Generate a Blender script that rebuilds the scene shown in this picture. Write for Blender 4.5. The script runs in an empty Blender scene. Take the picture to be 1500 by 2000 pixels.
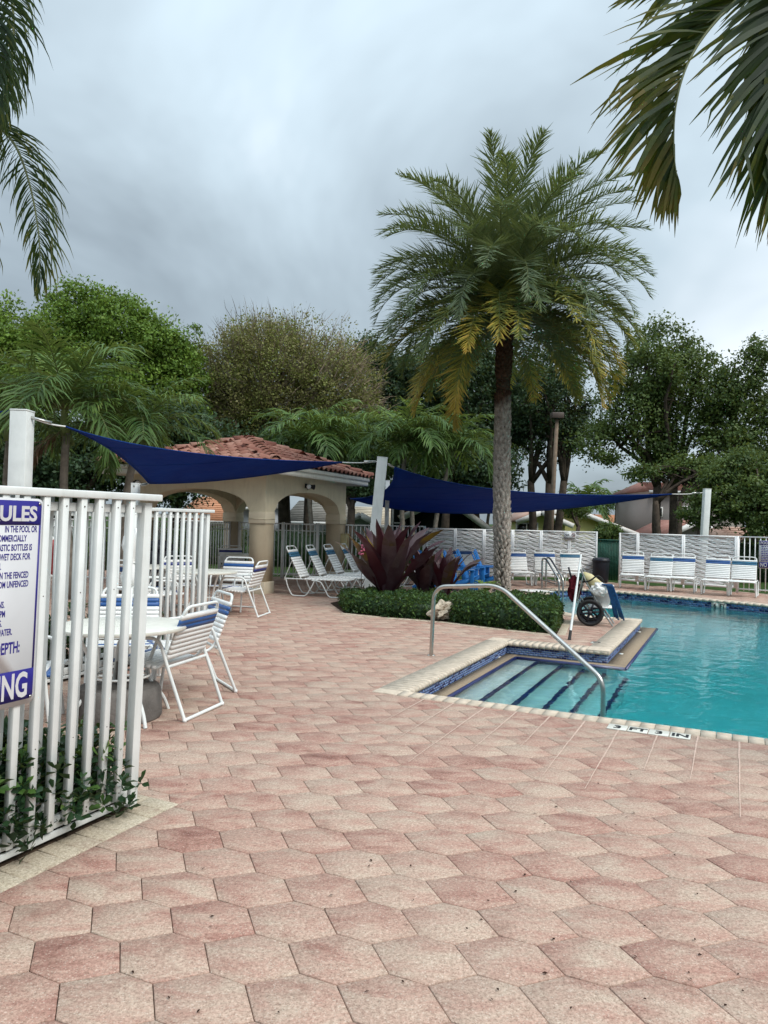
import bpy, math, random
import numpy as np
from mathutils import Vector, Matrix
random.seed(7); rng = np.random.default_rng(7)
R = math.radians
S = bpy.context.scene
COL = S.collection

# ------------------------------------------------------------------ camera
FPX, CX, CY, EYE = 1440.0, 750.0, 1000.0, 1.55
PITCH, ROLL = math.atan(16 / FPX), R(1.3)
_f = Vector((0, math.cos(PITCH), math.sin(PITCH)))
_r0 = Vector((1, 0, 0)); _u0 = _r0.cross(_f)
_r = _r0 * math.cos(ROLL) + _u0 * math.sin(ROLL)
_u = -_r0 * math.sin(ROLL) + _u0 * math.cos(ROLL)
cam_d = bpy.data.cameras.new('camera'); cam = bpy.data.objects.new('camera', cam_d)
cam_d.sensor_fit = 'VERTICAL'; cam_d.sensor_height = 36; cam_d.sensor_width = 27
cam_d.lens = FPX / 2000 * 36; cam_d.clip_end = 3000; cam_d.clip_start = 0.05
cam.matrix_world = Matrix(((_r.x, _u.x, -_f.x, 0), (_r.y, _u.y, -_f.y, 0), (_r.z, _u.z, -_f.z, EYE), (0, 0, 0, 1)))
COL.objects.link(cam); S.camera = cam

def ray(px, py):
    return _r * ((px - CX) / FPX) + _u * ((CY - py) / FPX) + _f
def G(px, py, z=0.0):
    d = ray(px, py); t = (z - EYE) / d.z
    return Vector((d.x * t, d.y * t, z))
def AT(px, py, Y):
    d = ray(px, py); t = Y / d.y
    return Vector((d.x * t, Y, EYE + d.z * t))

# ------------------------------------------------------------------ sky and sun
W = bpy.data.worlds.new('World'); S.world = W; W.use_nodes = True
nt = W.node_tree; nt.nodes.clear()
def N(t, **k):
    n = nt.nodes.new(t)
    for a, b in k.items(): setattr(n, a, b)
    return n
SUN_EL, SUN_AZ = R(48), R(125)      # azimuth clockwise from +Y
out = N('ShaderNodeOutputWorld')
sky = N('ShaderNodeTexSky', sky_type='NISHITA', sun_disc=False); sky.sun_elevation = SUN_EL; sky.sun_rotation = SUN_AZ
sky.dust_density = 3
bg1 = N('ShaderNodeBackground'); bg1.inputs[1].default_value = 0.08
nt.links.new(sky.outputs[0], bg1.inputs[0])
tc = N('ShaderNodeTexCoord'); sep = N('ShaderNodeSeparateXYZ'); nt.links.new(tc.outputs['Generated'], sep.inputs[0])
def M(op, a, b=None, c=None):
    n = N('ShaderNodeMath', operation=op)
    for i, v in enumerate((a, b, c)):
        if v is None: continue
        if isinstance(v, (int, float)): n.inputs[i].default_value = v
        else: nt.links.new(v, n.inputs[i])
    return n.outputs[0]
zc = M('MAXIMUM', sep.outputs[2], 0.0)
# cloud deck coordinates: direction projected on a plane overhead
den = M('ADD', zc, 0.42)
cmb = N('ShaderNodeCombineXYZ')
nt.links.new(M('DIVIDE', sep.outputs[0], den), cmb.inputs[0]); nt.links.new(M('DIVIDE', sep.outputs[1], den), cmb.inputs[1])
def noise(scale, detail, rough, w, dist=0.0):
    mp = N('ShaderNodeMapping'); mp.inputs[1].default_value = w
    nt.links.new(cmb.outputs[0], mp.inputs[0])
    n = N('ShaderNodeTexNoise'); n.inputs['Scale'].default_value = scale; n.inputs['Detail'].default_value = detail
    n.inputs['Roughness'].default_value = rough; n.inputs['Distortion'].default_value = dist
    nt.links.new(mp.outputs[0], n.inputs[0]); return n.outputs[0]
n1 = noise(1.15, 5, 0.55, (3.3, 1.9, 0), 0.5); n2 = noise(2.2, 5, 0.5, (5, 1, 0))
base = M('MULTIPLY_ADD', zc, 0.24, 0.36)
cl = M('ADD', M('MULTIPLY_ADD', n1, 0.95, -0.47), M('MULTIPLY_ADD', n2, 0.10, -0.05))
dt = M('ADD', M('ADD', M('MULTIPLY', sep.outputs[0], 0.46), M('MULTIPLY', sep.outputs[1], 0.87)), M('MULTIPLY', sep.outputs[2], 0.17))
brk = M('MULTIPLY', M('MAXIMUM', M('MULTIPLY_ADD', dt, 11.0, -10.0), 0.0), M('MULTIPLY_ADD', n1, 1.3, -0.15))
lum = M('MAXIMUM', M('ADD', M('ADD', base, M('MULTIPLY', brk, 0.42)), M('MULTIPLY', cl, 0.85)), 0.25)
ramp = N('ShaderNodeValToRGB'); e = ramp.color_ramp.elements
e[0].position = 0.28; e[0].color = (0.170, 0.205, 0.232, 1); e[1].position = 0.95; e[1].color = (0.90, 0.95, 1.0, 1)
m_ = ramp.color_ramp.elements.new(0.55); m_.color = (0.36, 0.435, 0.485, 1)
nt.links.new(lum, ramp.inputs[0])
bg2 = N('ShaderNodeBackground'); nt.links.new(M('MULTIPLY_ADD', M('MULTIPLY', zc, zc), 1.5, 0.74), bg2.inputs[1]); nt.links.new(ramp.outputs[0], bg2.inputs[0])
mx = N('ShaderNodeMixShader'); mx.inputs[0].default_value = 0.9
nt.links.new(bg1.outputs[0], mx.inputs[1]); nt.links.new(bg2.outputs[0], mx.inputs[2]); nt.links.new(mx.outputs[0], out.inputs[0])
sd = bpy.data.lights.new('sun', 'SUN'); sd.energy = 1.45; sd.angle = R(28); sd.color = (1, 0.96, 0.90)
sun = bpy.data.objects.new('sun', sd); COL.objects.link(sun)
sdir = Vector((math.sin(SUN_AZ) * math.cos(SUN_EL), math.cos(SUN_AZ) * math.cos(SUN_EL), math.sin(SUN_EL)))
sun.rotation_euler = sdir.to_track_quat('Z', 'Y').to_euler(); sun.location = (5, -5, 20)
S.view_settings.view_transform = 'Standard'; S.view_settings.look = 'None'
S.view_settings.exposure = 0.97; S.view_settings.gamma = 1.0; S.view_settings.use_curve_mapping = False
S.render.engine = 'CYCLES'
S.cycles.max_bounces = 10; S.cycles.diffuse_bounces = 3; S.cycles.transmission_bounces = 8; S.cycles.transparent_max_bounces = 8
S.cycles.use_denoising = True; S.cycles.caustics_refractive = True; S.cycles.caustics_reflective = False

# ------------------------------------------------------------------ materials
class NT:
    def __init__(s, name):
        s.m = bpy.data.materials.new(name); s.m.use_nodes = True; s.t = s.m.node_tree; s.t.nodes.clear()
        s.out = s.n('ShaderNodeOutputMaterial')
    def n(s, t, **k):
        x = s.t.nodes.new(t)
        for a, b in k.items(): setattr(x, a, b)
        return x
    def l(s, a, b): s.t.links.new(a, b)
    def put(s, v, sock):
        if isinstance(v, (int, float)): sock.default_value = v
        elif isinstance(v, tuple):
            sock.default_value = v if len(v) == 4 or sock.type == 'VECTOR' else (*v, 1)
        else: s.l(v, sock)
    def math(s, op, a, b=0.0, c=None, clamp=False):
        x = s.n('ShaderNodeMath', operation=op, use_clamp=clamp); s.put(a, x.inputs[0]); s.put(b, x.inputs[1])
        if c is not None: s.put(c, x.inputs[2])
        return x.outputs[0]
    def pos(s): return s.n('ShaderNodeNewGeometry').outputs['Position']
    def attr(s, name): return s.n('ShaderNodeAttribute', attribute_name=name).outputs['Fac']
    def rand(s): return s.n('ShaderNodeObjectInfo').outputs['Random']
    def vadd(s, a, b):
        x = s.n('ShaderNodeVectorMath', operation='ADD'); s.put(a, x.inputs[0]); s.put(b, x.inputs[1]); return x.outputs[0]
    def vmul(s, a, b):
        x = s.n('ShaderNodeVectorMath', operation='MULTIPLY'); s.put(a, x.inputs[0]); s.put(b, x.inputs[1]); return x.outputs[0]
    def noise(s, v, scale, detail=4, rough=0.55, dist=0):
        x = s.n('ShaderNodeTexNoise'); s.l(v, x.inputs[0]); x.inputs['Scale'].default_value = scale
        x.inputs['Detail'].default_value = detail; x.inputs['Roughness'].default_value = rough; x.inputs['Distortion'].default_value = dist
        return x.outputs[0]
    def ramp(s, f, stops):
        x = s.n('ShaderNodeValToRGB'); s.l(f, x.inputs[0]); el = x.color_ramp.elements
        while len(el) < len(stops): el.new(0.5)
        for q, (p, c) in zip(el, stops): q.position = p; q.color = (*c, 1) if len(c) == 3 else c
        return x.outputs[0]
    def mix(s, f, a, b, mode='MIX'):
        x = s.n('ShaderNodeMix', data_type='RGBA', blend_type=mode); s.put(f, x.inputs[0]); s.put(a, x.inputs[6]); s.put(b, x.inputs[7]); return x.outputs[2]
    def bump(s, h, st=0.3, d=0.01):
        x = s.n('ShaderNodeBump'); s.l(h, x.inputs['Height']); x.inputs['Strength'].default_value = st; x.inputs['Distance'].default_value = d; return x.outputs[0]
    def bsdf(s, col, rough=0.6, spec=0.4, metal=0.0, normal=None, finish=True):
        x = s.n('ShaderNodeBsdfPrincipled'); s.put(col, x.inputs['Base Color']); s.put(rough, x.inputs['Roughness'])
        x.inputs['Specular IOR Level'].default_value = spec; x.inputs['Metallic'].default_value = metal
        if normal is not None: s.l(normal, x.inputs['Normal'])
        if finish: s.l(x.outputs[0], s.out.inputs[0])
        return x.outputs[0]

def simple(name, col, rough=0.6, spec=0.4, metal=0.0, var=0.12, scale=8, bump=0.0, bscale=60, dirt=0.0, dirtcol=(0.12, 0.10, 0.07)):
    m = NT(name); p = m.pos()
    f = m.noise(p, scale, 5)
    lo = tuple(c * (1 - var) for c in col); hi = tuple(min(1, c * (1 + var)) for c in col)
    c = m.ramp(f, [(0.3, lo), (0.7, hi)])
    if dirt:
        g = m.noise(m.vmul(p, (6.0, 6.0, 1.2)), 1.7, 6, 0.65)
        c = m.mix(m.math('MULTIPLY', m.ramp(g, [(0.5, (0, 0, 0)), (0.75, (1, 1, 1))]), dirt), c, dirtcol)
    nm = m.bump(m.noise(p, bscale, 3), bump, 0.01) if bump else None
    m.bsdf(c, rough, spec, metal, nm); return m.m

def leafmat(name, stops, trans=0.3, rough=0.5, nscale=1.0, attr='tone', tcol=(0.30, 0.34, 0.06)):
    m = NT(name); t = m.attr(attr)
    f = m.math('ADD', t, m.math('MULTIPLY_ADD', m.noise(m.pos(), nscale, 3), 0.7, -0.35), clamp=True)
    c = m.ramp(f, stops)
    b = m.bsdf(c, rough, 0.22, finish=False)
    tr = m.n('ShaderNodeBsdfTranslucent'); c2 = m.mix(0.5, c, tcol, 'MIX'); m.l(c2, tr.inputs[0])
    mx = m.n('ShaderNodeMixShader'); mx.inputs[0].default_value = trans; m.l(b, mx.inputs[1]); m.l(tr.outputs[0], mx.inputs[2])
    m.l(mx.outputs[0], m.out.inputs[0]); return m.m

def paver_mat(name, cols, pale=0.0):
    m = NT(name); t = m.attr('tone'); p = m.pos()
    off = m.n('ShaderNodeCombineXYZ'); m.l(m.math('MULTIPLY', t, 61.0), off.inputs[0]); m.l(m.math('MULTIPLY', t, 23.0), off.inputs[1])
    q = m.vadd(p, off.outputs[0])
    rot = m.n('ShaderNodeMapping'); rot.inputs['Rotation'].default_value = (0, 0, R(-20)); rot.inputs['Scale'].default_value = (3.6, 8.0, 1); m.l(q, rot.inputs[0])
    blot = m.noise(rot.outputs[0], 1.0, 8, 0.70, 0.5)
    f = m.math('ADD', m.math('MULTIPLY_ADD', blot, 2.2, -0.66), m.math('MULTIPLY_ADD', m.math('MULTIPLY', t, t), 0.36, -0.15), clamp=True)
    c = m.ramp(f, cols)
    big = m.noise(p, 0.55, 3)                       # weathering over many stones
    c = m.mix(m.math('MULTIPLY', m.ramp(big, [(0.42, (0, 0, 0)), (0.72, (1, 1, 1))]), 0.34), c, (0.46, 0.365, 0.29))
    # exposed aggregate: dark and white grains
    v = m.n('ShaderNodeTexVoronoi'); v.inputs['Scale'].default_value = 230; m.l(p, v.inputs[0])
    vs = m.n('ShaderNodeSeparateColor'); m.l(v.outputs['Color'], vs.inputs[0])
    c = m.mix(m.math('MULTIPLY', m.math('GREATER_THAN', vs.outputs[0], 0.94), 0.35), c, (0.62, 0.56, 0.48))
    c = m.mix(m.math('MULTIPLY', m.math('LESS_THAN', vs.outputs[0], 0.16), 0.35), c, (0.13, 0.075, 0.05))
    fine = m.noise(p, 75, 4, 0.7)
    c = m.mix(1.0, c, m.ramp(fine, [(0.3, (0.62, 0.60, 0.58)), (0.7, (1.22, 1.22, 1.22))]), 'MULTIPLY')
    st = m.noise(p, 5.0, 6, 0.72)                   # small stains
    c = m.mix(m.math('MULTIPLY', m.ramp(st, [(0.56, (0, 0, 0)), (0.72, (1, 1, 1))]), 0.55), c, (0.17, 0.085, 0.062))
    m.bsdf(c, 0.85, 0.25, 0, m.bump(m.noise(p, 160, 3, 0.7), 0.35, 0.004)); return m.m

HEX = [(0.0, (0.46, 0.362, 0.286)), (0.25, (0.435, 0.315, 0.250)), (0.50, (0.40, 0.252, 0.200)), (0.76, (0.32, 0.168, 0.134)), (1.0, (0.18, 0.076, 0.060))]
MAT = {}
MAT['paver'] = paver_mat('hexagonal_paver', HEX)
MAT['border'] = paver_mat('cream_paver', [(0.0, (0.52, 0.46, 0.36)), (0.5, (0.46, 0.40, 0.30)), (1.0, (0.38, 0.30, 0.22))])
MAT['coping'] = simple('coping_stone', (0.54, 0.455, 0.36), 0.7, 0.3, var=0.16, scale=14, bump=0.3, dirt=0.45, dirtcol=(0.24, 0.19, 0.13))
MAT['joint'] = simple('joint_sand', (0.14, 0.098, 0.074), 0.95, 0.1, var=0.4, scale=6)
MAT['grass'] = simple('lawn', (0.030, 0.058, 0.014), 0.9, 0.1, var=0.5, scale=3, bump=0.6, bscale=30)
MAT['mulch'] = simple('mulch', (0.045, 0.03, 0.02), 0.95, 0.1, var=0.6, scale=30, bump=0.8, bscale=60)
MAT['white_alu'] = simple('white_powder_coat', (0.70, 0.725, 0.71), 0.42, 0.45, var=0.07, scale=5, dirt=0.32, dirtcol=(0.40, 0.42, 0.38))
MAT['white_far'] = simple('white_aluminium', (0.82, 0.82, 0.81), 0.5, 0.4, var=0.05)
MAT['white_vinyl'] = simple('white_vinyl_strap', (0.74, 0.74, 0.72), 0.45, 0.4, var=0.05)
MAT['blue_vinyl'] = simple('blue_vinyl_strap', (0.022, 0.085, 0.26), 0.4, 0.45, var=0.12)
MAT['teal_vinyl'] = simple('teal_vinyl_strap', (0.02, 0.11, 0.20), 0.4, 0.45, var=0.25, scale=20)
MAT['navy_vinyl'] = simple('navy_vinyl_strap', (0.018, 0.03, 0.16), 0.4, 0.45, var=0.12)
def sail_mat():
    m = NT('navy_shade_cloth'); p = m.pos(); c = m.ramp(m.noise(p, 1.6, 5, 0.6), [(0.3, (0.002, 0.028, 0.165)), (0.7, (0.005, 0.048, 0.245))])
    b = m.bsdf(c, 0.7, 0.25, 0, m.bump(m.noise(m.vmul(p, (1, 1, 4)), 2.5, 4), 0.5, 0.05), finish=False); tr = m.n('ShaderNodeBsdfTranslucent'); tr.inputs[0].default_value = (0.002, 0.045, 0.32, 1)
    mx = m.n('ShaderNodeMixShader'); mx.inputs[0].default_value = 0.35; m.l(b, mx.inputs[1]); m.l(tr.outputs[0], mx.inputs[2]); m.l(mx.outputs[0], m.out.inputs[0]); return m.m
MAT['sail'] = sail_mat()
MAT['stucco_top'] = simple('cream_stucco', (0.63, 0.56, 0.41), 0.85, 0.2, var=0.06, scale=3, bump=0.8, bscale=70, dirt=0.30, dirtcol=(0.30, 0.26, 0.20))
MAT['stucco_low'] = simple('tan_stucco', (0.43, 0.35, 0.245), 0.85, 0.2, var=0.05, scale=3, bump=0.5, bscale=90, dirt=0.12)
MAT['stucco_band'] = simple('pale_stucco', (0.64, 0.56, 0.42), 0.85, 0.2, var=0.04, scale=3, bump=0.3, bscale=90)
MAT['fascia'] = simple('white_fascia', (0.66, 0.65, 0.58), 0.6, 0.3, var=0.05, dirt=0.15)
MAT['steel'] = simple('stainless_steel', (0.50, 0.49, 0.46), 0.28, 0.5, metal=1.0, var=0.1, scale=20)
MAT['black'] = simple('black_rubber', (0.018, 0.018, 0.018), 0.6, 0.3, var=0.3)
MAT['dark_plastic'] = simple('dark_plastic', (0.012, 0.014, 0.022), 0.45, 0.4, var=0.2)
MAT['blue_chair'] = simple('bright_blue_plastic', (0.015, 0.17, 0.50), 0.42, 0.4, var=0.1, scale=6)
MAT['soil_rock'] = simple('limestone', (0.42, 0.36, 0.28), 0.95, 0.2, var=0.45, scale=9, bump=1.0, bscale=22, dirt=0.6, dirtcol=(0.10, 0.085, 0.065))
MAT['exposed'] = simple('exposed_aggregate_ledge', (0.27, 0.21, 0.145), 0.75, 0.3, var=0.22, scale=70, bump=0.5, bscale=150)
MAT['plaster'] = simple('pool_plaster', (0.60, 0.66, 0.65), 0.8, 0.2, var=0.06, scale=2)
MAT['nose'] = simple('navy_nosing_tile', (0.008, 0.015, 0.09), 0.3, 0.5, var=0.3, scale=30)
MAT['grout'] = simple('grout', (0.30, 0.34, 0.42), 0.8, 0.2, var=0.1)
MAT['bark'] = simple('bark', (0.065, 0.05, 0.038), 0.9, 0.2, var=0.5, scale=5, bump=0.9, bscale=18)
MAT['palm_bark'] = simple('grey_palm_bark', (0.20, 0.175, 0.145), 0.9, 0.2, var=0.35, scale=9, bump=0.7, bscale=25)
MAT['crownshaft'] = simple('green_crownshaft', (0.13, 0.17, 0.05), 0.5, 0.4, var=0.2)
MAT['twig'] = simple('brown_twigs', (0.27, 0.205, 0.15), 0.9, 0.2, var=0.3, scale=1)
MAT['red'] = simple('red_plastic', (0.25, 0.02, 0.02), 0.5, 0.4)
MAT['burgundy'] = simple('burgundy_cloth', (0.075, 0.008, 0.014), 0.9, 0.1, var=0.5, scale=40, bump=0.5)
MAT['navy_paint'] = simple('sign_navy', (0.022, 0.016, 0.20), 0.4, 0.4, var=0.04)
MAT['sign_white'] = simple('sign_white', (0.60, 0.60, 0.61), 0.45, 0.4, var=0.03)
MAT['ink'] = simple('black_ink', (0.012, 0.012, 0.015), 0.5, 0.3)
MAT['tile_white'] = simple('white_ceramic_tile', (0.66, 0.65, 0.58), 0.3, 0.5, var=0.08, scale=20)
MAT['cloth_white'] = simple('white_cover_cloth', (0.72, 0.72, 0.70), 0.85, 0.2, var=0.06)
MAT['cream_box'] = simple('cream_metal', (0.52, 0.45, 0.24), 0.5, 0.4)
MAT['hose'] = simple('blue_hose', (0.006, 0.06, 0.17), 0.45, 0.4, var=0.3, scale=30)
MAT['concrete'] = simple('dark_concrete', (0.14, 0.13, 0.12), 0.9, 0.2, var=0.3, scale=6, bump=0.5)
MAT['lens'] = simple('lamp_glass', (0.75, 0.77, 0.78), 0.15, 0.5)
MAT['bronze'] = simple('bronze_paint', (0.07, 0.05, 0.04), 0.5, 0.4)
MAT['wood_pole'] = simple('tan_pole', (0.17, 0.125, 0.09), 0.8, 0.2, var=0.2)
MAT['yellow_wall'] = simple('yellow_stucco', (0.52, 0.49, 0.20), 0.85, 0.2, var=0.04)
MAT['grey_wall'] = simple('mauve_grey_stucco', (0.30, 0.27, 0.25), 0.85, 0.2, var=0.05)
MAT['white_wall'] = simple('white_stucco', (0.55, 0.57, 0.60), 0.85, 0.2, var=0.05)
MAT['dark_glass'] = simple('dark_window', (0.01, 0.012, 0.012), 0.2, 0.5)
MAT['screen'] = simple('dark_insect_screen', (0.008, 0.012, 0.010), 0.9, 0.1)
MAT['trim'] = simple('white_trim', (0.62, 0.62, 0.60), 0.6, 0.3)
MAT['pink_line'] = simple('pale_joint_filler', (0.52, 0.38, 0.31), 0.9, 0.2, var=0.15, scale=30)
MAT['flower'] = simple('pink_flower', (0.60, 0.16, 0.24), 0.6, 0.3, var=0.3, scale=60)
MAT['pond_leaf'] = simple('fallen_leaf', (0.03, 0.015, 0.01), 0.9, 0.1)
def roof_flat(name, a, b, rowlen=0.32):
    m = NT(name); p = m.pos()
    c = m.ramp(m.noise(p, 2.5, 6, 0.7), [(0.3, a), (0.7, b)]); m.bsdf(c, 0.85, 0.2, 0, m.bump(m.noise(p, 12, 3), 0.5, 0.02)); return m.m
MAT['roof_pink'] = roof_flat('pink_roof_tiles', (0.33, 0.20, 0.15), (0.42, 0.29, 0.23))
MAT['roof_orange'] = roof_flat('orange_roof_tiles', (0.42, 0.20, 0.11), (0.50, 0.27, 0.17))
MAT['roof_grey'] = roof_flat('grey_roof_tiles', (0.15, 0.145, 0.13), (0.26, 0.25, 0.225))
MAT['roof_cream'] = roof_flat('cream_roof_tiles', (0.38, 0.33, 0.25), (0.50, 0.45, 0.36))
MAT['roof_red'] = roof_flat('red_roof_tiles', (0.20, 0.085, 0.065), (0.30, 0.16, 0.13))
def barrel_mat():
    m = NT('terracotta_tile'); t = m.rand(); p = m.pos()
    c = m.ramp(m.math('ADD', m.math('MULTIPLY', t, 0.6), m.math('MULTIPLY', m.noise(p, 6, 5), 0.6)), [(0.25, (0.17, 0.060, 0.043)), (0.6, (0.28, 0.125, 0.090)), (0.95, (0.38, 0.215, 0.165))])
    c = m.mix(m.math('MULTIPLY', m.ramp(m.noise(p, 14, 6, 0.7), [(0.55, (0, 0, 0)), (0.75, (1, 1, 1))]), 0.5), c, (0.12, 0.07, 0.05))
    m.bsdf(c, 0.8, 0.25, 0, m.bump(m.noise(p, 60, 3), 0.3, 0.01)); return m.m
MAT['tile'] = barrel_mat()
def mosaic():
    m = NT('blue_mosaic_tile'); t = m.attr('tone')
    c = m.ramp(t, [(0.0, (0.13, 0.21, 0.42)), (0.35, (0.10, 0.16, 0.36)), (0.6, (0.16, 0.25, 0.46)), (0.74, (0.05, 0.08, 0.22)), (0.76, (0.012, 0.02, 0.11)), (1.0, (0.018, 0.03, 0.13))])
    m.bsdf(c, 0.25, 0.5); return m.m
MAT['mosaic'] = mosaic()
def water():
    m = NT('pool_water'); p = m.pos()
    a = m.noise(m.vmul(p, (1.0, 1.0, 1.0)), 3.2, 2, 0.5, 0.6); b = m.noise(m.vmul(p, (1.0, 1.6, 1.0)), 11.0, 2, 0.5, 0.4)
    h = m.math('ADD', a, m.math('MULTIPLY', b, 0.22))
    nm = m.bump(h, 0.24, 0.05)
    g = m.n('ShaderNodeBsdfGlass'); g.inputs['Roughness'].default_value = 0.0; g.inputs['IOR'].default_value = 1.33; g.inputs[0].default_value = (1, 1, 1, 1); m.l(nm, g.inputs['Normal'])
    m.l(g.outputs[0], m.out.inputs[0])
    v = m.n('ShaderNodeVolumeAbsorption'); v.inputs[0].default_value = (0.17, 0.845, 0.875, 1); v.inputs['Density'].default_value = 1.05
    m.l(v.outputs[0], m.out.inputs[1]); return m.m
MAT['water'] = water()
MAT['trunk_grey'] = simple('palm_boot_grey', (0.23, 0.195, 0.165), 0.95, 0.15, var=0.45, scale=16, bump=1.0, bscale=45)
def boot_mat():
    m = NT('palm_boots'); p = m.pos(); sp = m.n('ShaderNodeSeparateXYZ'); m.l(p, sp.inputs[0])
    f = m.noise(p, 14, 5, 0.65)
    grey = m.ramp(f, [(0.3, (0.19, 0.16, 0.135)), (0.7, (0.50, 0.44, 0.385))]); brown = m.ramp(f, [(0.3, (0.035, 0.02, 0.014)), (0.7, (0.13, 0.075, 0.05))])
    zz = m.math('ADD', sp.outputs[2], m.math('MULTIPLY', m.noise(p, 3, 2), 0.5))
    c = m.mix(m.ramp(m.math('MULTIPLY', zz, 0.1), [(0.405, (0, 0, 0)), (0.425, (1, 1, 1))]), grey, brown)
    m.bsdf(c, 0.95, 0.15, 0, m.bump(m.noise(p, 50, 4), 1.0, 0.02)); return m.m
MAT['boots'] = boot_mat()
MAT['frond_hero'] = leafmat('date_palm_leaf', [(0.0, (0.135, 0.180, 0.105)), (0.35, (0.095, 0.140, 0.055)), (0.60, (0.18, 0.20, 0.045)), (0.82, (0.38, 0.31, 0.05)), (1.0, (0.48, 0.31, 0.06))], 0.25, nscale=2.0)
MAT['frond_green'] = leafmat('palm_leaf', [(0.0, (0.032, 0.072, 0.022)), (0.5, (0.080, 0.150, 0.036)), (0.8, (0.15, 0.235, 0.05)), (1.0, (0.27, 0.31, 0.10))], 0.28, nscale=1.6)
MAT['frond_near'] = leafmat('overhanging_palm_leaf', [(0.0, (0.008, 0.026, 0.010)), (0.40, (0.020, 0.045, 0.012)), (0.70, (0.070, 0.085, 0.012)), (1.0, (0.14, 0.11, 0.02))], 0.35, 0.6, nscale=7.0, tcol=(0.16, 0.22, 0.02))
MAT['frond_dead'] = leafmat('dead_palm_leaf', [(0.0, (0.06, 0.035, 0.022)), (1.0, (0.13, 0.07, 0.045))], 0.1)
MAT['rachis'] = simple('palm_rachis', (0.12, 0.14, 0.05), 0.5, 0.4, var=0.2)
MAT['leaf_bright'] = leafmat('bright_green_leaf', [(0.0, (0.060, 0.120, 0.018)), (0.5, (0.115, 0.205, 0.028)), (1.0, (0.20, 0.31, 0.05))], 0.3, nscale=0.6)
MAT['leaf_mid'] = leafmat('mid_green_leaf', [(0.0, (0.036, 0.066, 0.020)), (0.5, (0.068, 0.112, 0.030)), (1.0, (0.13, 0.18, 0.045))], 0.25, nscale=0.6)
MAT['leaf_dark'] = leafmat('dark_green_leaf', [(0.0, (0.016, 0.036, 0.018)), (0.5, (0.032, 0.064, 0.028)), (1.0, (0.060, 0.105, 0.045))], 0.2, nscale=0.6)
MAT['leaf_olive'] = leafmat('olive_leaf', [(0.0, (0.17, 0.135, 0.065)), (0.45, (0.18, 0.18, 0.060)), (1.0, (0.20, 0.26, 0.055))], 0.3, nscale=0.5)
MAT['leaf_hedge'] = leafmat('clipped_hedge_leaf', [(0.0, (0.022, 0.055, 0.020)), (0.5, (0.040, 0.085, 0.024)), (1.0, (0.085, 0.155, 0.036))], 0.2, 0.45, nscale=3)
MAT['leaf_near'] = leafmat('glossy_shrub_leaf', [(0.0, (0.010, 0.030, 0.016)), (0.6, (0.018, 0.050, 0.022)), (0.85, (0.055, 0.115, 0.025)), (1.0, (0.12, 0.20, 0.045))], 0.15, 0.35, nscale=1.5)
MAT['leaf_brom'] = leafmat('purple_bromeliad_leaf', [(0.0, (0.030, 0.006, 0.012)), (0.3, (0.060, 0.016, 0.024)), (0.5, (0.070, 0.040, 0.050)), (0.72, (0.115, 0.085, 0.090)), (0.84, (0.080, 0.062, 0.035)), (1.0, (0.23, 0.15, 0.02))], 0.15, 0.38, nscale=3, tcol=(0.14, 0.03, 0.03))

# ------------------------------------------------------------------ object helpers
def props(o, label=None, cat=None, group=None, kind=None):
    if label: o['label'] = label
    if cat: o['category'] = cat
    if group: o['group'] = group
    if kind: o['kind'] = kind
    return o
def thing(name, loc, label, cat, rz=0.0, group=None):
    o = bpy.data.objects.new(name, None); COL.objects.link(o); o.location = tuple(loc) + (0,) * (3 - len(loc)); o.rotation_euler.z = rz
    o.empty_display_size = 0.2
    return props(o, label, cat, group)
def mesh_np(name, V, F, tone=None, smooth=False):
    """V (n,3), F list of equal-size index arrays or (m,k) array"""
    me = bpy.data.meshes.new(name)
    V = np.asarray(V, dtype=np.float32)
    if isinstance(F, np.ndarray):
        k = F.shape[1]; idx = F.ravel().astype(np.int32); tot = np.full(len(F), k, np.int32); start = np.arange(0, len(F) * k, k, dtype=np.int32)
    else:
        tot = np.array([len(f) for f in F], np.int32); idx = np.array([i for f in F for i in f], np.int32); start = np.concatenate(([0], np.cumsum(tot)[:-1])).astype(np.int32)
    me.vertices.add(len(V)); me.vertices.foreach_set('co', V.ravel())
    me.loops.add(len(idx)); me.loops.foreach_set('vertex_index', idx)
    me.polygons.add(len(tot)); me.polygons.foreach_set('loop_start', start); me.polygons.foreach_set('loop_total', tot)
    me.update(calc_edges=True)
    if smooth: me.polygons.foreach_set('use_smooth', np.ones(len(tot), bool))
    if tone is not None:
        a = me.attributes.new('tone', 'FLOAT', 'FACE'); a.data.foreach_set('value', np.asarray(tone, np.float32))
    return me
def link(me, name, mat, parent=None, loc=None, rot=None):
    o = bpy.data.objects.new(name, me); COL.objects.link(o)
    if mat is not None and len(me.materials) == 0: me.materials.append(mat if not isinstance(mat, str) else MAT[mat])
    if parent is not None: o.parent = parent
    if loc is not None: o.location = loc
    if rot is not None: o.rotation_euler = rot
    return o
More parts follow.
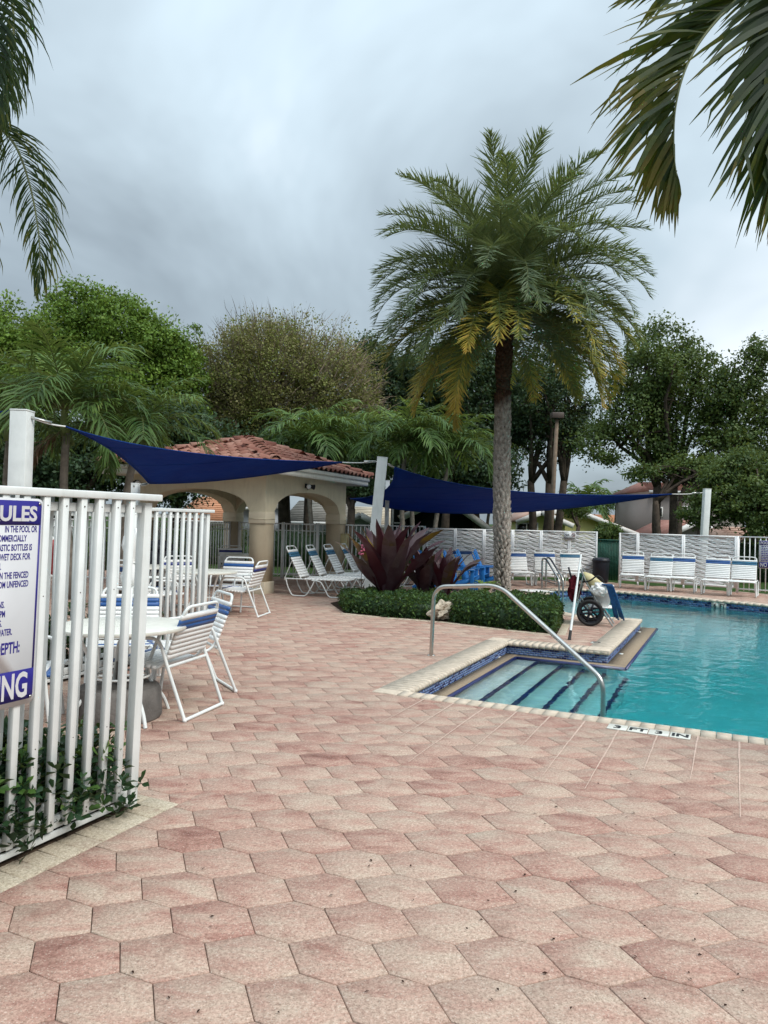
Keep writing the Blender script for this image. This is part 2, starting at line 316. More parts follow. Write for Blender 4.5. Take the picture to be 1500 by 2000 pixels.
class MB:
    def __init__(s): s.v = []; s.f = []; s.t = []; s.tone = 0.5
    def add(s, vs, fs):
        b = len(s.v); s.v.extend([tuple(x) for x in vs])
        for f in fs: s.f.append(tuple(b + i for i in f)); s.t.append(s.tone)
        return s
    def box(s, c, d, rz=0.0, mtx=None):
        hx, hy, hz = d[0] / 2, d[1] / 2, d[2] / 2
        P = [Vector((x * hx, y * hy, z * hz)) for z in (-1, 1) for y in (-1, 1) for x in (-1, 1)]
        if mtx is not None: P = [mtx @ p for p in P]
        elif rz: P = [Matrix.Rotation(rz, 3, 'Z') @ p for p in P]
        c = Vector(c); P = [p + c for p in P]
        return s.add(P, [(0, 2, 3, 1), (4, 5, 7, 6), (0, 1, 5, 4), (2, 6, 7, 3), (0, 4, 6, 2), (1, 3, 7, 5)])
    def beam(s, a, b, w, h, up=(0, 0, 1)):
        a = Vector(a); b = Vector(b); d = (b - a); L = d.length; d.normalize()
        up = Vector(up); sd = d.cross(up)
        if sd.length < 1e-4: sd = d.cross(Vector((1, 0, 0)))
        sd.normalize(); u2 = sd.cross(d).normalized()
        m = Matrix((d, sd, u2)).transposed()
        return s.box((a + b) / 2, (L, w, h), mtx=m)
    def tube(s, pts, r, n=8, closed=False, caps=True):
        P = [Vector(p) for p in pts]; k = len(P)
        rr = r if isinstance(r, (list, tuple)) else [r] * k
        T = []
        for i in range(k):
            if closed: t = P[(i + 1) % k] - P[i - 1]
            else: t = P[min(i + 1, k - 1)] - P[max(i - 1, 0)]
            T.append(t.normalized())
        nrm = T[0].orthogonal().normalized(); vs = []
        for i in range(k):
            if i: 
                nrm = (nrm - T[i] * nrm.dot(T[i]))
                if nrm.length < 1e-6: nrm = T[i].orthogonal()
                nrm.normalize()
            bn = T[i].cross(nrm)
            for j in range(n):
                a = 2 * math.pi * j / n; vs.append(P[i] + (nrm * math.cos(a) + bn * math.sin(a)) * rr[i])
        fs = []
        for i in range(k if closed else k - 1):
            i2 = (i + 1) % k
            for j in range(n): fs.append((i * n + j, i * n + (j + 1) % n, i2 * n + (j + 1) % n, i2 * n + j))
        if caps and not closed: fs.append(tuple(range(n - 1, -1, -1))); fs.append(tuple((k - 1) * n + j for j in range(n)))
        return s.add(vs, fs)
    def prism(s, poly, z0, z1):
        n = len(poly); vs = [(p[0], p[1], z0) for p in poly] + [(p[0], p[1], z1) for p in poly]
        return s.add(vs, [tuple(range(n - 1, -1, -1)), tuple(range(n, 2 * n))] + [(i, (i + 1) % n, n + (i + 1) % n, n + i) for i in range(n)])
    def lathe(s, prof, n=20, c=(0, 0)):
        k = len(prof); vs = []
        for r, z in prof:
            for j in range(n): a = 2 * math.pi * j / n; vs.append((c[0] + r * math.cos(a), c[1] + r * math.sin(a), z))
        fs = [(i * n + j, i * n + (j + 1) % n, (i + 1) * n + (j + 1) % n, (i + 1) * n + j) for i in range(k - 1) for j in range(n)]
        fs += [tuple(range(n - 1, -1, -1)), tuple((k - 1) * n + j for j in range(n))]
        return s.add(vs, fs)
    def mesh(s, name, smooth=False, off=None):
        V = np.array(s.v, dtype=float)
        if off is not None: V = V - np.array(off)
        return mesh_np(name, V, s.f, s.t, smooth)
    def build(s, name, mat, parent=None, smooth=False, world=False, loc=None, bevel=0.0):
        """world=True: vertices given in world space under a parent Empty with location only"""
        off = None
        if world and parent is not None: off = parent.location
        o = link(s.mesh(name, smooth, off), name, mat, parent, loc)
        if bevel:
            b = o.modifiers.new('bevel', 'BEVEL'); b.width = bevel; b.segments = 2; b.limit_method = 'ANGLE'
        return o
def smooth_by_angle(o, ang=40):
    for p in o.data.polygons: p.use_smooth = True
    try: o.data.set_sharp_from_angle(angle=R(ang))
    except Exception: pass
def copy_tree(src, parent=None):
    c = src.copy(); COL.objects.link(c)
    if parent is not None: c.parent = parent; c.matrix_parent_inverse = src.matrix_parent_inverse.copy()
    for ch in list(src.children): copy_tree(ch, c)
    return c
def arc(c, r, a0, a1, n, plane='yz'):
    L = []
    for i in range(n + 1):
        a = R(a0 + (a1 - a0) * i / n); x, y = r * math.cos(a), r * math.sin(a)
        L.append((c[0], c[1] + x, c[2] + y) if plane == 'yz' else (c[0] + x, c[1], c[2] + y))
    return L
def roundpath(pts, r, n=4):
    """polyline with rounded corners"""
    P = [Vector(p) for p in pts]; O = [P[0]]
    for i in range(1, len(P) - 1):
        a, b, c = P[i - 1], P[i], P[i + 1]; d1 = (a - b); d2 = (c - b); rr = min(r, d1.length * 0.45, d2.length * 0.45)
        p0 = b + d1.normalized() * rr; p1 = b + d2.normalized() * rr
        for k in range(n + 1):
            t = k / n; O.append(p0 * (1 - t) ** 2 + b * 2 * t * (1 - t) + p1 * t * t)
    O.append(P[-1]); return O
# text as mesh
def text_mesh(body, size, mat, parent, mtx, name='lettering', sx=1.0, bold=0.0, align='RIGHT', extrude=0.0006, label=None):
    cu = bpy.data.curves.new(name, 'FONT'); cu.body = body; cu.size = size; cu.align_x = align; cu.extrude = extrude; cu.offset = bold; cu.resolution_u = 3
    tmp = bpy.data.objects.new('tmp_text', cu); COL.objects.link(tmp)
    dg = bpy.context.evaluated_depsgraph_get(); me = bpy.data.meshes.new_from_object(tmp.evaluated_get(dg))
    bpy.data.objects.remove(tmp); bpy.data.curves.remove(cu)
    me.transform(mtx @ Matrix.Diagonal((sx, 1, 1, 1)))
    me.materials.clear(); me.materials.append(MAT[mat]); me.name = name
    o = link(me, name, None, parent)
    if label: o['label'] = label
    return o

# ------------------------------------------------------------------ plan of the place: u to the right along the pool's near edge, v away
TH = R(64.5); O2 = Vector((0.236, 6.682)); VV = Vector((math.cos(TH), math.sin(TH))); UU = Vector((VV.y, -VV.x))
def P(u, v, z=None):
    q = O2 + UU * u + VV * v
    return Vector((q.x, q.y)) if z is None else Vector((q.x, q.y, z))
POOL = [(0, 0), (7.5, 0), (7.5, 9.25), (0.5, 11.8), (-0.55, 12.0), (-1.3, 11.3), (-0.45, 7.5), (0.2, 6.72), (1.27, 6.72), (1.27, 3.25), (0, 3.25)]
POOLW = [P(*q) for q in POOL]
DECK = [(-15, -4), (14.5, -4), (14.5, 13.8), (9.2, 17.68), (8.65, 18.05), (6.3, 19.78), (5.86, 20.3), (1.1, 19.9), (-0.95, 18.75), (-4.1, 19.95), (-9, 20.6), (-15, 20.6)]
WATER_Z, LEDGE_Z = -0.160, -0.148
def fill(name, outer, holes, z, mat, kind=None):
    import bmesh
    bm = bmesh.new(); ed = []
    for loop in [outer] + holes:
        vs = [bm.verts.new((p[0], p[1], z)) for p in loop]
        for i in range(len(vs)): ed.append(bm.edges.new((vs[i], vs[(i + 1) % len(vs)])))
    bmesh.ops.triangle_fill(bm, use_beauty=True, use_dissolve=False, edges=ed)
    for f in bm.faces:
        if f.normal.z < 0: f.normal_flip()
    me = bpy.data.meshes.new(name); bm.to_mesh(me); bm.free()
    o = link(me, name, mat); props(o, kind=kind); return o
ground = fill('lawn_ground', [(-400, -60), (400, -60), (400, 700), (-400, 700)], [DECK], -0.03, 'grass', 'structure')
NEARBED = [tuple(P(u, v)) for u, v in [(-0.20, -8.5), (-0.20, -3.12), (-1.5, -3.12), (-1.5, -8.5)]]
INBED = [(-2.10, 8.55), (-3.55, 5.5), (-4.45, 5.9), (-2.95, 8.95)]
ISLAND = [(-0.62, 12.2), (0.10, 11.78), (0.92, 11.46), (1.85, 10.72), (2.46, 10.36), (2.97, 12.0), (3.2, 14.2), (2.95, 15.3), (1.2, 15.7), (-0.3, 15.2), (-0.95, 13.6)]
deck = fill('patio', DECK, [POOLW], -0.014, 'joint', 'structure')
for nm, poly in (('planting_bed', NEARBED), ('planting_bed', INBED), ('planting_bed', ISLAND)):
    b = MB().prism(poly, -0.01, 0.006).build(nm, 'mulch'); props(b, kind='structure')

# --- pool shell
pool = thing('swimming_pool', P(0, 0, 0), 'free form swimming pool with turquoise water, blue tile band and submerged entry steps', 'pool')
b = MB(); n = len(POOL)
for i in range(n):
    a, c = POOLW[i], POOLW[(i + 1) % n]
    b.add([(a.x, a.y, -2.4), (c.x, c.y, -2.4), (c.x, c.y, -0.012), (a.x, a.y, -0.012)], [(0, 1, 2, 3)])
b.build('pool_wall', 'plaster', pool, world=True)
f0, f1, f2, f3 = P(-2.2, -0.1, -1.05), P(7.7, -0.1, -1.75), P(7.7, 12.6, -1.95), P(-2.2, 12.6, -1.75)
MB().add([f0, f1, f2, f3], [(0, 1, 2), (0, 2, 3)]).build('pool_floor', 'plaster', pool, world=True)
# ledges (exposed aggregate, just above the water)
def uvbox(b, u0, u1, v0, v1, z0, z1): return b.prism([P(u0, v0), P(u1, v0), P(u1, v1), P(u0, v1)], z0, z1)
b = MB(); uvbox(b, 0.004, 0.155, 0.004, 3.246, -0.30, LEDGE_Z); uvbox(b, 0.155, 1.50, 3.105, 3.246, -0.30, LEDGE_Z)
uvbox(b, 1.274, 1.50, 3.246, 6.95, -0.30, LEDGE_Z); uvbox(b, 0.25, 1.274, 6.724, 6.95, -0.30, LEDGE_Z)
b.build('tanning_ledge', 'exposed', pool, world=True)
b = MB(); w = 0.028
for u0, u1, v0, v1 in [(0.155, 0.155 + w, 0.004, 3.105 - w), (0.155 + w, 1.50, 3.105 - w, 3.105), (1.50, 1.50 + w, 3.105 - w, 6.95)]:
    uvbox(b, u0, u1, v0, v1, -0.22, LEDGE_Z + 0.002)
b.build('ledge_edge_tile', 'nose', pool, world=True)
# submerged steps running along v
for k, (un, zt) in enumerate([(0.46, -0.27), (0.745, -0.40), (1.01, -0.53), (1.26, -0.66), (1.51, -0.79)]):
    b = MB(); uvbox(b, un - 0.33 if k else 0.12, un, 0.003, 3.24, -2.0 + 0.01 * k, zt); b.build('step', 'plaster', pool, world=True)
    b = MB(); uvbox(b, un, un + 0.012, 0.003, 3.22, zt - 0.05, zt + 0.004); uvbox(b, un - 0.035, un, 0.003, 3.22, zt + 0.001, zt + 0.004)
    b.build('step_nosing', 'nose', pool, world=True)
# little white fittings on the ledge and wall corner
for px, py in [(973, 1284), (1213, 1278), (1248, 1235)]:
    q = G(px, py, LEDGE_Z); MB().box((q.x, q.y, LEDGE_Z + 0.006), (0.075, 0.05, 0.010), TH).build('return_fitting', 'tile_white', pool, world=True)
# water body
def offset_poly(poly, d):
    n = len(poly); out = []
    for i in range(n):
        p0, p1, p2 = Vector(poly[i - 1]), Vector(poly[i]), Vector(poly[(i + 1) % n])
        e1 = (p1 - p0).normalized(); e2 = (p2 - p1).normalized(); n1 = Vector((e1.y, -e1.x)); n2 = Vector((e2.y, -e2.x))
        m = (n1 + n2); m = m / max(0.3, m.dot(n1)); out.append(p1 + m * d)
    return out
wp = offset_poly(POOLW, 0.06)
import bmesh
bm = bmesh.new(); vs = [bm.verts.new((p.x, p.y, -2.8)) for p in wp]; fc = bm.faces.new(vs)
if fc.normal.z < 0: fc.normal_flip()
r_ = bmesh.ops.extrude_face_region(bm, geom=[fc]); bmesh.ops.translate(bm, verts=[v for v in r_['geom'] if isinstance(v, bmesh.types.BMVert)], vec=(0, 0, 2.8 + WATER_Z))
bmesh.ops.recalc_face_normals(bm, faces=bm.faces); me = bpy.data.meshes.new('water'); bm.to_mesh(me); bm.free()
wo = link(me, 'water', 'water'); props(wo, kind='structure')

# mosaic band under the coping: running-bond glass tiles, real relief
def mosaic_wall(a, c, z0, z1, tw=0.062, th=0.026, name='waterline_tile'):
    a = Vector(a); c = Vector(c); d = c - a; L = d.length; d.normalize(); nrm = Vector((-d.y, d.x)) ; b = MB()
    rows = max(1, int(round((z1 - z0) / th))); th = (z1 - z0) / rows
    for r0 in range(rows):
        x = -(r0 % 2) * tw / 2
        while x < L:
            x0, x1 = max(0, x) + 0.002, min(L, x + tw) - 0.002
            if x1 - x0 > 0.008:
                # broken diagonal runs of dark tiles, as laid
                dark = ((int(x / tw) + 2 * r0 + int(7 * math.sin(x * 3.1))) % 7 in (0, 1)) and random.random() < 0.85
                b.tone = (0.78 + 0.2 * random.random()) if dark else 0.7 * random.random()
                p0 = a + d * x0 + nrm * 0.004; p1 = a + d * x1 + nrm * 0.004; za, zb = z0 + r0 * th + 0.002, z0 + (r0 + 1) * th - 0.002
                q0 = a + d * x0 + nrm * 0.001; q1 = a + d * x1 + nrm * 0.001
                b.add([(p0.x, p0.y, za), (p1.x, p1.y, za), (p1.x, p1.y, zb), (p0.x, p0.y, zb), (q0.x, q0.y, za), (q1.x, q1.y, za), (q1.x, q1.y, zb), (q0.x, q0.y, zb)],
                      [(0, 1, 2, 3), (4, 5, 1, 0), (3, 2, 6, 7), (5, 6, 2, 1), (4, 0, 3, 7)])
            x += tw
    o = b.build(name, 'mosaic', pool, world=True); o['kind'] = 'stuff'
for i in (10, 9, 8, 7, 6, 5, 4, 3, 2):
    a, c = POOLW[i], POOLW[(i + 1) % n]
    if i in (2, 3, 4, 5): mosaic_wall(a, c, -0.30, -0.045, 0.10, 0.05)
    else: mosaic_wall(a, c, LEDGE_Z + 0.001 if i in (8, 9, 10, 7) else -0.30, -0.045)

# --- coping stones: bullnose pieces, each its own part
cop = thing('pool_coping', P(0, 0, 0), 'cream bullnose coping stones edging the swimming pool', 'coping')
def coping_mesh(w, wid, lip=0.03):
    """local x along the edge (width w), +y toward the water from 0 (water side) back to -wid"""
    prof = [(-wid, -0.03), (-wid, 0.008), (-0.01, 0.012), (0.018, 0.006), (lip, -0.008), (lip + 0.002, -0.024), (0.022, -0.042), (-0.02, -0.046)]
    g = 0.0022; b = MB(); k = len(prof); vs = [(x, y, z) for x in (g, w - g) for y, z in prof]
    b.add(vs, [tuple(range(k)), tuple(range(2 * k - 1, k - 1, -1))] + [(i, k + i, k + (i + 1) % k, (i + 1) % k) for i in range(k)])
    return b
cache = {}
def coping_run(a, c, wid, w=0.105, lip=0.03, zoff=0.0):
    a = Vector(a); c = Vector(c); d = c - a; L = d.length; k = max(1, round(L / w)); w2 = L / k; d.normalize(); ang = math.atan2(d.y, d.x)
    key = (round(w2, 4), wid, lip)
    if key not in cache:
        cache[key] = coping_mesh(w2, wid, lip).mesh('coping_stone'); cache[key].materials.append(MAT['coping'])
    for i in range(k):
        p = a + d * (w2 * i)
        o = link(cache[key], 'coping_stone', None, cop, (p.x - cop.location.x, p.y - cop.location.y, zoff + random.uniform(-0.0008, 0.0012))); o.rotation_euler.z = ang
# with water on the left of a->c (polygon counter-clockwise)
Wd = 0.27
coping_run(P(-0.02, 0), P(4.6, 0), 0.155, 0.108, 0.012)                       # near edge, narrow
coping_run(P(4.6, 0), P(7.5, 0), 0.155, 0.29, 0.012)
coping_run(P(0, 3.25), P(0, 0), Wd, 0.083)
coping_run(P(1.27, 3.25), P(0, 3.25), 0.25, 0.085)
coping_run(P(1.27, 6.72), P(1.27, 3.25), 0.25, 0.10)
coping_run(P(0.2, 6.72), P(1.27, 6.72), 0.25, 0.107)
coping_run(P(7.5, 9.25), P(0.5, 11.8), 0.25, 0.15); coping_run(P(0.5, 11.8), P(-0.55, 12.0), 0.25, 0.15); coping_run(P(-0.55, 12.0), P(-1.3, 11.3), 0.25, 0.15); coping_run(P(-1.3, 11.3), P(-0.45, 7.5), 0.25, 0.2)
coping_run(P(-0.45, 7.5), P(0.2, 6.72), 0.25, 0.2)
def corner(u0, u1, v0, v1, z=0.009):
    b = MB(); uvbox(b, u0 + 0.002, u1 - 0.002, v0 + 0.002, v1 - 0.002, -0.04, z); b.build('corner_stone', 'coping', cop, world=True, bevel=0.008)
corner(-Wd, -0.02, -0.155, 0.0); corner(-Wd, 0, 3.25, 3.5); corner(1.02, 1.27 + 0.03, 3.25 - 0.03, 3.5, 0.0135); corner(1.02, 1.30, 6.47, 6.72 + 0.03, 0.0135)

# --- pavers
def clip_half(poly, a, nrm, keep_in=True):
    out = []; k = len(poly)
    for i in range(k):
        p, q = poly[i], poly[(i + 1) % k]; dp = (p[0] - a[0]) * nrm[0] + (p[1] - a[1]) * nrm[1]; dq = (q[0] - a[0]) * nrm[0] + (q[1] - a[1]) * nrm[1]
        if not keep_in: dp, dq = -dp, -dq
        if dp <= 0: out.append(p)
        if (dp < 0 < dq) or (dq < 0 < dp): t = dp / (dp - dq); out.append((p[0] + (q[0] - p[0]) * t, p[1] + (q[1] - p[1]) * t))
    return out
def area(p): return abs(sum(p[i - 1][0] * p[i][1] - p[i][0] * p[i - 1][1] for i in range(len(p)))) / 2
def subtract(poly, K):      # K convex, counter-clockwise
    res = []; cur = poly
    for i in range(len(K)):
        a, c = K[i], K[(i + 1) % len(K)]; nrm = (c[1] - a[1], -(c[0] - a[0]))
        o_ = clip_half(cur, a, nrm, False)
        if len(o_) > 2 and area(o_) > 4e-4: res.append(o_)
        cur = clip_half(cur, a, nrm, True)
        if len(cur) < 3 or area(cur) < 1e-5: return res if i or o_ else [poly]
    return res
def ccw(p):
    a = sum(p[i - 1][0] * p[i][1] - p[i][0] * p[i - 1][1] for i in range(len(p)))
    return p if a > 0 else p[::-1]
def uvp(L): return ccw([tuple(P(*q)) for q in L])
g = 0.0
CUTS = [uvp([(-0.262, -0.150), (7.6, -0.150), (7.6, 3.49), (-0.262, 3.49)]), uvp([(1.03, 3.4), (7.6, 3.4), (7.6, 6.9), (1.03, 6.9)]),
        uvp([(0.1, 6.48), (1.2, 6.48), (7.6, 6.48), (7.6, 9.5), (0.55, 12.04), (-0.6, 12.22), (-1.5, 11.35), (-0.68, 7.4)]),
        uvp([(-0.012, -9), (-0.012, -3.0), (-1.7, -3.0), (-1.7, -9)]), ccw(INBED), ccw(ISLAND)]
# shrink the first cut so that the peninsula (v > 3.25, u < 1.27) keeps its pavers
CUTS[0] = uvp([(-0.262, -0.150), (7.6, -0.150), (7.6, 3.40), (1.25, 3.40), (1.25, 3.41), (-0.262, 3.41)])[:]
CUTS[0] = uvp([(-0.262, -0.150), (7.6, -0.150), (7.6, 3.45), (-0.262, 3.45)])
hc, hr, he, ho = Vector((0.30410, 0.00731)), Vector((-0.03999, 0.23824)), Vector((-0.06267, 0.17573)), Vector((-1.22622, 2.68513))
def T(c, r): q = ho + hc * c + hr * r; return (q.x, q.y)
def B(c, r): q = ho + hc * c + hr * r - he; return (q.x, q.y)
hexes = []
for r0 in range(-14, 84):
    for c0 in range(-60, 70):
        c = c0 + (0.5 if r0 % 2 else 0.0)
        ctr = ho + hc * (c + 0.5) + hr * r0 - he * 0.5
        if ctr.y < 0.4 or ctr.y > 20.5 or abs(ctr.x) > 0.56 * ctr.y + 2.2: continue
        hexes.append([B(c, r0), B(c + 0.5, r0 + 0) if 0 else T(c + 0.5, r0 - 1), B(c + 1, r0), T(c + 1, r0), B(c + 0.5, r0 + 1), T(c, r0)])
dk = ccw(DECK)
def inside(p, poly):
    c = False; k = len(poly)
    for i in range(k):
        a, b_ = poly[i], poly[i - 1]
        if (a[1] > p[1]) != (b_[1] > p[1]) and p[0] < (b_[0] - a[0]) * (p[1] - a[1]) / (b_[1] - a[1]) + a[0]: c = not c
    return c
cells = []
Kb = [(min(x for x, y in K), max(x for x, y in K), min(y for x, y in K), max(y for x, y in K)) for K in CUTS]
for h in hexes:
    pcs = [ccw(h)]
    x0, x1, y0, y1 = min(p[0] for p in h), max(p[0] for p in h), min(p[1] for p in h), max(p[1] for p in h)
    for K, kb in zip(CUTS, Kb):
        if x1 < kb[0] or x0 > kb[1] or y1 < kb[2] or y0 > kb[3]: continue
        pcs = [q for pc in pcs for q in subtract(pc, K)]
    tone = random.random()
    for pc in pcs:
        cx_ = sum(p[0] for p in pc) / len(pc); cy_ = sum(p[1] for p in pc) / len(pc)
        if inside((cx_, cy_), DECK): cells.append((pc, cx_, cy_, tone))
def paver_geo(pc, ctr, gap=0.0016, bev=0.0028, z=0.0, depth=0.013):
    k = len(pc)
    def inset(d):
        o = []
        for i in range(k):
            a, b_, c = Vector(pc[i - 1]), Vector(pc[i]), Vector(pc[(i + 1) % k]); e1 = (b_ - a); e2 = (c - b_)
            if e1.length < 1e-6 or e2.length < 1e-6: o.append(b_); continue
            e1.normalize(); e2.normalize(); n1 = Vector((-e1.y, e1.x)); n2 = Vector((-e2.y, e2.x)); m = n1 + n2; dn = m.dot(n1)
            o.append(b_ + m / max(0.35, dn) * d)
        return o
    A_, B_ = inset(gap), inset(gap + bev); tx, ty = random.uniform(-0.003, 0.003), random.uniform(-0.003, 0.003)
    zz = lambda p: z + (p.x - ctr[0]) * tx + (p.y - ctr[1]) * ty
    vs = [(p.x, p.y, -depth) for p in A_] + [(p.x, p.y, zz(p) - bev * 0.8) for p in A_] + [(p.x, p.y, zz(p)) for p in B_]
    fs = [tuple(range(2 * k, 3 * k))]
    for i in range(k):
        j = (i + 1) % k; fs += [(i, j, k + j, k + i), (k + i, k + j, 2 * k + j, 2 * k + i)]
    return vs, fs
def seen(x, y):
    c = Vector((x, y, -EYE)); f = c.dot(_f)
    if f < 0.3: return False
    px = CX + FPX * c.dot(_r) / f; py = CY - FPX * c.dot(_u) / f
    return -40 < px < 1540 and py < 2040
cells.sort(key=lambda c: (not seen(c[1], c[2])) * 100 + (c[1] ** 2 + c[2] ** 2) ** 0.5)
rest = MB()
for i, (pc, x, y, tone) in enumerate(cells):
    z = random.uniform(-0.0012, 0.0012); vs, fs = paver_geo(pc, (x, y), z=z)
    if i < 300:
        b = MB(); b.tone = tone; b.add([(v[0] - x, v[1] - y, v[2]) for v in vs], fs); b.build('paver', 'paver', deck, loc=(x, y, 0))
    else: rest.tone = tone; rest.add(vs, fs)
o = rest.build('paver_field', 'paver', deck); o['kind'] = 'stuff'
# cream border course beside the near fence bed and round its end
for k in range(60):
    v0 = -3.0 - 0.105 * (k + 1)
    if v0 < -6.2: break
    pc = uvp([(-0.212, v0), (-0.012, v0), (-0.012, v0 + 0.105), (-0.212, v0 + 0.105)]); c = P(-0.112, v0 + 0.052)
    vs, fs = paver_geo(pc, tuple(c), z=random.uniform(-0.001, 0.002)); b = MB(); b.tone = random.random(); b.add([(v[0] - c.x, v[1] - c.y, v[2]) for v in vs], fs)
    b.build('border_paver', 'border', deck, loc=(c.x, c.y, 0.001))
for k in range(12):
    u0 = -0.212 - 0.105 * k
    pc = uvp([(u0 - 0.105, -3.2), (u0, -3.2), (u0, -3.0), (u0 - 0.105, -3.0)]); c = P(u0 - 0.052, -3.1)
    vs, fs = paver_geo(pc, tuple(c), z=0.001); b = MB(); b.tone = random.random(); b.add([(v[0] - c.x, v[1] - c.y, v[2]) for v in vs], fs)
    b.build('border_paver', 'border', deck, loc=(c.x, c.y, 0.001))
# island border course (cream), along the bed's front and right side
def border_run(a, c, w=0.14, d=0.12):
    a = Vector(a); c = Vector(c); t = (c - a).normalized(); L = (c - a).length; nn = Vector((t.y, -t.x)); k = int(L / w)
    bb = MB()
    for i in range(k):
        p = a + t * (w * i); pc = ccw([tuple(p), tuple(p + t * w), tuple(p + t * w + nn * d), tuple(p + nn * d)]); ctr = (p.x + t.x * w / 2, p.y + t.y * w / 2)
        vs, fs = paver_geo(pc, ctr, z=0.004, depth=0.01); bb.tone = random.random(); bb.add(vs, fs)
    o = bb.build('edging_pavers', 'border', deck); o['kind'] = 'stuff'
for i in range(0, 5): border_run(ISLAND[i], ISLAND[i + 1])
# pale filled saw cuts running off the pool edge
b = MB()
for k in range(-1, 22):
    u = 0.52 + 0.274 * k; L = 1.25 + 0.35 * math.sin(k * 1.7)
    segs = 7
    for s_ in range(segs):
        va, vb = -0.165 - L * s_ / segs, -0.165 - L * (s_ + 1) / segs; w = 0.0065 * (1 - 0.75 * s_ / segs)
        j = random.uniform(-0.002, 0.002)
        b.add([P(u - w + j, va, 0.0042), P(u + w + j, va, 0.0042), P(u + w + j, vb, 0.0038), P(u - w + j, vb, 0.0038)], [(3, 2, 1, 0)])
o = b.build('saw_cut_filler', 'pink_line', deck); o['kind'] = 'stuff'
# depth marker tiles 3 FT 3 IN
mk = thing('depth_marker', P(1.80, -0.16, 0), 'four white tiles reading 3 FT 3 IN set in the near pool edge', 'depth marker')
rot = math.atan2(UU.y, UU.x)
mk.rotation_euler.z = rot
for k, s_ in enumerate(['3', 'FT', '3', 'IN']):
    x0 = k * 0.149; b = MB(); b.box((x0 + 0.0725, -0.072, 0.004), (0.143, 0.142, 0.008)); b.build('marker_tile', 'tile_white', mk, bevel=0.002)
    text_mesh(s_, 0.115, 'ink', mk, Matrix.Translation((x0 + 0.0725, -0.112, 0.0086)), 'numeral' if s_ == '3' else 'letters', sx=1.05, bold=0.004, align='CENTER')
# 6 FT tile on the far wall
q = P(3.19 - 0.9, 10.82 + 0.33)
a6, c6 = Vector(P(7.5, 9.25)), Vector(P(0.5, 11.8)); d6 = (a6 - c6).normalized(); n6 = Vector((d6.y, -d6.x))
tgt = G(1420, 1172); t6 = (Vector((tgt.x, tgt.y)) - c6).dot(d6); p6 = c6 + d6 * t6 + n6 * 0.012
m6 = thing('depth_marker', (p6.x, p6.y, -0.165), 'white tiles reading 6 FT on the far pool wall', 'depth marker', math.atan2(d6.y, d6.x))
for k, s_ in enumerate(['6', 'FT']):
    b = MB(); b.box((-0.125 + k * 0.155 + 0.0, 0, 0.055), (0.15 if k == 0 else 0.15, 0.012, 0.13)); b.build('marker_tile', 'tile_white', m6)
    text_mesh(s_, 0.125, 'ink', m6, Matrix.Translation((-0.125 + k * 0.155, -0.0075, 0.012)) @ Matrix.Rotation(R(90), 4, 'X'), 'numeral' if k == 0 else 'letters', sx=0.85 if k else 1.0, bold=0.004, align='CENTER')
# small marker tile on the peninsula and one on its corner wall
q = G(1166, 1256); m7 = thing('no_diving_tile', (q.x, q.y, 0.0), 'small pictogram tile set in the deck beside the peninsula coping', 'marker tile', rot)
MB().box((0, 0, 0.004), (0.15, 0.15, 0.008)).build('marker_tile', 'tile_white', m7)
ring = MB().tube([(0.045 * math.cos(a), 0.045 * math.sin(a), 0.009) for a in [i * math.pi / 8 for i in range(16)]], 0.004, 6, closed=True); ring.beam((-0.03, -0.03, 0.009), (0.03, 0.03, 0.009), 0.008, 0.003)
ring.build('pictogram', 'ink', m7)

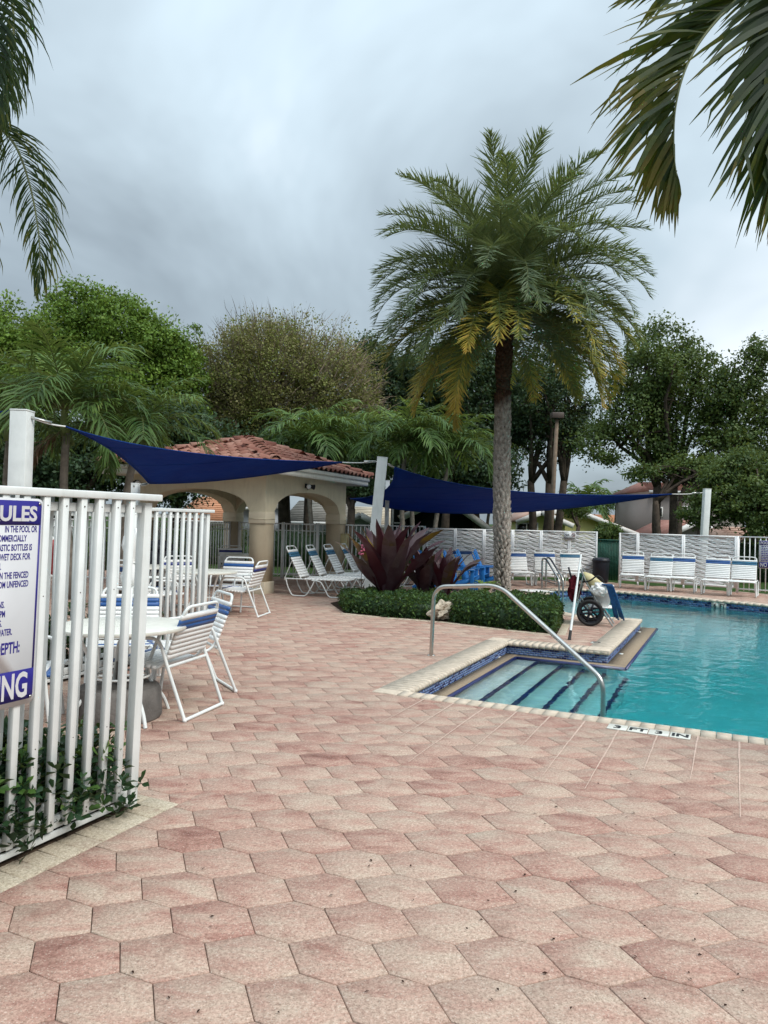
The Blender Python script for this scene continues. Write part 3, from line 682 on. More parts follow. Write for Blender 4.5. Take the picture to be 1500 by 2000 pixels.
# ------------------------------------------------------------------ near fence with the rules sign
FD = Vector((VV.x, VV.y, 0)); FN = Vector((UU.x, UU.y, 0))       # fence runs along v; FN points to the deck side
def fence_double(name, loc, length, height, label, lean, side=1, sp=0.104, group=None, first_off=0.05):
    """loc = foot of the end post; the fence runs back from it along -v (local -x); local +y is the deck side"""
    t = thing(name, loc, label, 'fence', math.atan2(FD.y, FD.x), group)
    t.rotation_mode = 'QUATERNION'
    t.rotation_quaternion = Matrix.Rotation(R(lean), 3, (FD.x, FD.y, 0)).to_quaternion() @ Matrix.Rotation(math.atan2(FD.y, FD.x), 3, 'Z').to_quaternion()
    H = height
    MB().box((0, 0, H / 2 - 0.01), (0.052, 0.052, H - 0.02)).build('post', 'white_alu', t, bevel=0.003)
    MB().box((-length / 2 + 0.03, -0.002, H + 0.008), (length + 0.075, 0.112, 0.036)).build('top_rail', 'white_alu', t, bevel=0.005)
    MB().box((-length / 2 - 0.03, 0, H - 0.055), (length - 0.01, 0.024, 0.04)).build('upper_rail', 'white_alu', t, bevel=0.002)
    MB().box((-length / 2 - 0.03, 0.045, H - 0.055), (length - 0.01, 0.024, 0.04)).build('upper_rail', 'white_alu', t, bevel=0.002); MB().box((-length / 2 - 0.03, 0.045, 0.16), (length - 0.01, 0.024, 0.04)).build('lower_rail', 'white_alu', t, bevel=0.002)
    MB().box((-length / 2 - 0.03, 0, 0.095), (length - 0.01, 0.024, 0.06)).build('lower_rail', 'white_alu', t, bevel=0.002)
    MB().box((-length / 2 - 0.03, -0.02, 0.045), (length - 0.01, 0.012, 0.03)).build('base_rail', 'white_alu', t, bevel=0.002)
    m1 = MB().box((0, 0, 0), (0.034, 0.033, H - 0.09)).mesh('picket'); m1.materials.append(MAT['white_alu']); m2 = MB().box((0, 0, 0), (0.025, 0.025, H - 0.09)).mesh('picket'); m2.materials.append(MAT['white_alu'])
    n = int((length - first_off) / sp)
    for k in range(n):
        for sgn, o_ in ((2.0, 0.94), (-1, 1.0)):
            x = -(first_off + (k + o_) * sp - 0.02)
            if -x > length: continue
            o = link(m1 if sgn < 0 else m2, 'picket', None, t, (x + random.uniform(-0.002, 0.002), sgn * 0.033, (H - 0.09) / 2 + 0.08)); o.rotation_euler = (random.uniform(-0.002, 0.002), random.uniform(-0.003, 0.003), 0)
            md = o.modifiers.new('bevel', 'BEVEL'); md.width = 0.002; md.segments = 1
    b = MB()
    for k in range(n):
        x = -(first_off + (k + 1.0) * sp - 0.02)
        for z in (0.105, 0.125, H - 0.05): b.box((x, -0.0495, z), (0.006, 0.003, 0.006))
        if k % 2: b.box((x, -0.0495, H * 0.30), (0.005, 0.002, 0.005)); b.box((x, -0.0495, H * 0.72), (0.005, 0.002, 0.005))
    o = b.build('screw', 'bronze', t); o['kind'] = 'stuff'
    return t
post_near = G(257, 1575)
nf = fence_double('picket_fence', (post_near.x - 0.01, post_near.y, 0), 3.4, 1.635, 'nearest white double sided picket fence with the blue pool rules sign on it', 1.9, sp=0.104)
post_in = Vector((-2.07, 8.55, 0))
inf = fence_double('picket_fence', post_in, 4.4, 1.60, 'white double sided picket fence behind the nearest round table', 0.9, sp=0.104)
# return panel behind the near fence's bed (goes off to the left)
# the sign, bolted on the deck side of the near fence
sg = thing('pool_rules_sign', (0, 0, 0), 'large white pool rules sign with blue bands on the nearest fence', 'sign')
Mf = Matrix.Translation(nf.location) @ nf.rotation_quaternion.to_matrix().to_4x4()
sg.rotation_mode = 'QUATERNION'
def pxof(w):
    c = Vector(w) - Vector((0, 0, EYE)); f = c.dot(_f); return CX + FPX * c.dot(_r) / f, CY - FPX * c.dot(_u) / f
xs = -0.2
while pxof(Mf @ Vector((xs, -0.056, 1.58)))[0] > 85 and xs > -3: xs -= 0.004
SW, SH = 0.66, 0.90
sg.location = Mf @ Vector((xs, -0.0555, 1.612)); sg.rotation_quaternion = nf.rotation_quaternion
def rrect(b, x0, x1, z0, z1, r, y0, y1, corners=(1, 1, 1, 1)):
    pts = []
    for q, (cx_, cz_, a0) in enumerate(((x1, z1, 0), (x0, z1, 90), (x0, z0, 180), (x1, z0, 270))):
        rr = r if corners[q] else 0.0005; cx_ += -rr if q in (0, 3) else rr; cz_ += -rr if q in (0, 1) else rr
        for k in range(5): a = R(a0 + 22.5 * k); pts.append((cx_ + rr * math.cos(a), cz_ + rr * math.sin(a)))
    n_ = len(pts); vs = [(x, y0, z) for x, z in pts] + [(x, y1, z) for x, z in pts]
    return b.add(vs, [tuple(range(n_ - 1, -1, -1)), tuple(range(n_, 2 * n_))] + [(i, (i + 1) % n_, n_ + (i + 1) % n_, n_ + i) for i in range(n_)])
rrect(MB(), -SW, 0, -SH, 0, 0.03, 0.0, -0.003).build('sign_panel', 'sign_white', sg)
rrect(MB(), -SW + 0.01, -0.010, -0.115, -0.010, 0.022, -0.003, -0.0042, (1, 1, 0, 0)).build('header_band', 'navy_paint', sg)
rrect(MB(), -SW + 0.01, -0.010, -SH + 0.022, -0.745, 0.022, -0.003, -0.0042, (0, 0, 1, 1)).build('footer_band', 'navy_paint', sg)
MB().box((-0.0145, -0.0036, -0.43), (0.009, 0.0012, 0.629)).build('border_line', 'navy_paint', sg)
TX = lambda x, z: Matrix.Translation((x, -0.0043, z)) @ Matrix.Rotation(R(90), 4, 'X')
LINES = [('IN THE POOL OR', .030, .146), ('COMMERCIALLY', .090, .1855), ('PLASTIC BOTTLES IS', .055, .225), ('WET DECK FOR', .063, .2645), ('ON.', .228, .304), ('IN THE FENCED', .068, .3435),
         ('FROM UNFENCED', .066, .382), ('PERSONS.', .198, .466), ('PM', .192, .5055), ('G.', .208, .545), ('WATER.', .147, .585)]
for body, x, z in LINES:
    x = 0.018 + (x - 0.018) * 0.84
    text_mesh(body, 0.0385, 'navy_paint', sg, Matrix.Translation((-x, -0.0032, -z)) @ Matrix.Rotation(R(90), 4, 'X'), 'lettering', sx=0.53, bold=0.0009, extrude=0.0004)
text_mesh('DEPTH:', 0.068, 'navy_paint', sg, Matrix.Translation((-0.085, -0.0032, -0.665)) @ Matrix.Rotation(R(90), 4, 'X'), 'lettering', sx=0.53, bold=0.0018, extrude=0.0004)
text_mesh('POOL RULES', 0.088, 'sign_white', sg, TX(-0.032, -0.096), 'lettering', sx=0.97, bold=0.003, extrude=0.0005)
text_mesh('NO DIVING', 0.150, 'sign_white', sg, TX(-0.036, -0.862), 'lettering', sx=0.58, bold=0.004, extrude=0.0005)
b = MB()
for x, z in ((-0.022, -0.022), (-0.022, -SH + 0.03), (-SW + 0.022, -0.022), (-SW + 0.022, -SH + 0.03)): b.box((x, -0.006, z), (0.010, 0.004, 0.010))
o = b.build('bolt', 'steel', sg); o['kind'] = 'stuff'

# ------------------------------------------------------------------ single picket aluminium fences round the pool
PK = {}
def picket_fence(a, c, h, label, sp=0.112, w=0.020, mat='white_far', group=None, rail2=True, posts=True, name='picket_fence'):
    a = Vector((a[0], a[1], 0)); c = Vector((c[0], c[1], 0)); L = (c - a).length; ang = math.atan2(c.y - a.y, c.x - a.x)
    t = thing(name, a, label, 'fence', ang, group)
    MB().box((L / 2, 0, h - 0.015), (L, 0.034, 0.03)).build('top_rail', mat, t)
    if rail2: MB().box((L / 2, 0, h - 0.19), (L, 0.028, 0.025)).build('middle_rail', mat, t)
    MB().box((L / 2, 0, 0.09), (L, 0.03, 0.03)).build('bottom_rail', mat, t)
    key = (h, w, mat)
    if key not in PK:
        PK[key] = MB().box((0, 0, (h - 0.03) / 2 + 0.03), (w, w * 0.8, h - 0.07)).mesh('picket'); PK[key].materials.append(MAT[mat])
    n = int(L / sp)
    for i in range(n):
        x = (i + 0.5) * L / n
        link(PK[key], 'picket', None, t, (x, 0, 0))
    if posts:
        k = max(1, round(L / 1.9))
        for i in range(k + 1):
            MB().box((0, 0, h / 2), (0.05, 0.05, h)).build('post', mat, t, loc=(min(L - 0.025, max(0.025, L * i / k)), 0, 0))
    return t

# ------------------------------------------------------------------ pavilion
PN = Vector((-2.39, 14.87)); PW = Vector((math.cos(R(69.5)), math.sin(R(69.5)))); PL = Vector((-PW.y, PW.x))
LW, LL = 4.05, 3.35          # right wall length (away), left wall length
pav = thing('pavilion', (PN.x, PN.y, 0), 'tan stucco pavilion with arched openings and a hipped terracotta tile roof', 'pavilion', math.atan2(-PL.y, -PL.x))
# local frame: +x from left end to the near corner, i.e. wall A (facing left/front) runs from (-LL,0) to (0,0); +y is away
PT, WT = 0.36, 0.36; CAPZ, WTOP = 1.66, 2.50; CROWN = 2.13
def arch_wall(length, axis, name):
    """segmental arch wall built in local coordinates: along x from -length..0 (axis 'x') or along y 0..length"""
    b = MB(); x0, x1 = PT, length - PT; n = 20; top = WTOP
    span = x1 - x0; mid = (x0 + x1) / 2; arch = []
    for i in range(n + 1):
        t = -1 + 2 * i / n; arch.append((mid + span / 2 * t, CAPZ + (CROWN - CAPZ) * math.sqrt(max(0, 1 - abs(t) ** 2.2)) ** 1.0))
    prof = ([(0, CAPZ)] + arch + [(length, CAPZ)]) if axis in ('x', 'xb') else arch
    xs = [p[0] for p in prof]
    for y0, flip in ((0, False), (WT, True)):
        for i in range(len(prof) - 1):
            (xa, za), (xb, zb) = prof[i], prof[i + 1]
            if abs(xa - xb) < 1e-5: continue
            q = [(xa, y0, za), (xb, y0, zb), (xb, y0, top), (xa, y0, top)]
            b.add(q, [(0, 1, 2, 3) if not flip else (3, 2, 1, 0)])
    for i in range(len(prof) - 1):
        (xa, za), (xb, zb) = prof[i], prof[i + 1]
        b.add([(xa, 0, za), (xb, 0, zb), (xb, WT, zb), (xa, WT, za)], [(3, 2, 1, 0)])
    if axis in ('x', 'xb'): b.add([(0, 0, CAPZ), (0, WT, CAPZ), (0, WT, top), (0, 0, top)], [(3, 2, 1, 0)]); b.add([(length, 0, CAPZ), (length, WT, CAPZ), (length, WT, top), (length, 0, top)], [(0, 1, 2, 3)])
    if axis == 'x': f = lambda v: (v[0] - length, v[1], v[2])
    elif axis == 'xb': f = lambda v: (-v[0] , LW - v[1], v[2])
    elif axis == 'y': f = lambda v: (-v[1] , v[0], v[2])
    else: f = lambda v: (-LL + v[1], LW - v[0], v[2])
    b.v = [f(v) for v in b.v]; return b.build(name, 'stucco_top', pav)
arch_wall(LL, 'x', 'arch_wall'); arch_wall(LW, 'y', 'arch_wall')
arch_wall(LL, 'xb', 'arch_wall'); arch_wall(LW, 'yb', 'arch_wall')
# the two long walls overlap the short ones only at the corners: shave the short ones there
for (x, y) in ((-PT / 2, PT / 2), (-PT / 2, LW - PT / 2), (-LL + PT / 2, PT / 2), (-LL + PT / 2, LW - PT / 2)):
    sx = 1; 
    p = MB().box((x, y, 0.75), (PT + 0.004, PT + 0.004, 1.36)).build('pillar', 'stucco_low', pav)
    MB().box((x, y, 1.545), (PT + 0.035, PT + 0.035, 0.235)).build('capital', 'stucco_band', pav, bevel=0.004)
    MB().box((x, y, 1.52), (PT + 0.045, PT + 0.045, 0.018)).build('capital_groove', 'stucco_top', pav)
    MB().box((x, y, 0.12), (PT + 0.05, PT + 0.05, 0.25)).build('plinth', 'stucco_band', pav, bevel=0.005)
OV = 0.42; EZ = 2.50; AZ = 3.34
x0, x1, y0, y1 = -LL - OV, OV, -OV, LW + OV
MB().box(((x0 + x1) / 2, (y0 + y1) / 2, EZ + 0.012), (x1 - x0 - 0.06, y1 - y0 - 0.06, 0.02)).build('soffit', 'fascia', pav)
for nm, z, h, g_ in (('fascia_board', EZ - 0.035, 0.11, 0.0), ('gutter_board', EZ + 0.065, 0.085, 0.03)):
    for k in range(4):
        if k == 0: bb = ((x0 + x1) / 2, y0 - g_, z), (x1 - x0 + 2 * g_, 0.03, h)
        elif k == 1: bb = ((x0 + x1) / 2, y1 + g_, z), (x1 - x0 + 2 * g_, 0.03, h)
        elif k == 2: bb = (x0 - g_, (y0 + y1) / 2, z), (0.03, y1 - y0 - 0.031, h)
        else: bb = (x1 + g_, (y0 + y1) / 2, z), (0.03, y1 - y0 - 0.031, h)
        MB().box(*bb).build(nm, 'fascia', pav)
apex = Vector(((x0 + x1) / 2, (y0 + y1) / 2, AZ)); ez = EZ + 0.115
corners = [Vector((x1 + .03, y0 - .03, ez)), Vector((x1 + .03, y1 + .03, ez)), Vector((x0 - .03, y1 + .03, ez)), Vector((x0 - .03, y0 - .03, ez))]
b = MB()
for i in range(4): b.add([corners[i], corners[(i + 1) % 4], apex], [(0, 1, 2)])
b.build('roof_deck', 'bronze', pav)
# barrel tile: curved pan running up the slope
def tile_mesh(w, L):
    prof = []; n = 8
    for i in range(n + 1):
        t = i / n; x = (t - 0.5) * w * 1.08
        z = 0.062 * math.sin(math.pi * min(1, t / 0.66)) if t < 0.66 else -0.012 * math.sin(math.pi * (t - 0.66) / 0.34)
        prof.append((x, z))
    b = MB(); vs = []
    for (y, dz) in ((0, 0.028), (L, 0.0)):
        for x, z in prof: vs.append((x, y, z + dz))
    for x, z in prof: vs.append((x, 0, z + 0.028 - 0.020))
    m = n + 1; fs = [(i, i + 1, m + i + 1, m + i) for i in range(n)] + [(2 * m + i, 2 * m + i + 1, i + 1, i) for i in range(n)]
    b.add(vs, fs); me = b.mesh('roof_tile', smooth=True); me.materials.append(MAT['tile']); return me
TW, TL = 0.245, 0.345
tm = tile_mesh(TW, TL + 0.05)
for i in range(4):
    a, c = corners[i], corners[(i + 1) % 4]; ex = (c - a); L = ex.length; ex.normalize(); mid = (a + c) / 2; up = (apex - mid); SL = up.length; up.normalize(); nz = ex.cross(up).normalized()
    if nz.z < 0: nz = -nz
    rows = int(SL / TL) + 1
    for r0 in range(rows):
        yb = -0.05 + r0 * TL; half = (L / 2) * (1 - max(0, yb) / SL)
        n_ = int(L / TW)
        for k in range(n_ + 1):
            x = (k - n_ // 2) * TW
            if abs(x) > half - 0.02: continue
            p = mid + ex * x + up * yb + nz * 0.02
            Mx = Matrix((ex, up, nz)).transposed().to_4x4(); Mx.translation = p
            o = link(tm, 'roof_tile', None, pav); o.matrix_local = Mx @ Matrix.Rotation(random.uniform(-0.02, 0.02), 4, 'X')
hm = MB()
for k in range(9):
    a = math.pi * k / 8
    pass
def hip_mesh():
    b = MB(); vs = []; n = 8
    for (y, r, dz) in ((0, 0.115, 0.03), (0.40, 0.095, 0.0)):
        for k in range(n + 1): a = math.pi * k / n; vs.append((r * math.cos(a), y, r * 0.85 * math.sin(a) + dz))
    for k in range(n + 1): a = math.pi * k / n; vs.append((0.09 * math.cos(a), 0, 0.09 * 0.85 * math.sin(a) + 0.03))
    m = n + 1
    b.add(vs, [(i + 1, i, m + i, m + i + 1) for i in range(n)] + [(i, i + 1, 2 * m + i + 1, 2 * m + i) for i in range(n)])
    me = b.mesh('ridge_tile', smooth=True); me.materials.append(MAT['tile']); return me
hm = hip_mesh()
for c in corners:
    d = apex - c; L = d.length; d.normalize(); sd = d.cross(Vector((0, 0, 1))).normalized(); up = sd.cross(d)
    k = int(L / 0.34)
    for i in range(k + 1):
        Mx = Matrix((sd, d, up)).transposed().to_4x4(); Mx.translation = c + d * (0.34 * i - 0.05) + up * 0.045
        o = link(hm, 'ridge_tile', None, pav); o.matrix_local = Mx
# ceiling floods etc.
def flood(name, loc, ang, label):
    t = thing(name, loc, label, 'floodlight', ang)
    MB().box((0, 0.008, 0), (0.10, 0.016, 0.10)).build('wall_plate', 'black', t, bevel=0.004)
    for s_ in (-1, 1):
        c0 = Vector((s_ * 0.03, -0.02, 0)); d = Vector((s_ * 0.75, -0.75, -0.15)).normalized()
        h = MB().tube([c0, c0 + d * 0.06, c0 + d * 0.075, c0 + d * 0.16], [0.022, 0.028, 0.040, 0.062], 12).build('lamp_head', 'black', t)
        MB().tube([c0 + d * 0.1605, c0 + d * 0.163], 0.054, 12).build('lamp_glass', 'lens', h)
    MB().tube([(0, -0.02, -0.02), (0, -0.05, -0.07)], [0.025, 0.03], 10).build('sensor', 'black', t)
wl = pav.matrix_basis if False else None
MP = Matrix.Translation(pav.location) @ Matrix.Rotation(pav.rotation_euler.z, 4, 'Z')
fl = MP @ Vector((0.012, 1.78, 2.28)); flood('floodlight', fl, pav.rotation_euler.z + R(90), 'black twin floodlight above the right hand arch of the pavilion')
fl = MP @ Vector((-LL + 0.16, -0.012, 2.25)); flood('floodlight', fl, pav.rotation_euler.z, 'pale twin floodlight near the left end of the pavilion front')
bx = thing('alarm_box', MP @ Vector((0.0, LW - 0.16, 1.0)), 'cream metal box fixed to the far right pillar of the pavilion', 'wall box', pav.rotation_euler.z)
MB().box((0.065, 0, 0.0), (0.12, 0.26, 0.36)).build('case', 'cream_box', bx, bevel=0.006)
MB().box((0.129, 0, 0.0), (0.006, 0.22, 0.30)).build('door', 'cream_box', bx, bevel=0.002); MB().box((0.134, 0.02, 0.02), (0.002, 0.03, 0.14)).build('label_plate', 'roof_orange', bx)
b = MB().box((0.066, 0, 0.185), (0.15, 0.29, 0.012)).build('lid', 'cream_box', bx)

# fences that close the pavilion and ring the pool deck
L0 = MP @ Vector((-LL + 0.2, LW - 0.18, 0)); L1 = MP @ Vector((-PT, LW - 0.18, 0))
def LPt(x, y): q = MP @ Vector((x, y, 0)); return (q.x, q.y)
picket_fence(LPt(-LL + PT, LW - 0.2), LPt(-PT, LW - 0.2), 1.42, 'white picket fence and gate closing the back arch of the pavilion', group=None)
picket_fence(LPt(-LL + 0.2, PT), LPt(-LL + 0.2, LW - PT), 1.42, 'white picket fence closing the left arch of the pavilion')
g_ = thing('gate_frame', LPt(-1.62, LW - 0.27), 'tall white gate standing in the back arch of the pavilion', 'gate', pav.rotation_euler.z)
for x in (0.0, 0.98): MB().box((x, 0, 0.72), (0.07, 0.06, 1.44)).build('gate_post', 'white_far', g_)
MB().box((0.49, 0, 1.40), (0.90, 0.04, 0.035)).build('gate_rail', 'white_far', g_); MB().box((0.49, 0, 0.12), (0.90, 0.04, 0.04)).build('gate_rail', 'white_far', g_)
for i in range(8): MB().box((0.09 + i * 0.114, 0, 0.76), (0.018, 0.018, 1.26)).build('picket', 'white_far', g_)
e1 = LPt(-0.1, LW + 0.02)
picket_fence(e1, (1.12, 19.78), 1.42, 'white picket fence between the pavilion and the first wavy panel', rail2=False)
picket_fence(LPt(-LL + 0.1, 0.3), (-10.5, 18.6), 1.42, 'white picket fence running off to the left of the pavilion')
WP = [(1.14, 19.76), (5.86, 20.10)]      # first row of wavy panels
GA = G(1165, 1136); GB = G(1208, 1141); GC = G(1437, 1157); GD = G(1500, 1161)
def wavy_row(a, c, h, nseg, label, narrow=None):
    a = Vector((a[0], a[1], 0)); c = Vector((c[0], c[1], 0)); L = (c - a).length; ang = math.atan2(c.y - a.y, c.x - a.x)
    t = thing('privacy_screen', a, label, 'fence', ang)
    ws = [1.0] * nseg if narrow is None else narrow; tot = sum(ws); x = 0
    z0 = 0.10
    for w_ in ws:
        pw = L * w_ / tot; xa, xb = x + 0.02, x + pw - 0.02
        for xx in (xa, xb): MB().box((xx, 0, (h + z0) / 2), (0.045, 0.03, h - z0)).build('stile', 'white_far', t)
        MB().box(((xa + xb) / 2, 0, h - 0.02), (pw - 0.085, 0.03, 0.04)).build('rail', 'white_far', t); MB().box(((xa + xb) / 2, 0, z0 + 0.03), (pw - 0.085, 0.03, 0.06)).build('rail', 'white_far', t)
        MB().box((xa, 0, z0 / 2), (0.04, 0.03, z0)).build('foot', 'white_far', t)
        ns = 33; dz = (h - 0.04 - z0 - 0.06) / ns; n = 14
        ph = random.uniform(0, 6); fr = 2 * math.pi / (0.42 + 0.1 * random.random())
        wv = lambda k, X: 0.30 * dz * math.sin(fr * X + ph + 0.55 * math.sin(k * 1.3) + k * 0.16) + 0.16 * dz * math.sin(fr * 1.9 * X + k * 2.1)
        for k in range(ns):
            vs = []; zc_ = z0 + 0.06 + (k + 0.5) * dz
            for i in range(n + 1):
                X = xa + 0.02 + (pw - 0.08) * i / n
                lo = wv(k, X) * 1.5; hw = dz * 0.5
                gb_ = dz * 0.17 * max(0, 0.55 + 0.9 * math.sin(fr * 0.5 * X + k * 1.9)); gt_ = dz * 0.17 * max(0, 0.55 + 0.9 * math.sin(fr * 0.5 * X + (k + 1) * 1.9))
                zb = zc_ - hw + wv(k, X) * 1.5 + gb_; zt = zc_ + hw + wv(k + 1, X) * 1.5 - gt_
                vs += [(X, -0.004, zb), (X, -0.004, zt), (X, 0.004, zt), (X, 0.004, zb)]
            fs = []
            for i in range(n):
                p, q = 4 * i, 4 * i + 4
                for j in range(4): fs.append((p + j, q + j, q + (j + 1) % 4, p + (j + 1) % 4))
            MB().add(vs, fs).build('wavy_slat', 'white_far', t)
        x += pw
    return t
scr1 = wavy_row(WP[0], (GA.x, GA.y), 1.37, 6, 'long row of white wavy slatted screens behind the palm trunk with a No Smoking notice')
scr2 = wavy_row((GB.x, GB.y), (GC.x, GC.y), 1.36, 3, 'row of white wavy slatted screens behind the five right hand loungers', [0.55, 1.3, 1.4])
rf = picket_fence((GC.x, GC.y), (GC.x + (GD.x - GC.x) * 5, GC.y + (GD.y - GC.y) * 5), 1.36, 'white picket fence at the far right with a small rules sign', rail2=False)
# No Smoking notice on the first screen
q = G(1085, 1132); 
lx = (Vector((q.x, q.y, 0)) - scr1.location); lxv = lx.length
ns_ = thing('no_smoking_sign', scr1.location + Vector((math.cos(scr1.rotation_euler.z), math.sin(scr1.rotation_euler.z), 0)) * (lxv) + Vector((math.sin(scr1.rotation_euler.z), -math.cos(scr1.rotation_euler.z), 0)) * 0.022 + Vector((0, 0, 1.13)), 'small white No Smoking notice with a red ring on the wavy screen', 'sign', scr1.rotation_euler.z)
MB().box((0.17, 0, 0.09), (0.34, 0.006, 0.22)).build('sign_panel', 'white_far', ns_)
text_mesh('No', 0.105, 'ink', ns_, Matrix.Translation((0.01, -0.004, 0.105)) @ Matrix.Rotation(R(90), 4, 'X'), bold=0.002, align='LEFT'); text_mesh('Smoking', 0.105, 'ink', ns_, Matrix.Translation((0.01, -0.004, 0.01)) @ Matrix.Rotation(R(90), 4, 'X'), sx=0.82, bold=0.002, align='LEFT')
MB().tube([(0.265 + 0.047 * math.cos(a), -0.006, 0.135 + 0.047 * math.sin(a)) for a in [i * math.pi / 10 for i in range(20)]], 0.006, 6, closed=True).beam((0.235, -0.006, 0.165), (0.295, -0.006, 0.105), 0.008, 0.006).build('prohibition_ring', 'red', ns_)
MB().box((0.265, -0.0045, 0.135), (0.06, 0.003, 0.012)).build('cigarette', 'ink', ns_)
# small rules sign on the right fence
q = G(1482, 1160); d = (q - GC); 
rs = thing('pool_rules_sign', (q.x, q.y, 0), 'small pool rules sign at the right edge, on the far fence', 'sign', rf.rotation_euler.z)
MB().box((0.27, -0.03, 0.94), (0.56, 0.006, 0.66)).build('sign_panel', 'sign_white', rs)
MB().box((0.27, -0.0345, 1.215), (0.54, 0.003, 0.10)).build('header_band', 'navy_paint', rs); MB().box((0.27, -0.0345, 0.695), (0.54, 0.003, 0.13)).build('footer_band', 'navy_paint', rs)
text_mesh('POOL RULES', 0.09, 'sign_white', rs, Matrix.Translation((0.02, -0.0365, 1.185)) @ Matrix.Rotation(R(90), 4, 'X'), sx=0.85, bold=0.003, align='LEFT')
text_mesh('NO DIVING', 0.14, 'sign_white', rs, Matrix.Translation((0.02, -0.0365, 0.65)) @ Matrix.Rotation(R(90), 4, 'X'), sx=0.66, bold=0.003, align='LEFT')
bl = MB()
for k in range(9):
    L_ = random.uniform(0.34, 0.48)
    x = 0.04
    while x < L_:
        w_ = random.uniform(0.02, 0.06); bl.box((x + w_ / 2, -0.034, 1.135 - k * 0.042), (w_, 0.002, 0.020)); x += w_ + 0.012
o = bl.build('small_print', 'navy_paint', rs); o['kind'] = 'stuff'
# green slatted chain link between the screens
cl = thing('chain_link_fence', (GA.x + 0.02, GA.y + 0.35, 0), 'green slatted chain link fence in the gap between the wavy screens', 'fence', math.atan2(GB.y - GA.y, GB.x - GA.x) * 0.4)
cgreen = simple('green_slats', (0.02, 0.085, 0.06), 0.6, 0.3, var=0.3, scale=10); MAT['cgreen'] = cgreen
for k in range(18): MB().box((0.02 + k * 0.042, 0, 0.58), (0.036, 0.008, 1.1)).build('slat', 'cgreen', cl)
b = MB()
for k in range(-14, 12):
    for s_ in (-1, 1):
        p0 = Vector((k * 0.07 if s_ > 0 else k * 0.07 + 0.98, -0.012, 0.05)); b.beam(p0, p0 + Vector((s_ * 1.0, 0, 1.06)), 0.005, 0.004)
b.v = [v for v in b.v]
# keep only wires inside the panel
V_ = b.v; keep = MB()
for i in range(0, len(V_), 8):
    c = sum((Vector(v) for v in V_[i:i + 8]), Vector()) / 8
    if 0.2 < c.x < 0.6: keep.add(V_[i:i + 8], [(0, 2, 3, 1), (4, 5, 7, 6), (0, 1, 5, 4), (2, 6, 7, 3), (0, 4, 6, 2), (1, 3, 7, 5)])
keep.tube([(0, -0.01, 1.14), (0.78, -0.01, 1.14)], 0.018, 8); o = keep.build('wire_mesh', 'cgreen', cl); o['kind'] = 'stuff'
tb = thing('trash_bin', G(1173, 1137.5), 'dark lidded bin standing in the gap between the wavy screens', 'bin', 0.1)
MB().lathe([(0.17, 0), (0.20, 0.03), (0.225, 0.55), (0.225, 0.56)], 18).build('body', 'dark_plastic', tb, smooth=False); MB().lathe([(0.235, 0.56), (0.24, 0.60), (0.20, 0.66), (0.0, 0.68)], 18).build('lid', 'dark_plastic', tb)

# ------------------------------------------------------------------ strap chairs and loungers
def strap(name, mat, p, d, w, span, thick, parent, mtx=None):
    """band wrapped round two side rails: centre p, along-frame direction d (in the y-z plane), width w, lateral span"""
    d = Vector(d).normalized(); nrm = Vector((1, 0, 0)).cross(d).normalized(); hx = span / 2; c = Vector(p); b = MB()
    prof = []                                  # section in (x, normal) plane: long flat loop with round ends
    for s_ in (1, -1):
        for k in range(5):
            a = R(-90 + 45 * k) if s_ > 0 else R(90 + 45 * k); prof.append((s_ * (hx - thick / 2) + math.cos(a) * thick / 2, math.sin(a) * thick / 2 + 0))
    m = len(prof); vs = []
    for e in (-w / 2, w / 2):
        for x, q in prof: vs.append(c + Vector((x, 0, 0)) + nrm * q + d * e)
    b.add(vs, [tuple(range(m)), tuple(range(2 * m - 1, m - 1, -1))] + [((i + 1) % m, i, m + i, m + (i + 1) % m) for i in range(m)])
    return b.build(name, mat, parent)
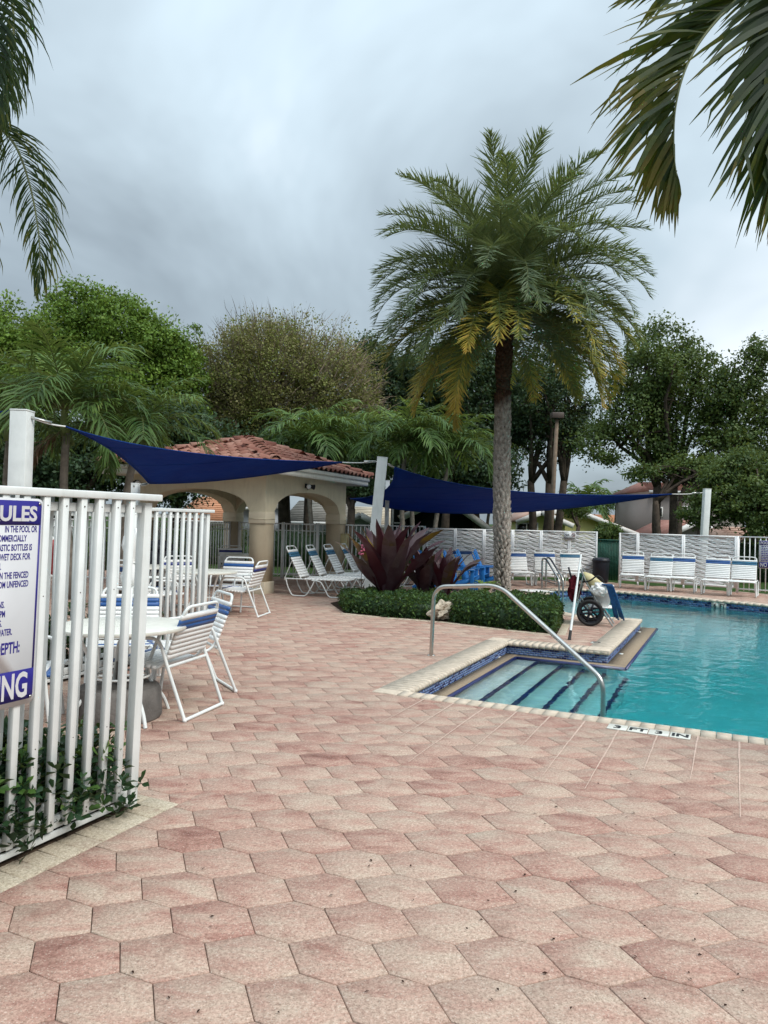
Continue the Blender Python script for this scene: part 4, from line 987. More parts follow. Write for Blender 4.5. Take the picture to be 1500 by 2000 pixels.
def make_chair(label, group, blue='blue_vinyl', pattern='wbbwwwwww', seatblue=1, bwide=False):
    t = thing('strap_chair', (0, 0, 0), label, 'chair', 0, group)
    hw = 0.255; r = 0.0125
    for s_ in (-1, 1):
        x = s_ * (hw + 0.022)
        pts = roundpath([(x, 0.24, 0.005), (x, 0.17, 0.595), (x, 0.02, 0.60), (x, -0.185, 0.615), (x, -0.265, 0.40), (x, -0.425, 0.012)], 0.085, 5)
        smooth_by_angle(MB().tube(pts, r * 1.08, 10).build('side_frame', 'white_alu', t))
    smooth_by_angle(MB().tube([(-hw - 0.022, -0.425, 0.014), (hw + 0.022, -0.425, 0.014)], r * 1.1, 10).build('rear_floor_bar', 'white_alu', t))
    smooth_by_angle(MB().tube([(-hw - 0.03, -0.262, 0.398), (hw + 0.03, -0.262, 0.398)], r, 10).build('cross_bar', 'white_alu', t))
    b = MB(); b.tube(roundpath([(-hw, 0.27, 0.415), (-hw, -0.17, 0.375), (-hw, -0.24, 0.44), (-hw + 0.012, -0.395, 0.855), (hw - 0.012, -0.395, 0.855), (hw, -0.24, 0.44), (hw, -0.17, 0.375), (hw, 0.27, 0.415)], 0.075, 5), r, 10)
    b.tube([(-hw - 0.02, 0.255, 0.410), (hw + 0.02, 0.255, 0.410)], r * 0.95, 8); b.tube([(-hw, -0.12, 0.372), (hw, -0.12, 0.372)], r * 0.9, 8)
    smooth_by_angle(b.build('seat_and_back_frame', 'white_alu', t))
    for x in (-hw - 0.022, hw + 0.022):
        MB().lathe([(0.017, 0.0), (0.017, 0.025)], 8, (x, -0.425)).build('foot_cap', 'white_vinyl', t)
    a0, a1 = Vector((0, -0.245, 0.455)), Vector((0, -0.372, 0.795)); n = len(pattern); d = (a1 - a0); L = d.length; d.normalize()
    for k, ch in enumerate(reversed(pattern)):
        w = L / n * 0.89; p = a0 + d * (L * (k + 0.5) / n)
        strap('strap', blue if ch == 'b' else 'white_vinyl', p, d, w if ch == 'w' else w * (1.15 if bwide else 1.0), 2 * hw + 0.032 - 0.024 * max(0, (k - 4)) / n, 0.030, t)
    s0, s1 = Vector((0, -0.155, 0.383)), Vector((0, 0.235, 0.411)); d = s1 - s0; L = d.length; d.normalize(); n = 8
    for k in range(n):
        strap('strap', blue if k >= n - seatblue else 'white_vinyl', s0 + d * (L * (k + 0.5) / n), d, L / n * 0.89, 2 * hw + 0.032, 0.030, t)
    return t
def face(o, x, y, ang_dir):
    """put chair origin (below the seat) at x,y facing direction ang_dir (degrees from +X)"""
    o.location = (x, y, 0); o.rotation_euler.z = R(ang_dir - 90)
GT = 'white strap chairs round the patio tables'
A1, A2 = G(360, 1411), G(434, 1377)
dA = (A2 - A1).normalized(); fA = Vector((-dA.y, dA.x, 0)); mA = (A1 + A2) / 2
chA = make_chair('white strap chair with two blue back straps, nearest the camera beside the fence', GT)
angA = math.degrees(math.atan2(fA.y, fA.x)); oA = mA + fA * 0.425; face(chA, oA.x, oA.y, angA)
def chair_copy(src, x, y, ang, label):
    c = copy_tree(src); c['label'] = label; face(c, x, y, ang); return c
B1, B2 = G(423, 1329), G(459, 1352); dB = (B1 - B2).normalized(); fB = Vector((-dB.y, dB.x, 0)); mB = (B1 + B2) / 2; oB = mB + fB * 0.425
chair_copy(chA, oB.x, oB.y, math.degrees(math.atan2(fB.y, fB.x)), 'white strap chair just behind the nearest chair, back turned to the pool')
TB1 = G(240, 1219, 0.71)
chair_copy(chA, TB1.x - 0.33, TB1.y + 0.98, -78, 'white strap chair on the far side of the near round table, facing the camera')
chair_copy(chA, TB1.x - 0.62, TB1.y - 0.28, 15, 'white strap chair left of the near round table, seen through the pickets')
def make_table(label, glass=False):
    t = thing('round_table', (0, 0, 0), label, 'table', 0, 'round patio tables')
    smooth_by_angle(MB().lathe([(0.0, 0.690), (0.43, 0.688), (0.475, 0.680), (0.482, 0.692), (0.478, 0.706), (0.46, 0.711), (0.03, 0.713), (0.0, 0.713)], 48).build('tabletop', 'tile_white' if not glass else 'white_vinyl', t), 50)
    for k in range(4):
        a = R(45 + 90 * k); c, s_ = math.cos(a), math.sin(a)
        pts = roundpath([(0.36 * c, 0.36 * s_, 0.69), (0.26 * c, 0.26 * s_, 0.50), (0.20 * c, 0.20 * s_, 0.30), (0.36 * c, 0.36 * s_, 0.10), (0.40 * c, 0.40 * s_, 0.0)], 0.12, 5)
        smooth_by_angle(MB().tube(pts, 0.014, 8).build('leg', 'white_alu', t))
    MB().tube([(0.205 * math.cos(a), 0.205 * math.sin(a), 0.32) for a in [i * math.pi / 12 for i in range(24)]], 0.009, 6, closed=True).build('leg_ring', 'white_alu', t)
    return t
t1_ = make_table('white round patio table nearest the camera, half hidden by the fence'); t1_.location = (TB1.x, TB1.y, 0)
ub = thing('umbrella_base', (TB1.x - 0.02, TB1.y + 0.02, 0), 'dark round concrete umbrella base under the near table', 'umbrella base')
MB().lathe([(0.0, 0.0), (0.31, 0.0), (0.32, 0.02), (0.31, 0.20), (0.29, 0.24), (0.06, 0.25), (0.0, 0.25)], 28).build('weight', 'concrete', ub, bevel=0.004); MB().lathe([(0.03, 0.25), (0.03, 0.42)], 12).build('collar', 'concrete', ub)
um = thing('closed_umbrella', (TB1.x - 0.03, TB1.y + 0.30, 0.0), 'closed white umbrella tied round its pole at the near table', 'umbrella')
MB().tube([(0.0, -0.16, 0.26), (0.0, 0.0, 1.30)], 0.019, 10).build('pole', 'white_alu', um)
b = MB(); prof = [(0.03, 0.985), (0.075, 0.99), (0.085, 1.06), (0.06, 1.13), (0.045, 1.17), (0.065, 1.22), (0.085, 1.30), (0.075, 1.37), (0.04, 1.42), (0.0, 1.435)]
ns2 = 36; vs = []
for r_i, (r0, z) in enumerate(prof):
    for j in range(ns2): a = 2 * math.pi * j / ns2; rr = r0 * (1 + 0.22 * math.sin(8 * a + z * 6) * (1 if r0 > 0.04 else 0.2)); vs.append((rr * math.cos(a), rr * math.sin(a), z + 0.01 * math.sin(5 * a)))
b.add(vs, [(i * ns2 + j, i * ns2 + (j + 1) % ns2, (i + 1) * ns2 + (j + 1) % ns2, (i + 1) * ns2 + j) for i in range(len(prof) - 1) for j in range(ns2)])
b.build('folded_canopy', 'cloth_white', um, smooth=True); MB().tube([(0.05 * math.cos(a), 0.05 * math.sin(a), 1.165) for a in [i * math.pi / 8 for i in range(16)]], 0.007, 6, closed=True).build('tie', 'white_vinyl', um)
# second table group in front of the pavilion
ch2 = make_chair('white strap chair with one wide navy band, right of the table before the pavilion', GT, 'navy_vinyl', 'wbwwwww', 1, True)
T2 = Vector((-2.72, 11.35, 0)); t2_ = copy_tree(t1_); t2_.location = T2; t2_['label'] = 'white round patio table before the near pillar of the pavilion'
face(ch2, -2.28, 11.75, 170)
c_ = make_chair('white strap chair with a broad blue band, just left of the near pavilion pillar', GT, 'blue_vinyl', 'wbwwwww', 1, True); face(c_, -2.52, 12.25, -100)
chair_copy(ch2, -3.30, 12.3, -60, 'white strap chair at the back left of the second round table'); chair_copy(ch2, -3.25, 10.9, 25, 'white strap chair left of the second table, cut by the fence post')
# third group in the shade of the pavilion, fourth behind the inner fence
t3_ = copy_tree(t1_); t3_.location = (-3.05, 16.6, 0); t3_['label'] = 'white round patio table in the shade of the pavilion'
chair_copy(ch2, -3.55, 17.3, -75, 'white strap chair in the shade under the pavilion roof')
t4_ = copy_tree(t1_); t4_.location = (-3.95, 12.1, 0); t4_['label'] = 'white round patio table seen through the inner picket fence'
chair_copy(chA, -3.75, 11.45, 60, 'white strap chair seen through the inner fence, back to the camera'); chair_copy(chA, -3.35, 12.35, 195, 'white strap chair at the fence side of the table behind the inner fence')
nb = thing('waste_bin', (-4.15, 13.6, 0), 'square navy bin standing behind the inner picket fence', 'bin', 0.5)
MB().box((0, 0, 0.45), (0.5, 0.5, 0.9)).build('body', 'dark_plastic', nb, bevel=0.02); MB().lathe([(0.33, 0.9), (0.30, 1.0), (0.15, 1.08), (0, 1.1)], 4).build('lid', 'dark_plastic', nb)
lr = thing('life_ring', (-3.95, 8.3, 1.05), 'red life ring glimpsed through the pickets beside the rules sign', 'life ring')
rg = MB().tube([(0.27 * math.cos(a), 0, 0.27 * math.sin(a)) for a in [i * math.pi / 14 for i in range(28)]], 0.055, 10, closed=True).build('ring', 'red', lr, smooth=True)
for k in range(4):
    a0 = math.pi / 4 + k * math.pi / 2; MB().tube([(0.27 * math.cos(a0 + d_), 0, 0.27 * math.sin(a0 + d_)) for d_ in (-0.12, 0, 0.12)], 0.058, 10).build('white_band', 'white_vinyl', rg, smooth=True)
MB().tube([(0, 0.03, -0.27), (0, 0.03, -1.05)], 0.025, 8).build('stand', 'white_alu', lr)

def make_lounger(label, group, pattern='wbbwwwwwwww', blue='teal_vinyl', back_ang=62, L=0.92, BL=0.72):
    """head at local -y side, foot toward +y; origin under the hinge"""
    t = thing('strap_lounger', (0, 0, 0), label, 'lounger', 0, group)
    hw = 0.27; r = 0.0125; H = 0.345
    for s_ in (-1, 1):
        x = s_ * (hw + 0.02)
        smooth_by_angle(MB().tube(roundpath([(x, -0.30, H - 0.02), (x, -0.27, 0.20), (x, -0.17, 0.014), (x, min(0.12, 0.22 * L), 0.014), (x, min(0.24, 0.38 * L), 0.20), (x, min(0.30, 0.5 * L), H - 0.012)], 0.06, 4), r, 8).build('rear_leg_hoop', 'white_alu', t))
        smooth_by_angle(MB().tube(roundpath([(x, 0.24, H - 0.015), (x, 0.42 * min(1, L / 0.8), H - 0.03), (x, 0.54 * L, 0.20), (x, 0.65 * L, 0.014), (x, 0.89 * L, 0.014), (x, L, 0.20), (x, L + 0.06, H - 0.015)], 0.06, 4), r, 8).build('front_leg_hoop', 'white_alu', t))
    ca, sa = math.cos(R(back_ang)), math.sin(R(back_ang))
    top = Vector((0, -BL * ca, H + BL * sa))
    smooth_by_angle(MB().tube(roundpath([(-hw, -0.33, H), (-hw, L + 0.05, H), (hw, L + 0.05, H), (hw, -0.33, H)], 0.07, 4), r, 8).build('seat_frame', 'white_alu', t))
    smooth_by_angle(MB().tube(roundpath([(-hw + 0.02, 0.0, H), (-hw + 0.02, top.y, top.z), (hw - 0.02, top.y, top.z), (hw - 0.02, 0.0, H)], 0.08, 4), r, 8).build('back_frame', 'white_alu', t))
    m_ = Vector((0, -0.58 * BL * ca, H + 0.58 * BL * sa))
    smooth_by_angle(MB().tube(roundpath([(-hw + 0.02, m_.y, m_.z), (-hw + 0.02, -0.36, H - 0.03), (hw - 0.02, -0.36, H - 0.03), (hw - 0.02, m_.y, m_.z)], 0.04, 3), 0.008, 6).build('back_strut', 'white_alu', t))
    d = Vector((0, -ca, sa)); n = len(pattern)
    for k, ch in enumerate(reversed(pattern)):
        u_ = 0.03 + (BL - 0.11) * (k + 0.5) / n
        strap('strap', blue if ch == 'b' else 'white_vinyl', Vector((0, 0, H)) + d * u_, d, (BL - 0.11) / n * 0.88, 2 * hw - 0.01, 0.030, t)
    n = max(6, int(L * 13))
    for k in range(n): strap('strap', 'white_vinyl', (0, 0.05 + (L - 0.04) * (k + 0.5) / n, H), (0, 1, 0), (L - 0.04) / n * 0.84, 2 * hw + 0.028, 0.030, t)
    return t
GL = 'strap loungers lined up beside the pavilion'
lg = make_lounger('leftmost strap lounger with raised back beside the pavilion pillar', GL)
base = G(596, 1164); step = (G(700, 1152) - G(596, 1164)) / 3.0
LA = -14
lg.location = (base.x - 0.02, base.y + 0.15, 0); lg.rotation_euler.z = R(LA - 90)
names = ['second strap lounger from the pavilion pillar, back raised', 'third strap lounger from the pavilion pillar, before the right pillar', 'fourth strap lounger, beside the cream wall box', 'fifth strap lounger, mostly hidden by the leaning sail post']
vv = Vector((VV.x, VV.y, 0))
for k in range(4):
    c = copy_tree(lg); c.location = Vector(lg.location) + vv * (0.74 * (k + 1)) + Vector((0.0, 0.02, 0)) * k; c['label'] = names[k]
    c.rotation_euler.z += R((2, -1, 3, 5)[k])
GF = 'strap loungers along the wavy screens across the pool'
lf = make_lounger('far strap lounger with a single blue band, just right of the palm trunk', GF, 'wbbwwwwwwww', 'blue_vinyl', 66, 0.46, 0.60)
fa = math.degrees(math.atan2(GC.y - GB.y, GC.x - GB.x))
def putl(o, px, py, rot_, dy=0.15):
    q = G(px, py); th_ = R(rot_ - 180); o.location = (q.x + math.sin(th_) * 0.50, q.y - math.cos(th_) * 0.50, 0); o.rotation_euler.z = th_
putl(lf, 1020, 1146, 4)
lt = make_lounger('far strap lounger with a teal band, third from the left of the right hand row', GF, 'wbbwwwwwwww', 'teal_vinyl', 64, 0.46, 0.60)
spots = [(lf, 1072, 1146, -2, 'far strap lounger behind the steel pool handrails'), (lt, 1128, 1147, 2, 'far strap lounger behind the top of the leaning pole'),
         (lf, 1234, 1151, fa + 16, 'far strap lounger at the gap, leftmost of the row of five'), (lt, 1283, 1156, fa + 8, 'second strap lounger of the row of five across the pool'),
         (lf, 1328, 1158, fa + 8, 'middle strap lounger of the row of five across the pool'), (lf, 1395, 1164, fa + 6, 'fourth strap lounger of the row of five, above the 6 FT tiles'),
         (lf, 915, 1139, 8, 'far strap lounger behind the blue chairs')]
for o_, px, py, rt, lb in spots: c = copy_tree(o_); c['label'] = lb; putl(c, px, py, rt)
lt['label'] = 'rightmost strap lounger of the row of five, before the picket fence'; putl(lt, 1447, 1167, fa + 5)
lw = make_lounger('low strap lounger half hidden behind the big bromeliad', 'strap loungers behind the bromeliads', 'wwwwwwww', 'teal_vinyl', 20, 0.92)
lw.location = (0.55, 17.6, 0); lw.rotation_euler.z = R(-80)

# ------------------------------------------------------------------ blue adirondack chairs
def make_adirondack(label, group):
    t = thing('adirondack_chair', (0, 0, 0), label, 'chair', 0, group)
    for s_ in (-1, 1):
        x = s_ * 0.27
        MB().box((x, 0.27, 0.27), (0.035, 0.10, 0.54)).build('front_leg', 'blue_chair', t, bevel=0.004)
        MB().beam((x * 0.93, 0.30, 0.34), (x * 0.93, -0.52, 0.04), 0.035, 0.11).build('side_rail', 'blue_chair', t)
        MB().box((x * 1.13, -0.02, 0.555), (0.15, 0.72, 0.024)).build('armrest', 'blue_chair', t, bevel=0.006)
        MB().beam((x, -0.25, 0.10), (x, -0.30, 0.545), 0.03, 0.07).build('arm_support', 'blue_chair', t)
    for k in range(6):
        y = 0.28 - k * 0.095; MB().box((0, y, 0.375 - 0.034 * k), (0.50, 0.085, 0.018)).build('seat_slat', 'blue_chair', t)
    for k in range(6):
        x = (k - 2.5) * 0.088; h = 0.90 - 0.012 * (k - 2.5) ** 2 * 2.2; fx = 1.12
        MB().beam((x * 0.92, -0.20, 0.21), (x * fx, -0.52, 0.21 + h * 0.90), 0.078, 0.018, up=(0, -1, 0.3)).build('back_slat', 'blue_chair', t, bevel=0.003)
    MB().beam((-0.30, -0.335, 0.55), (0.30, -0.335, 0.55), 0.05, 0.02).build('back_brace', 'blue_chair', t)
    return t
GBc = 'bright blue adirondack chairs beside the palm'
ad = make_adirondack('bright blue adirondack chair right against the palm trunk', GBc)
def puta(o, px, py, rot_): q = G(px, py); o.location = (q.x, q.y, 0); o.rotation_euler.z = R(rot_); o.scale = (0.88, 0.88, 0.88)
puta(ad, 962, 1146, -112)
for px, py, rt, lb in [(928, 1147, -112, 'bright blue adirondack chair, middle one left of the palm trunk'), (905, 1154, -108, 'bright blue adirondack chair nearest the hedge'), (850, 1152, -60, 'bright blue adirondack chair mostly hidden by the bromeliads')]:
    c = copy_tree(ad); c['label'] = lb; puta(c, px, py, rt)

# ------------------------------------------------------------------ handrails
hr_ = thing('pool_handrail', G(842, 1280), 'long brushed steel handrail sloping down into the near pool steps', 'handrail')
a = G(842, 1281); zt = 0.86
base_end = G(1178, 1382, WATER_Z)
pts = [Vector((a.x, a.y, 0.0))]
Ya, Yb = a.y, base_end.y
q1 = AT(848, 1146, a.y); q2 = AT(975, 1143, a.y + (Yb - Ya) * 0.32); q3 = AT(1178, 1328, Yb - 0.02); q4 = Vector((base_end.x, base_end.y, WATER_Z)); q5 = q4 + Vector((0, 0, -0.6))
path = roundpath([Vector((a.x, a.y, 0)), q1, q2, q3, q4, q5], 0.17, 8)
o = MB().tube([p - Vector(hr_.location) for p in path], 0.0235, 16).build('rail', 'steel', hr_); smooth_by_angle(o, 60)
MB().lathe([(0.05, 0.0), (0.05, 0.004), (0.03, 0.012), (0.026, 0.02)], 18).build('floor_flange', 'steel', hr_)
for i, (px, py, lb) in enumerate([(1058, 1149, 'left far pool handrail of bent steel tube'), (1066, 1146.5, 'right far pool handrail of bent steel tube, behind its twin')]):
    q = G(px, py); t = thing('pool_handrail', q, lb, 'handrail', 0, 'far pool handrails')
    d = (G(1117, 1172, -0.1) - G(1058, 1149)); d.z = 0; d = d.normalized() * 0.98
    path = roundpath([Vector((0, 0, 0)), Vector((0, 0, 0.72)), Vector((d.x * 0.22, d.y * 0.22, 0.72)), Vector((d.x, d.y, 0.28)), Vector((d.x, d.y, -0.4))], 0.12, 6)
    smooth_by_angle(MB().tube(path, 0.023, 12).build('rail', 'steel', t), 60); smooth_by_angle(MB().tube([(0, 0, 0.20), (d.x, d.y, 0.17)], 0.018, 10).build('cross_rail', 'steel', t), 60)

# ------------------------------------------------------------------ service cart, pole and what it carries
wc = G(1152, 1223); ct = thing('pool_service_cart', wc, 'pool service cart with two spoked black wheels and a grey tube frame', 'cart', R(-20))
def wheel(cx, cy):
    w = MB().tube([(cx + 0.178 * math.cos(a), cy, 0.205 + 0.178 * math.sin(a)) for a in [i * math.pi / 18 for i in range(36)]], 0.027, 10, closed=True).build('tyre', 'black', ct, smooth=True)
    rm = MB(); rm.tube([(cx + 0.148 * math.cos(a), cy, 0.205 + 0.148 * math.sin(a)) for a in [i * math.pi / 18 for i in range(36)]], 0.012, 8, closed=True)
    for k in range(6):
        a = R(60 * k + 12); c0, s0 = math.cos(a), math.sin(a)
        rm.beam((cx + 0.02 * c0, cy - 0.006, 0.205 + 0.02 * s0), (cx + 0.146 * c0, cy - 0.006, 0.205 + 0.146 * s0), 0.030 if True else 0, 0.022, up=(0, 1, 0))
    rm.build('rim', 'dark_plastic', w)
    hb = MB().tube([(cx, cy - 0.035, 0.205), (cx, cy + 0.03, 0.205)], 0.032, 14).build('hub', 'dark_plastic', w)
wheel(0, 0); wheel(-0.03, 0.52)
MB().tube([(0, -0.03, 0.205), (-0.03, 0.55, 0.205)], 0.012, 8).build('axle', 'steel', ct)
for y in (0.08, 0.44):
    smooth_by_angle(MB().tube(roundpath([(-0.16, y, 0.86), (-0.10, y, 0.72), (0.13, y, 0.30), (0.33, y, 0.01)], 0.1, 4), 0.014, 8).build('frame_tube', 'steel', ct))
    smooth_by_angle(MB().tube([(-0.12, y, 0.76), (-0.20, y, 0.40), (-0.02, y, 0.205)], 0.012, 8).build('frame_tube', 'steel', ct))
for p, q in (((-0.16, 0.08, 0.86), (-0.16, 0.44, 0.86)), ((0.13, 0.08, 0.30), (0.13, 0.44, 0.30)), ((0.26, 0.0, 0.13), (0.26, 0.50, 0.13))): MB().tube([p, q], 0.012, 8).build('cross_tube', 'steel', ct)
MB().box((0.14, 0.26, 0.285), (0.34, 0.34, 0.02)).build('tray', 'white_far', ct)
MC = Matrix.Translation(ct.location) @ Matrix.Rotation(ct.rotation_euler.z, 4, 'Z')
bk = thing('bucket', MC @ Vector((0.16, 0.26, 0.30)), 'square white plastic bucket on the service cart', 'bucket', ct.rotation_euler.z)
b = MB(); vs = [(-0.10, -0.11, 0), (0.10, -0.11, 0), (0.10, 0.11, 0), (-0.10, 0.11, 0), (-0.15, -0.15, 0.30), (0.15, -0.15, 0.30), (0.15, 0.15, 0.30), (-0.15, 0.15, 0.30)]
b.add(vs, [(3, 2, 1, 0), (0, 1, 5, 4), (1, 2, 6, 5), (2, 3, 7, 6), (3, 0, 4, 7)]); b.build('body', 'cloth_white', bk); MB().box((0, 0, 0.305), (0.33, 0.33, 0.02)).build('rim', 'cloth_white', bk, bevel=0.005)
vh = thing('vacuum_head', MC @ Vector((0.0, 0.18, 0.66)), 'cream and dark green pool vacuum unit heaped on the cart', 'vacuum', ct.rotation_euler.z)
b = MB(); b.tube([(-0.14, 0, 0.12), (-0.05, 0, 0.06), (0.08, 0, -0.06), (0.14, 0, -0.14)], [0.05, 0.085, 0.10, 0.08], 14); b.build('motor_housing', 'cream_box', vh, smooth=True)
MB().tube([(-0.15, -0.09, 0.07), (-0.15, -0.02, 0.09)], 0.055, 14).build('motor_cap', 'cgreen', vh)
MB().tube(roundpath([(-0.16, -0.06, 0.0), (-0.02, -0.13, 0.02), (0.10, -0.12, 0.13), (0.20, -0.06, 0.02), (0.12, -0.1, -0.1)], 0.08, 5), 0.013, 8).build('power_cable', 'black', vh, smooth=True)
bg_ = thing('plastic_bag', MC @ Vector((0.13, 0.10, 0.56)), 'crumpled white plastic bag over the cart bucket', 'bag', 0.3)
def blob(r, seed, sx=1, sy=1, sz=1, amp=0.25, n=2, sub=3):
    import bmesh
    bm = bmesh.new(); bmesh.ops.create_icosphere(bm, subdivisions=sub, radius=1.0)
    from mathutils import noise as mn
    for v in bm.verts:
        d = v.co.normalized(); k = 1 + amp * mn.fractal(d * n + Vector((seed, seed * 2, 0)), 0.8, 2.1, 4); v.co = Vector((d.x * sx, d.y * sy, d.z * sz)) * r * k
    me = bpy.data.meshes.new('blob'); bm.to_mesh(me); bm.free(); return me
link(blob(0.13, 3, 1.1, 0.9, 0.8, 0.35, 2.5), 'crumpled_film', 'cloth_white', bg_)
hs = thing('coiled_hose', MC @ Vector((0.21, 0.02, 0.62)), 'bundle of flat blue discharge hose hanging off the cart', 'hose', ct.rotation_euler.z)
for k in range(6):
    o_ = k * 0.018; MB().tube(roundpath([(-0.05 + o_, 0.02 * k, 0.02), (0.02 + o_, -0.01 * k, 0.03), (0.10 + o_ * 1.1, -0.02, -0.22), (0.15 + o_ * 1.5, 0.0, -0.46 - 0.02 * (k % 3))], 0.05, 4), 0.013, 7).build('hose_loop', 'hose', hs, smooth=True)
mp_ = thing('burgundy_mop', MC @ Vector((-0.26, 0.16, 0.55)), 'burgundy cloth bundle hanging on the left of the cart handle', 'mop', 0.2)
link(blob(0.13, 8, 0.62, 0.7, 1.55, 0.5, 3.2), 'cloth', 'burgundy', mp_); MB().tube([(-0.03, 0, 0.1), (-0.10, 0, 0.33)], 0.016, 8).build('handle', 'dark_plastic', mp_)
pb = G(1112, 1250); pt = AT(1135, 1083, pb.y + 0.55)
pl = thing('telescopic_pole', pb, 'white telescopic pool pole leaning upright against the cart', 'pole'); d = pt - pb
smooth_by_angle(MB().tube([d * 0.10, d * 0.62], 0.0165, 12).build('lower_tube', 'white_alu', pl)); smooth_by_angle(MB().tube([d * 0.62, d], 0.0135, 12).build('upper_tube', 'white_alu', pl)); smooth_by_angle(MB().tube([d * 0.0, d * 0.02, d * 0.105], [0.024, 0.021, 0.019], 12).build('grip', 'black', pl))

# ------------------------------------------------------------------ shade sails, posts, ropes
def sail_post(loc, h, w, lean_px, label, cap=True):
    t = thing('sail_post', loc, label, 'post', 0, None); top = Vector(lean_px)
    b = MB().beam((0, 0, 0), (top.x, top.y, h), w, w, up=(0, 1, 0)); b.build('shaft', 'white_alu', t, bevel=0.006)
    d = Vector((top.x, top.y, h)); MB().beam(d * 1.0, d * (1 + 0.02 / h), w * 1.03, w * 1.03, up=(0, 1, 0)).build('cap', 'white_alu', t, bevel=0.004)
    MB().beam((0, 0, -0.01), (0, 0, 0.02), w * 1.8, w * 1.8, up=(0, 1, 0)).build('base_plate', 'white_alu', t)
    return t
Y1 = 9.4; tp = AT(44, 801, Y1); bpx = tp.x + 0.03
p1 = sail_post((tp.x - 0.02, Y1, 0), tp.z - 0.02, 0.215, (0.02, 0, 0), 'white square sail post rising behind the nearest fence'); p1.rotation_euler.z = 0
Y2 = 15.2; b2 = G(722, 1158); b2 = Vector((AT(720, 1158, Y2).x, Y2, 0)); tp2 = AT(747, 895, Y2)
p2 = sail_post(b2, tp2.z, 0.215, (tp2.x - b2.x, 0, 0), 'leaning white sail post between the two navy sails')
Y3 = 12.2; tp3 = AT(265, 946, Y3); p3 = sail_post((tp3.x, Y3, 0), tp3.z, 0.12, (0, 0, 0), 'short white sail post just left of the pavilion arch')
Y4 = 20.6; tp4 = AT(1381, 956, Y4); b4 = AT(1368, 1046, Y4); p4 = sail_post((b4.x + 0.05, Y4, 0), tp4.z, 0.17, (tp4.x - b4.x - 0.05, 0, 0), 'white sail post behind the right hand wavy screens, among leaves')
Y5 = 19.0; tp5 = AT(757, 940, Y5); p5 = sail_post((tp5.x, Y5, 0), tp5.z, 0.11, (0, 0, 0), 'slender white post behind the leaning sail post')
def sail(name, A_, B_, C_, sagAB, sagBC, sagCA, label, n=26):
    """triangle A B C with curved (concave) edges, control points given"""
    t = thing(name, A_, label, 'shade sail'); A_, B_, C_ = map(Vector, (A_, B_, C_))
    q = lambda a, m, b_, u: a * (1 - u) ** 2 + m * 2 * u * (1 - u) + b_ * u * u
    vs = []; idx = {}
    for i in range(n + 1):
        for j in range(n + 1 - i):
            k = n - i - j; a, b_, c = i / n, j / n, k / n          # weights of A, B, C
            # transfinite blend of the three curved edges
            def edge(p, m, r_, wa, wb):
                s_ = wa + wb
                if s_ < 1e-9: return p
                return q(p, m, r_, wb / s_)
            eAB = edge(A_, sagAB, B_, a, b_); eBC = edge(B_, sagBC, C_, b_, c); eCA = edge(C_, sagCA, A_, c, a)
            w1, w2, w3 = (a * b_) + 1e-9, (b_ * c) + 1e-9, (c * a) + 1e-9
            lin = A_ * a + B_ * b_ + C_ * c
            dAB = eAB - (A_ * (a / (a + b_)) + B_ * (b_ / (a + b_)) if a + b_ > 0 else eAB); dBC = eBC - (B_ * (b_ / (b_ + c)) + C_ * (c / (b_ + c)) if b_ + c > 0 else eBC); dCA = eCA - (C_ * (c / (c + a)) + A_ * (a / (c + a)) if c + a > 0 else eCA)
            p = lin + dAB * (a + b_) ** 2 * 1.0 * (1 - c) ** 1 + dBC * (b_ + c) ** 2 * (1 - a) + dCA * (c + a) ** 2 * (1 - b_)
            idx[(i, j)] = len(vs); vs.append(p - A_)
    fs = []
    for i in range(n):
        for j in range(n - i):
            fs.append((idx[(i, j)], idx[(i + 1, j)], idx[(i, j + 1)]))
            if j < n - i - 1: fs.append((idx[(i + 1, j)], idx[(i + 1, j + 1)], idx[(i, j + 1)]))
    o = MB().add(vs, fs).build('canvas', 'sail', t, smooth=True); s_ = o.modifiers.new('thick', 'SOLIDIFY'); s_.thickness = 0.004
    for i in (8, 16): MB().tube([vs[idx[(i, j)]] - Vector((0, 0, 0.004)) for j in range(n + 1 - i)], 0.006, 5).build('seam', 'sail', t, smooth=True)
    for m, a, b_ in ((sagAB, A_, B_), (sagBC, B_, C_), (sagCA, C_, A_)):
        MB().tube([q(a, m, b_, k / 24) - A_ for k in range(25)], 0.012, 6).build('hem', 'sail', t, smooth=True)
    return t
def ctrl(a, b, mid):  # quadratic control point for a curve through mid
    return (Vector(mid) - (Vector(a) + Vector(b)) * 0.25) * 2
SA = AT(128, 833, 9.6); SB = AT(668, 903, 14.7); SC = AT(291, 944, 12.4)
sail('shade_sail', SA, SB, SC, ctrl(SA, SB, AT(385, 886, 11.7)), ctrl(SB, SC, AT(468, 934, 13.4)), ctrl(SC, SA, AT(228, 886, 10.9)), 'left navy shade sail stretched across the front of the pavilion')
TA = AT(770, 912, 15.4); TBb = AT(1312, 965, 20.1); TC = AT(684, 974, 21.0)
sail('shade_sail', TA, TBb, TC, ctrl(TA, TBb, AT(1010, 960, 17.4)), ctrl(TBb, TC, AT(935, 1003, 19.6)), ctrl(TC, TA, AT(748, 960, 17.0)), 'right navy shade sail stretched behind the palm trunk')
def rope(a, b, label, chain=False):
    t = thing('sail_rope', a, label, 'rope'); d = Vector(b) - Vector(a)
    MB().tube([d * (k / 10) + Vector((0, 0, -0.02 * math.sin(math.pi * k / 10))) for k in range(11)], 0.010, 6).build('cord', 'cloth_white', t)
    m = d * 0.25; MB().tube([m - d.normalized() * 0.14, m + d.normalized() * 0.14], 0.02, 6).build('turnbuckle', 'steel', t)
    return t
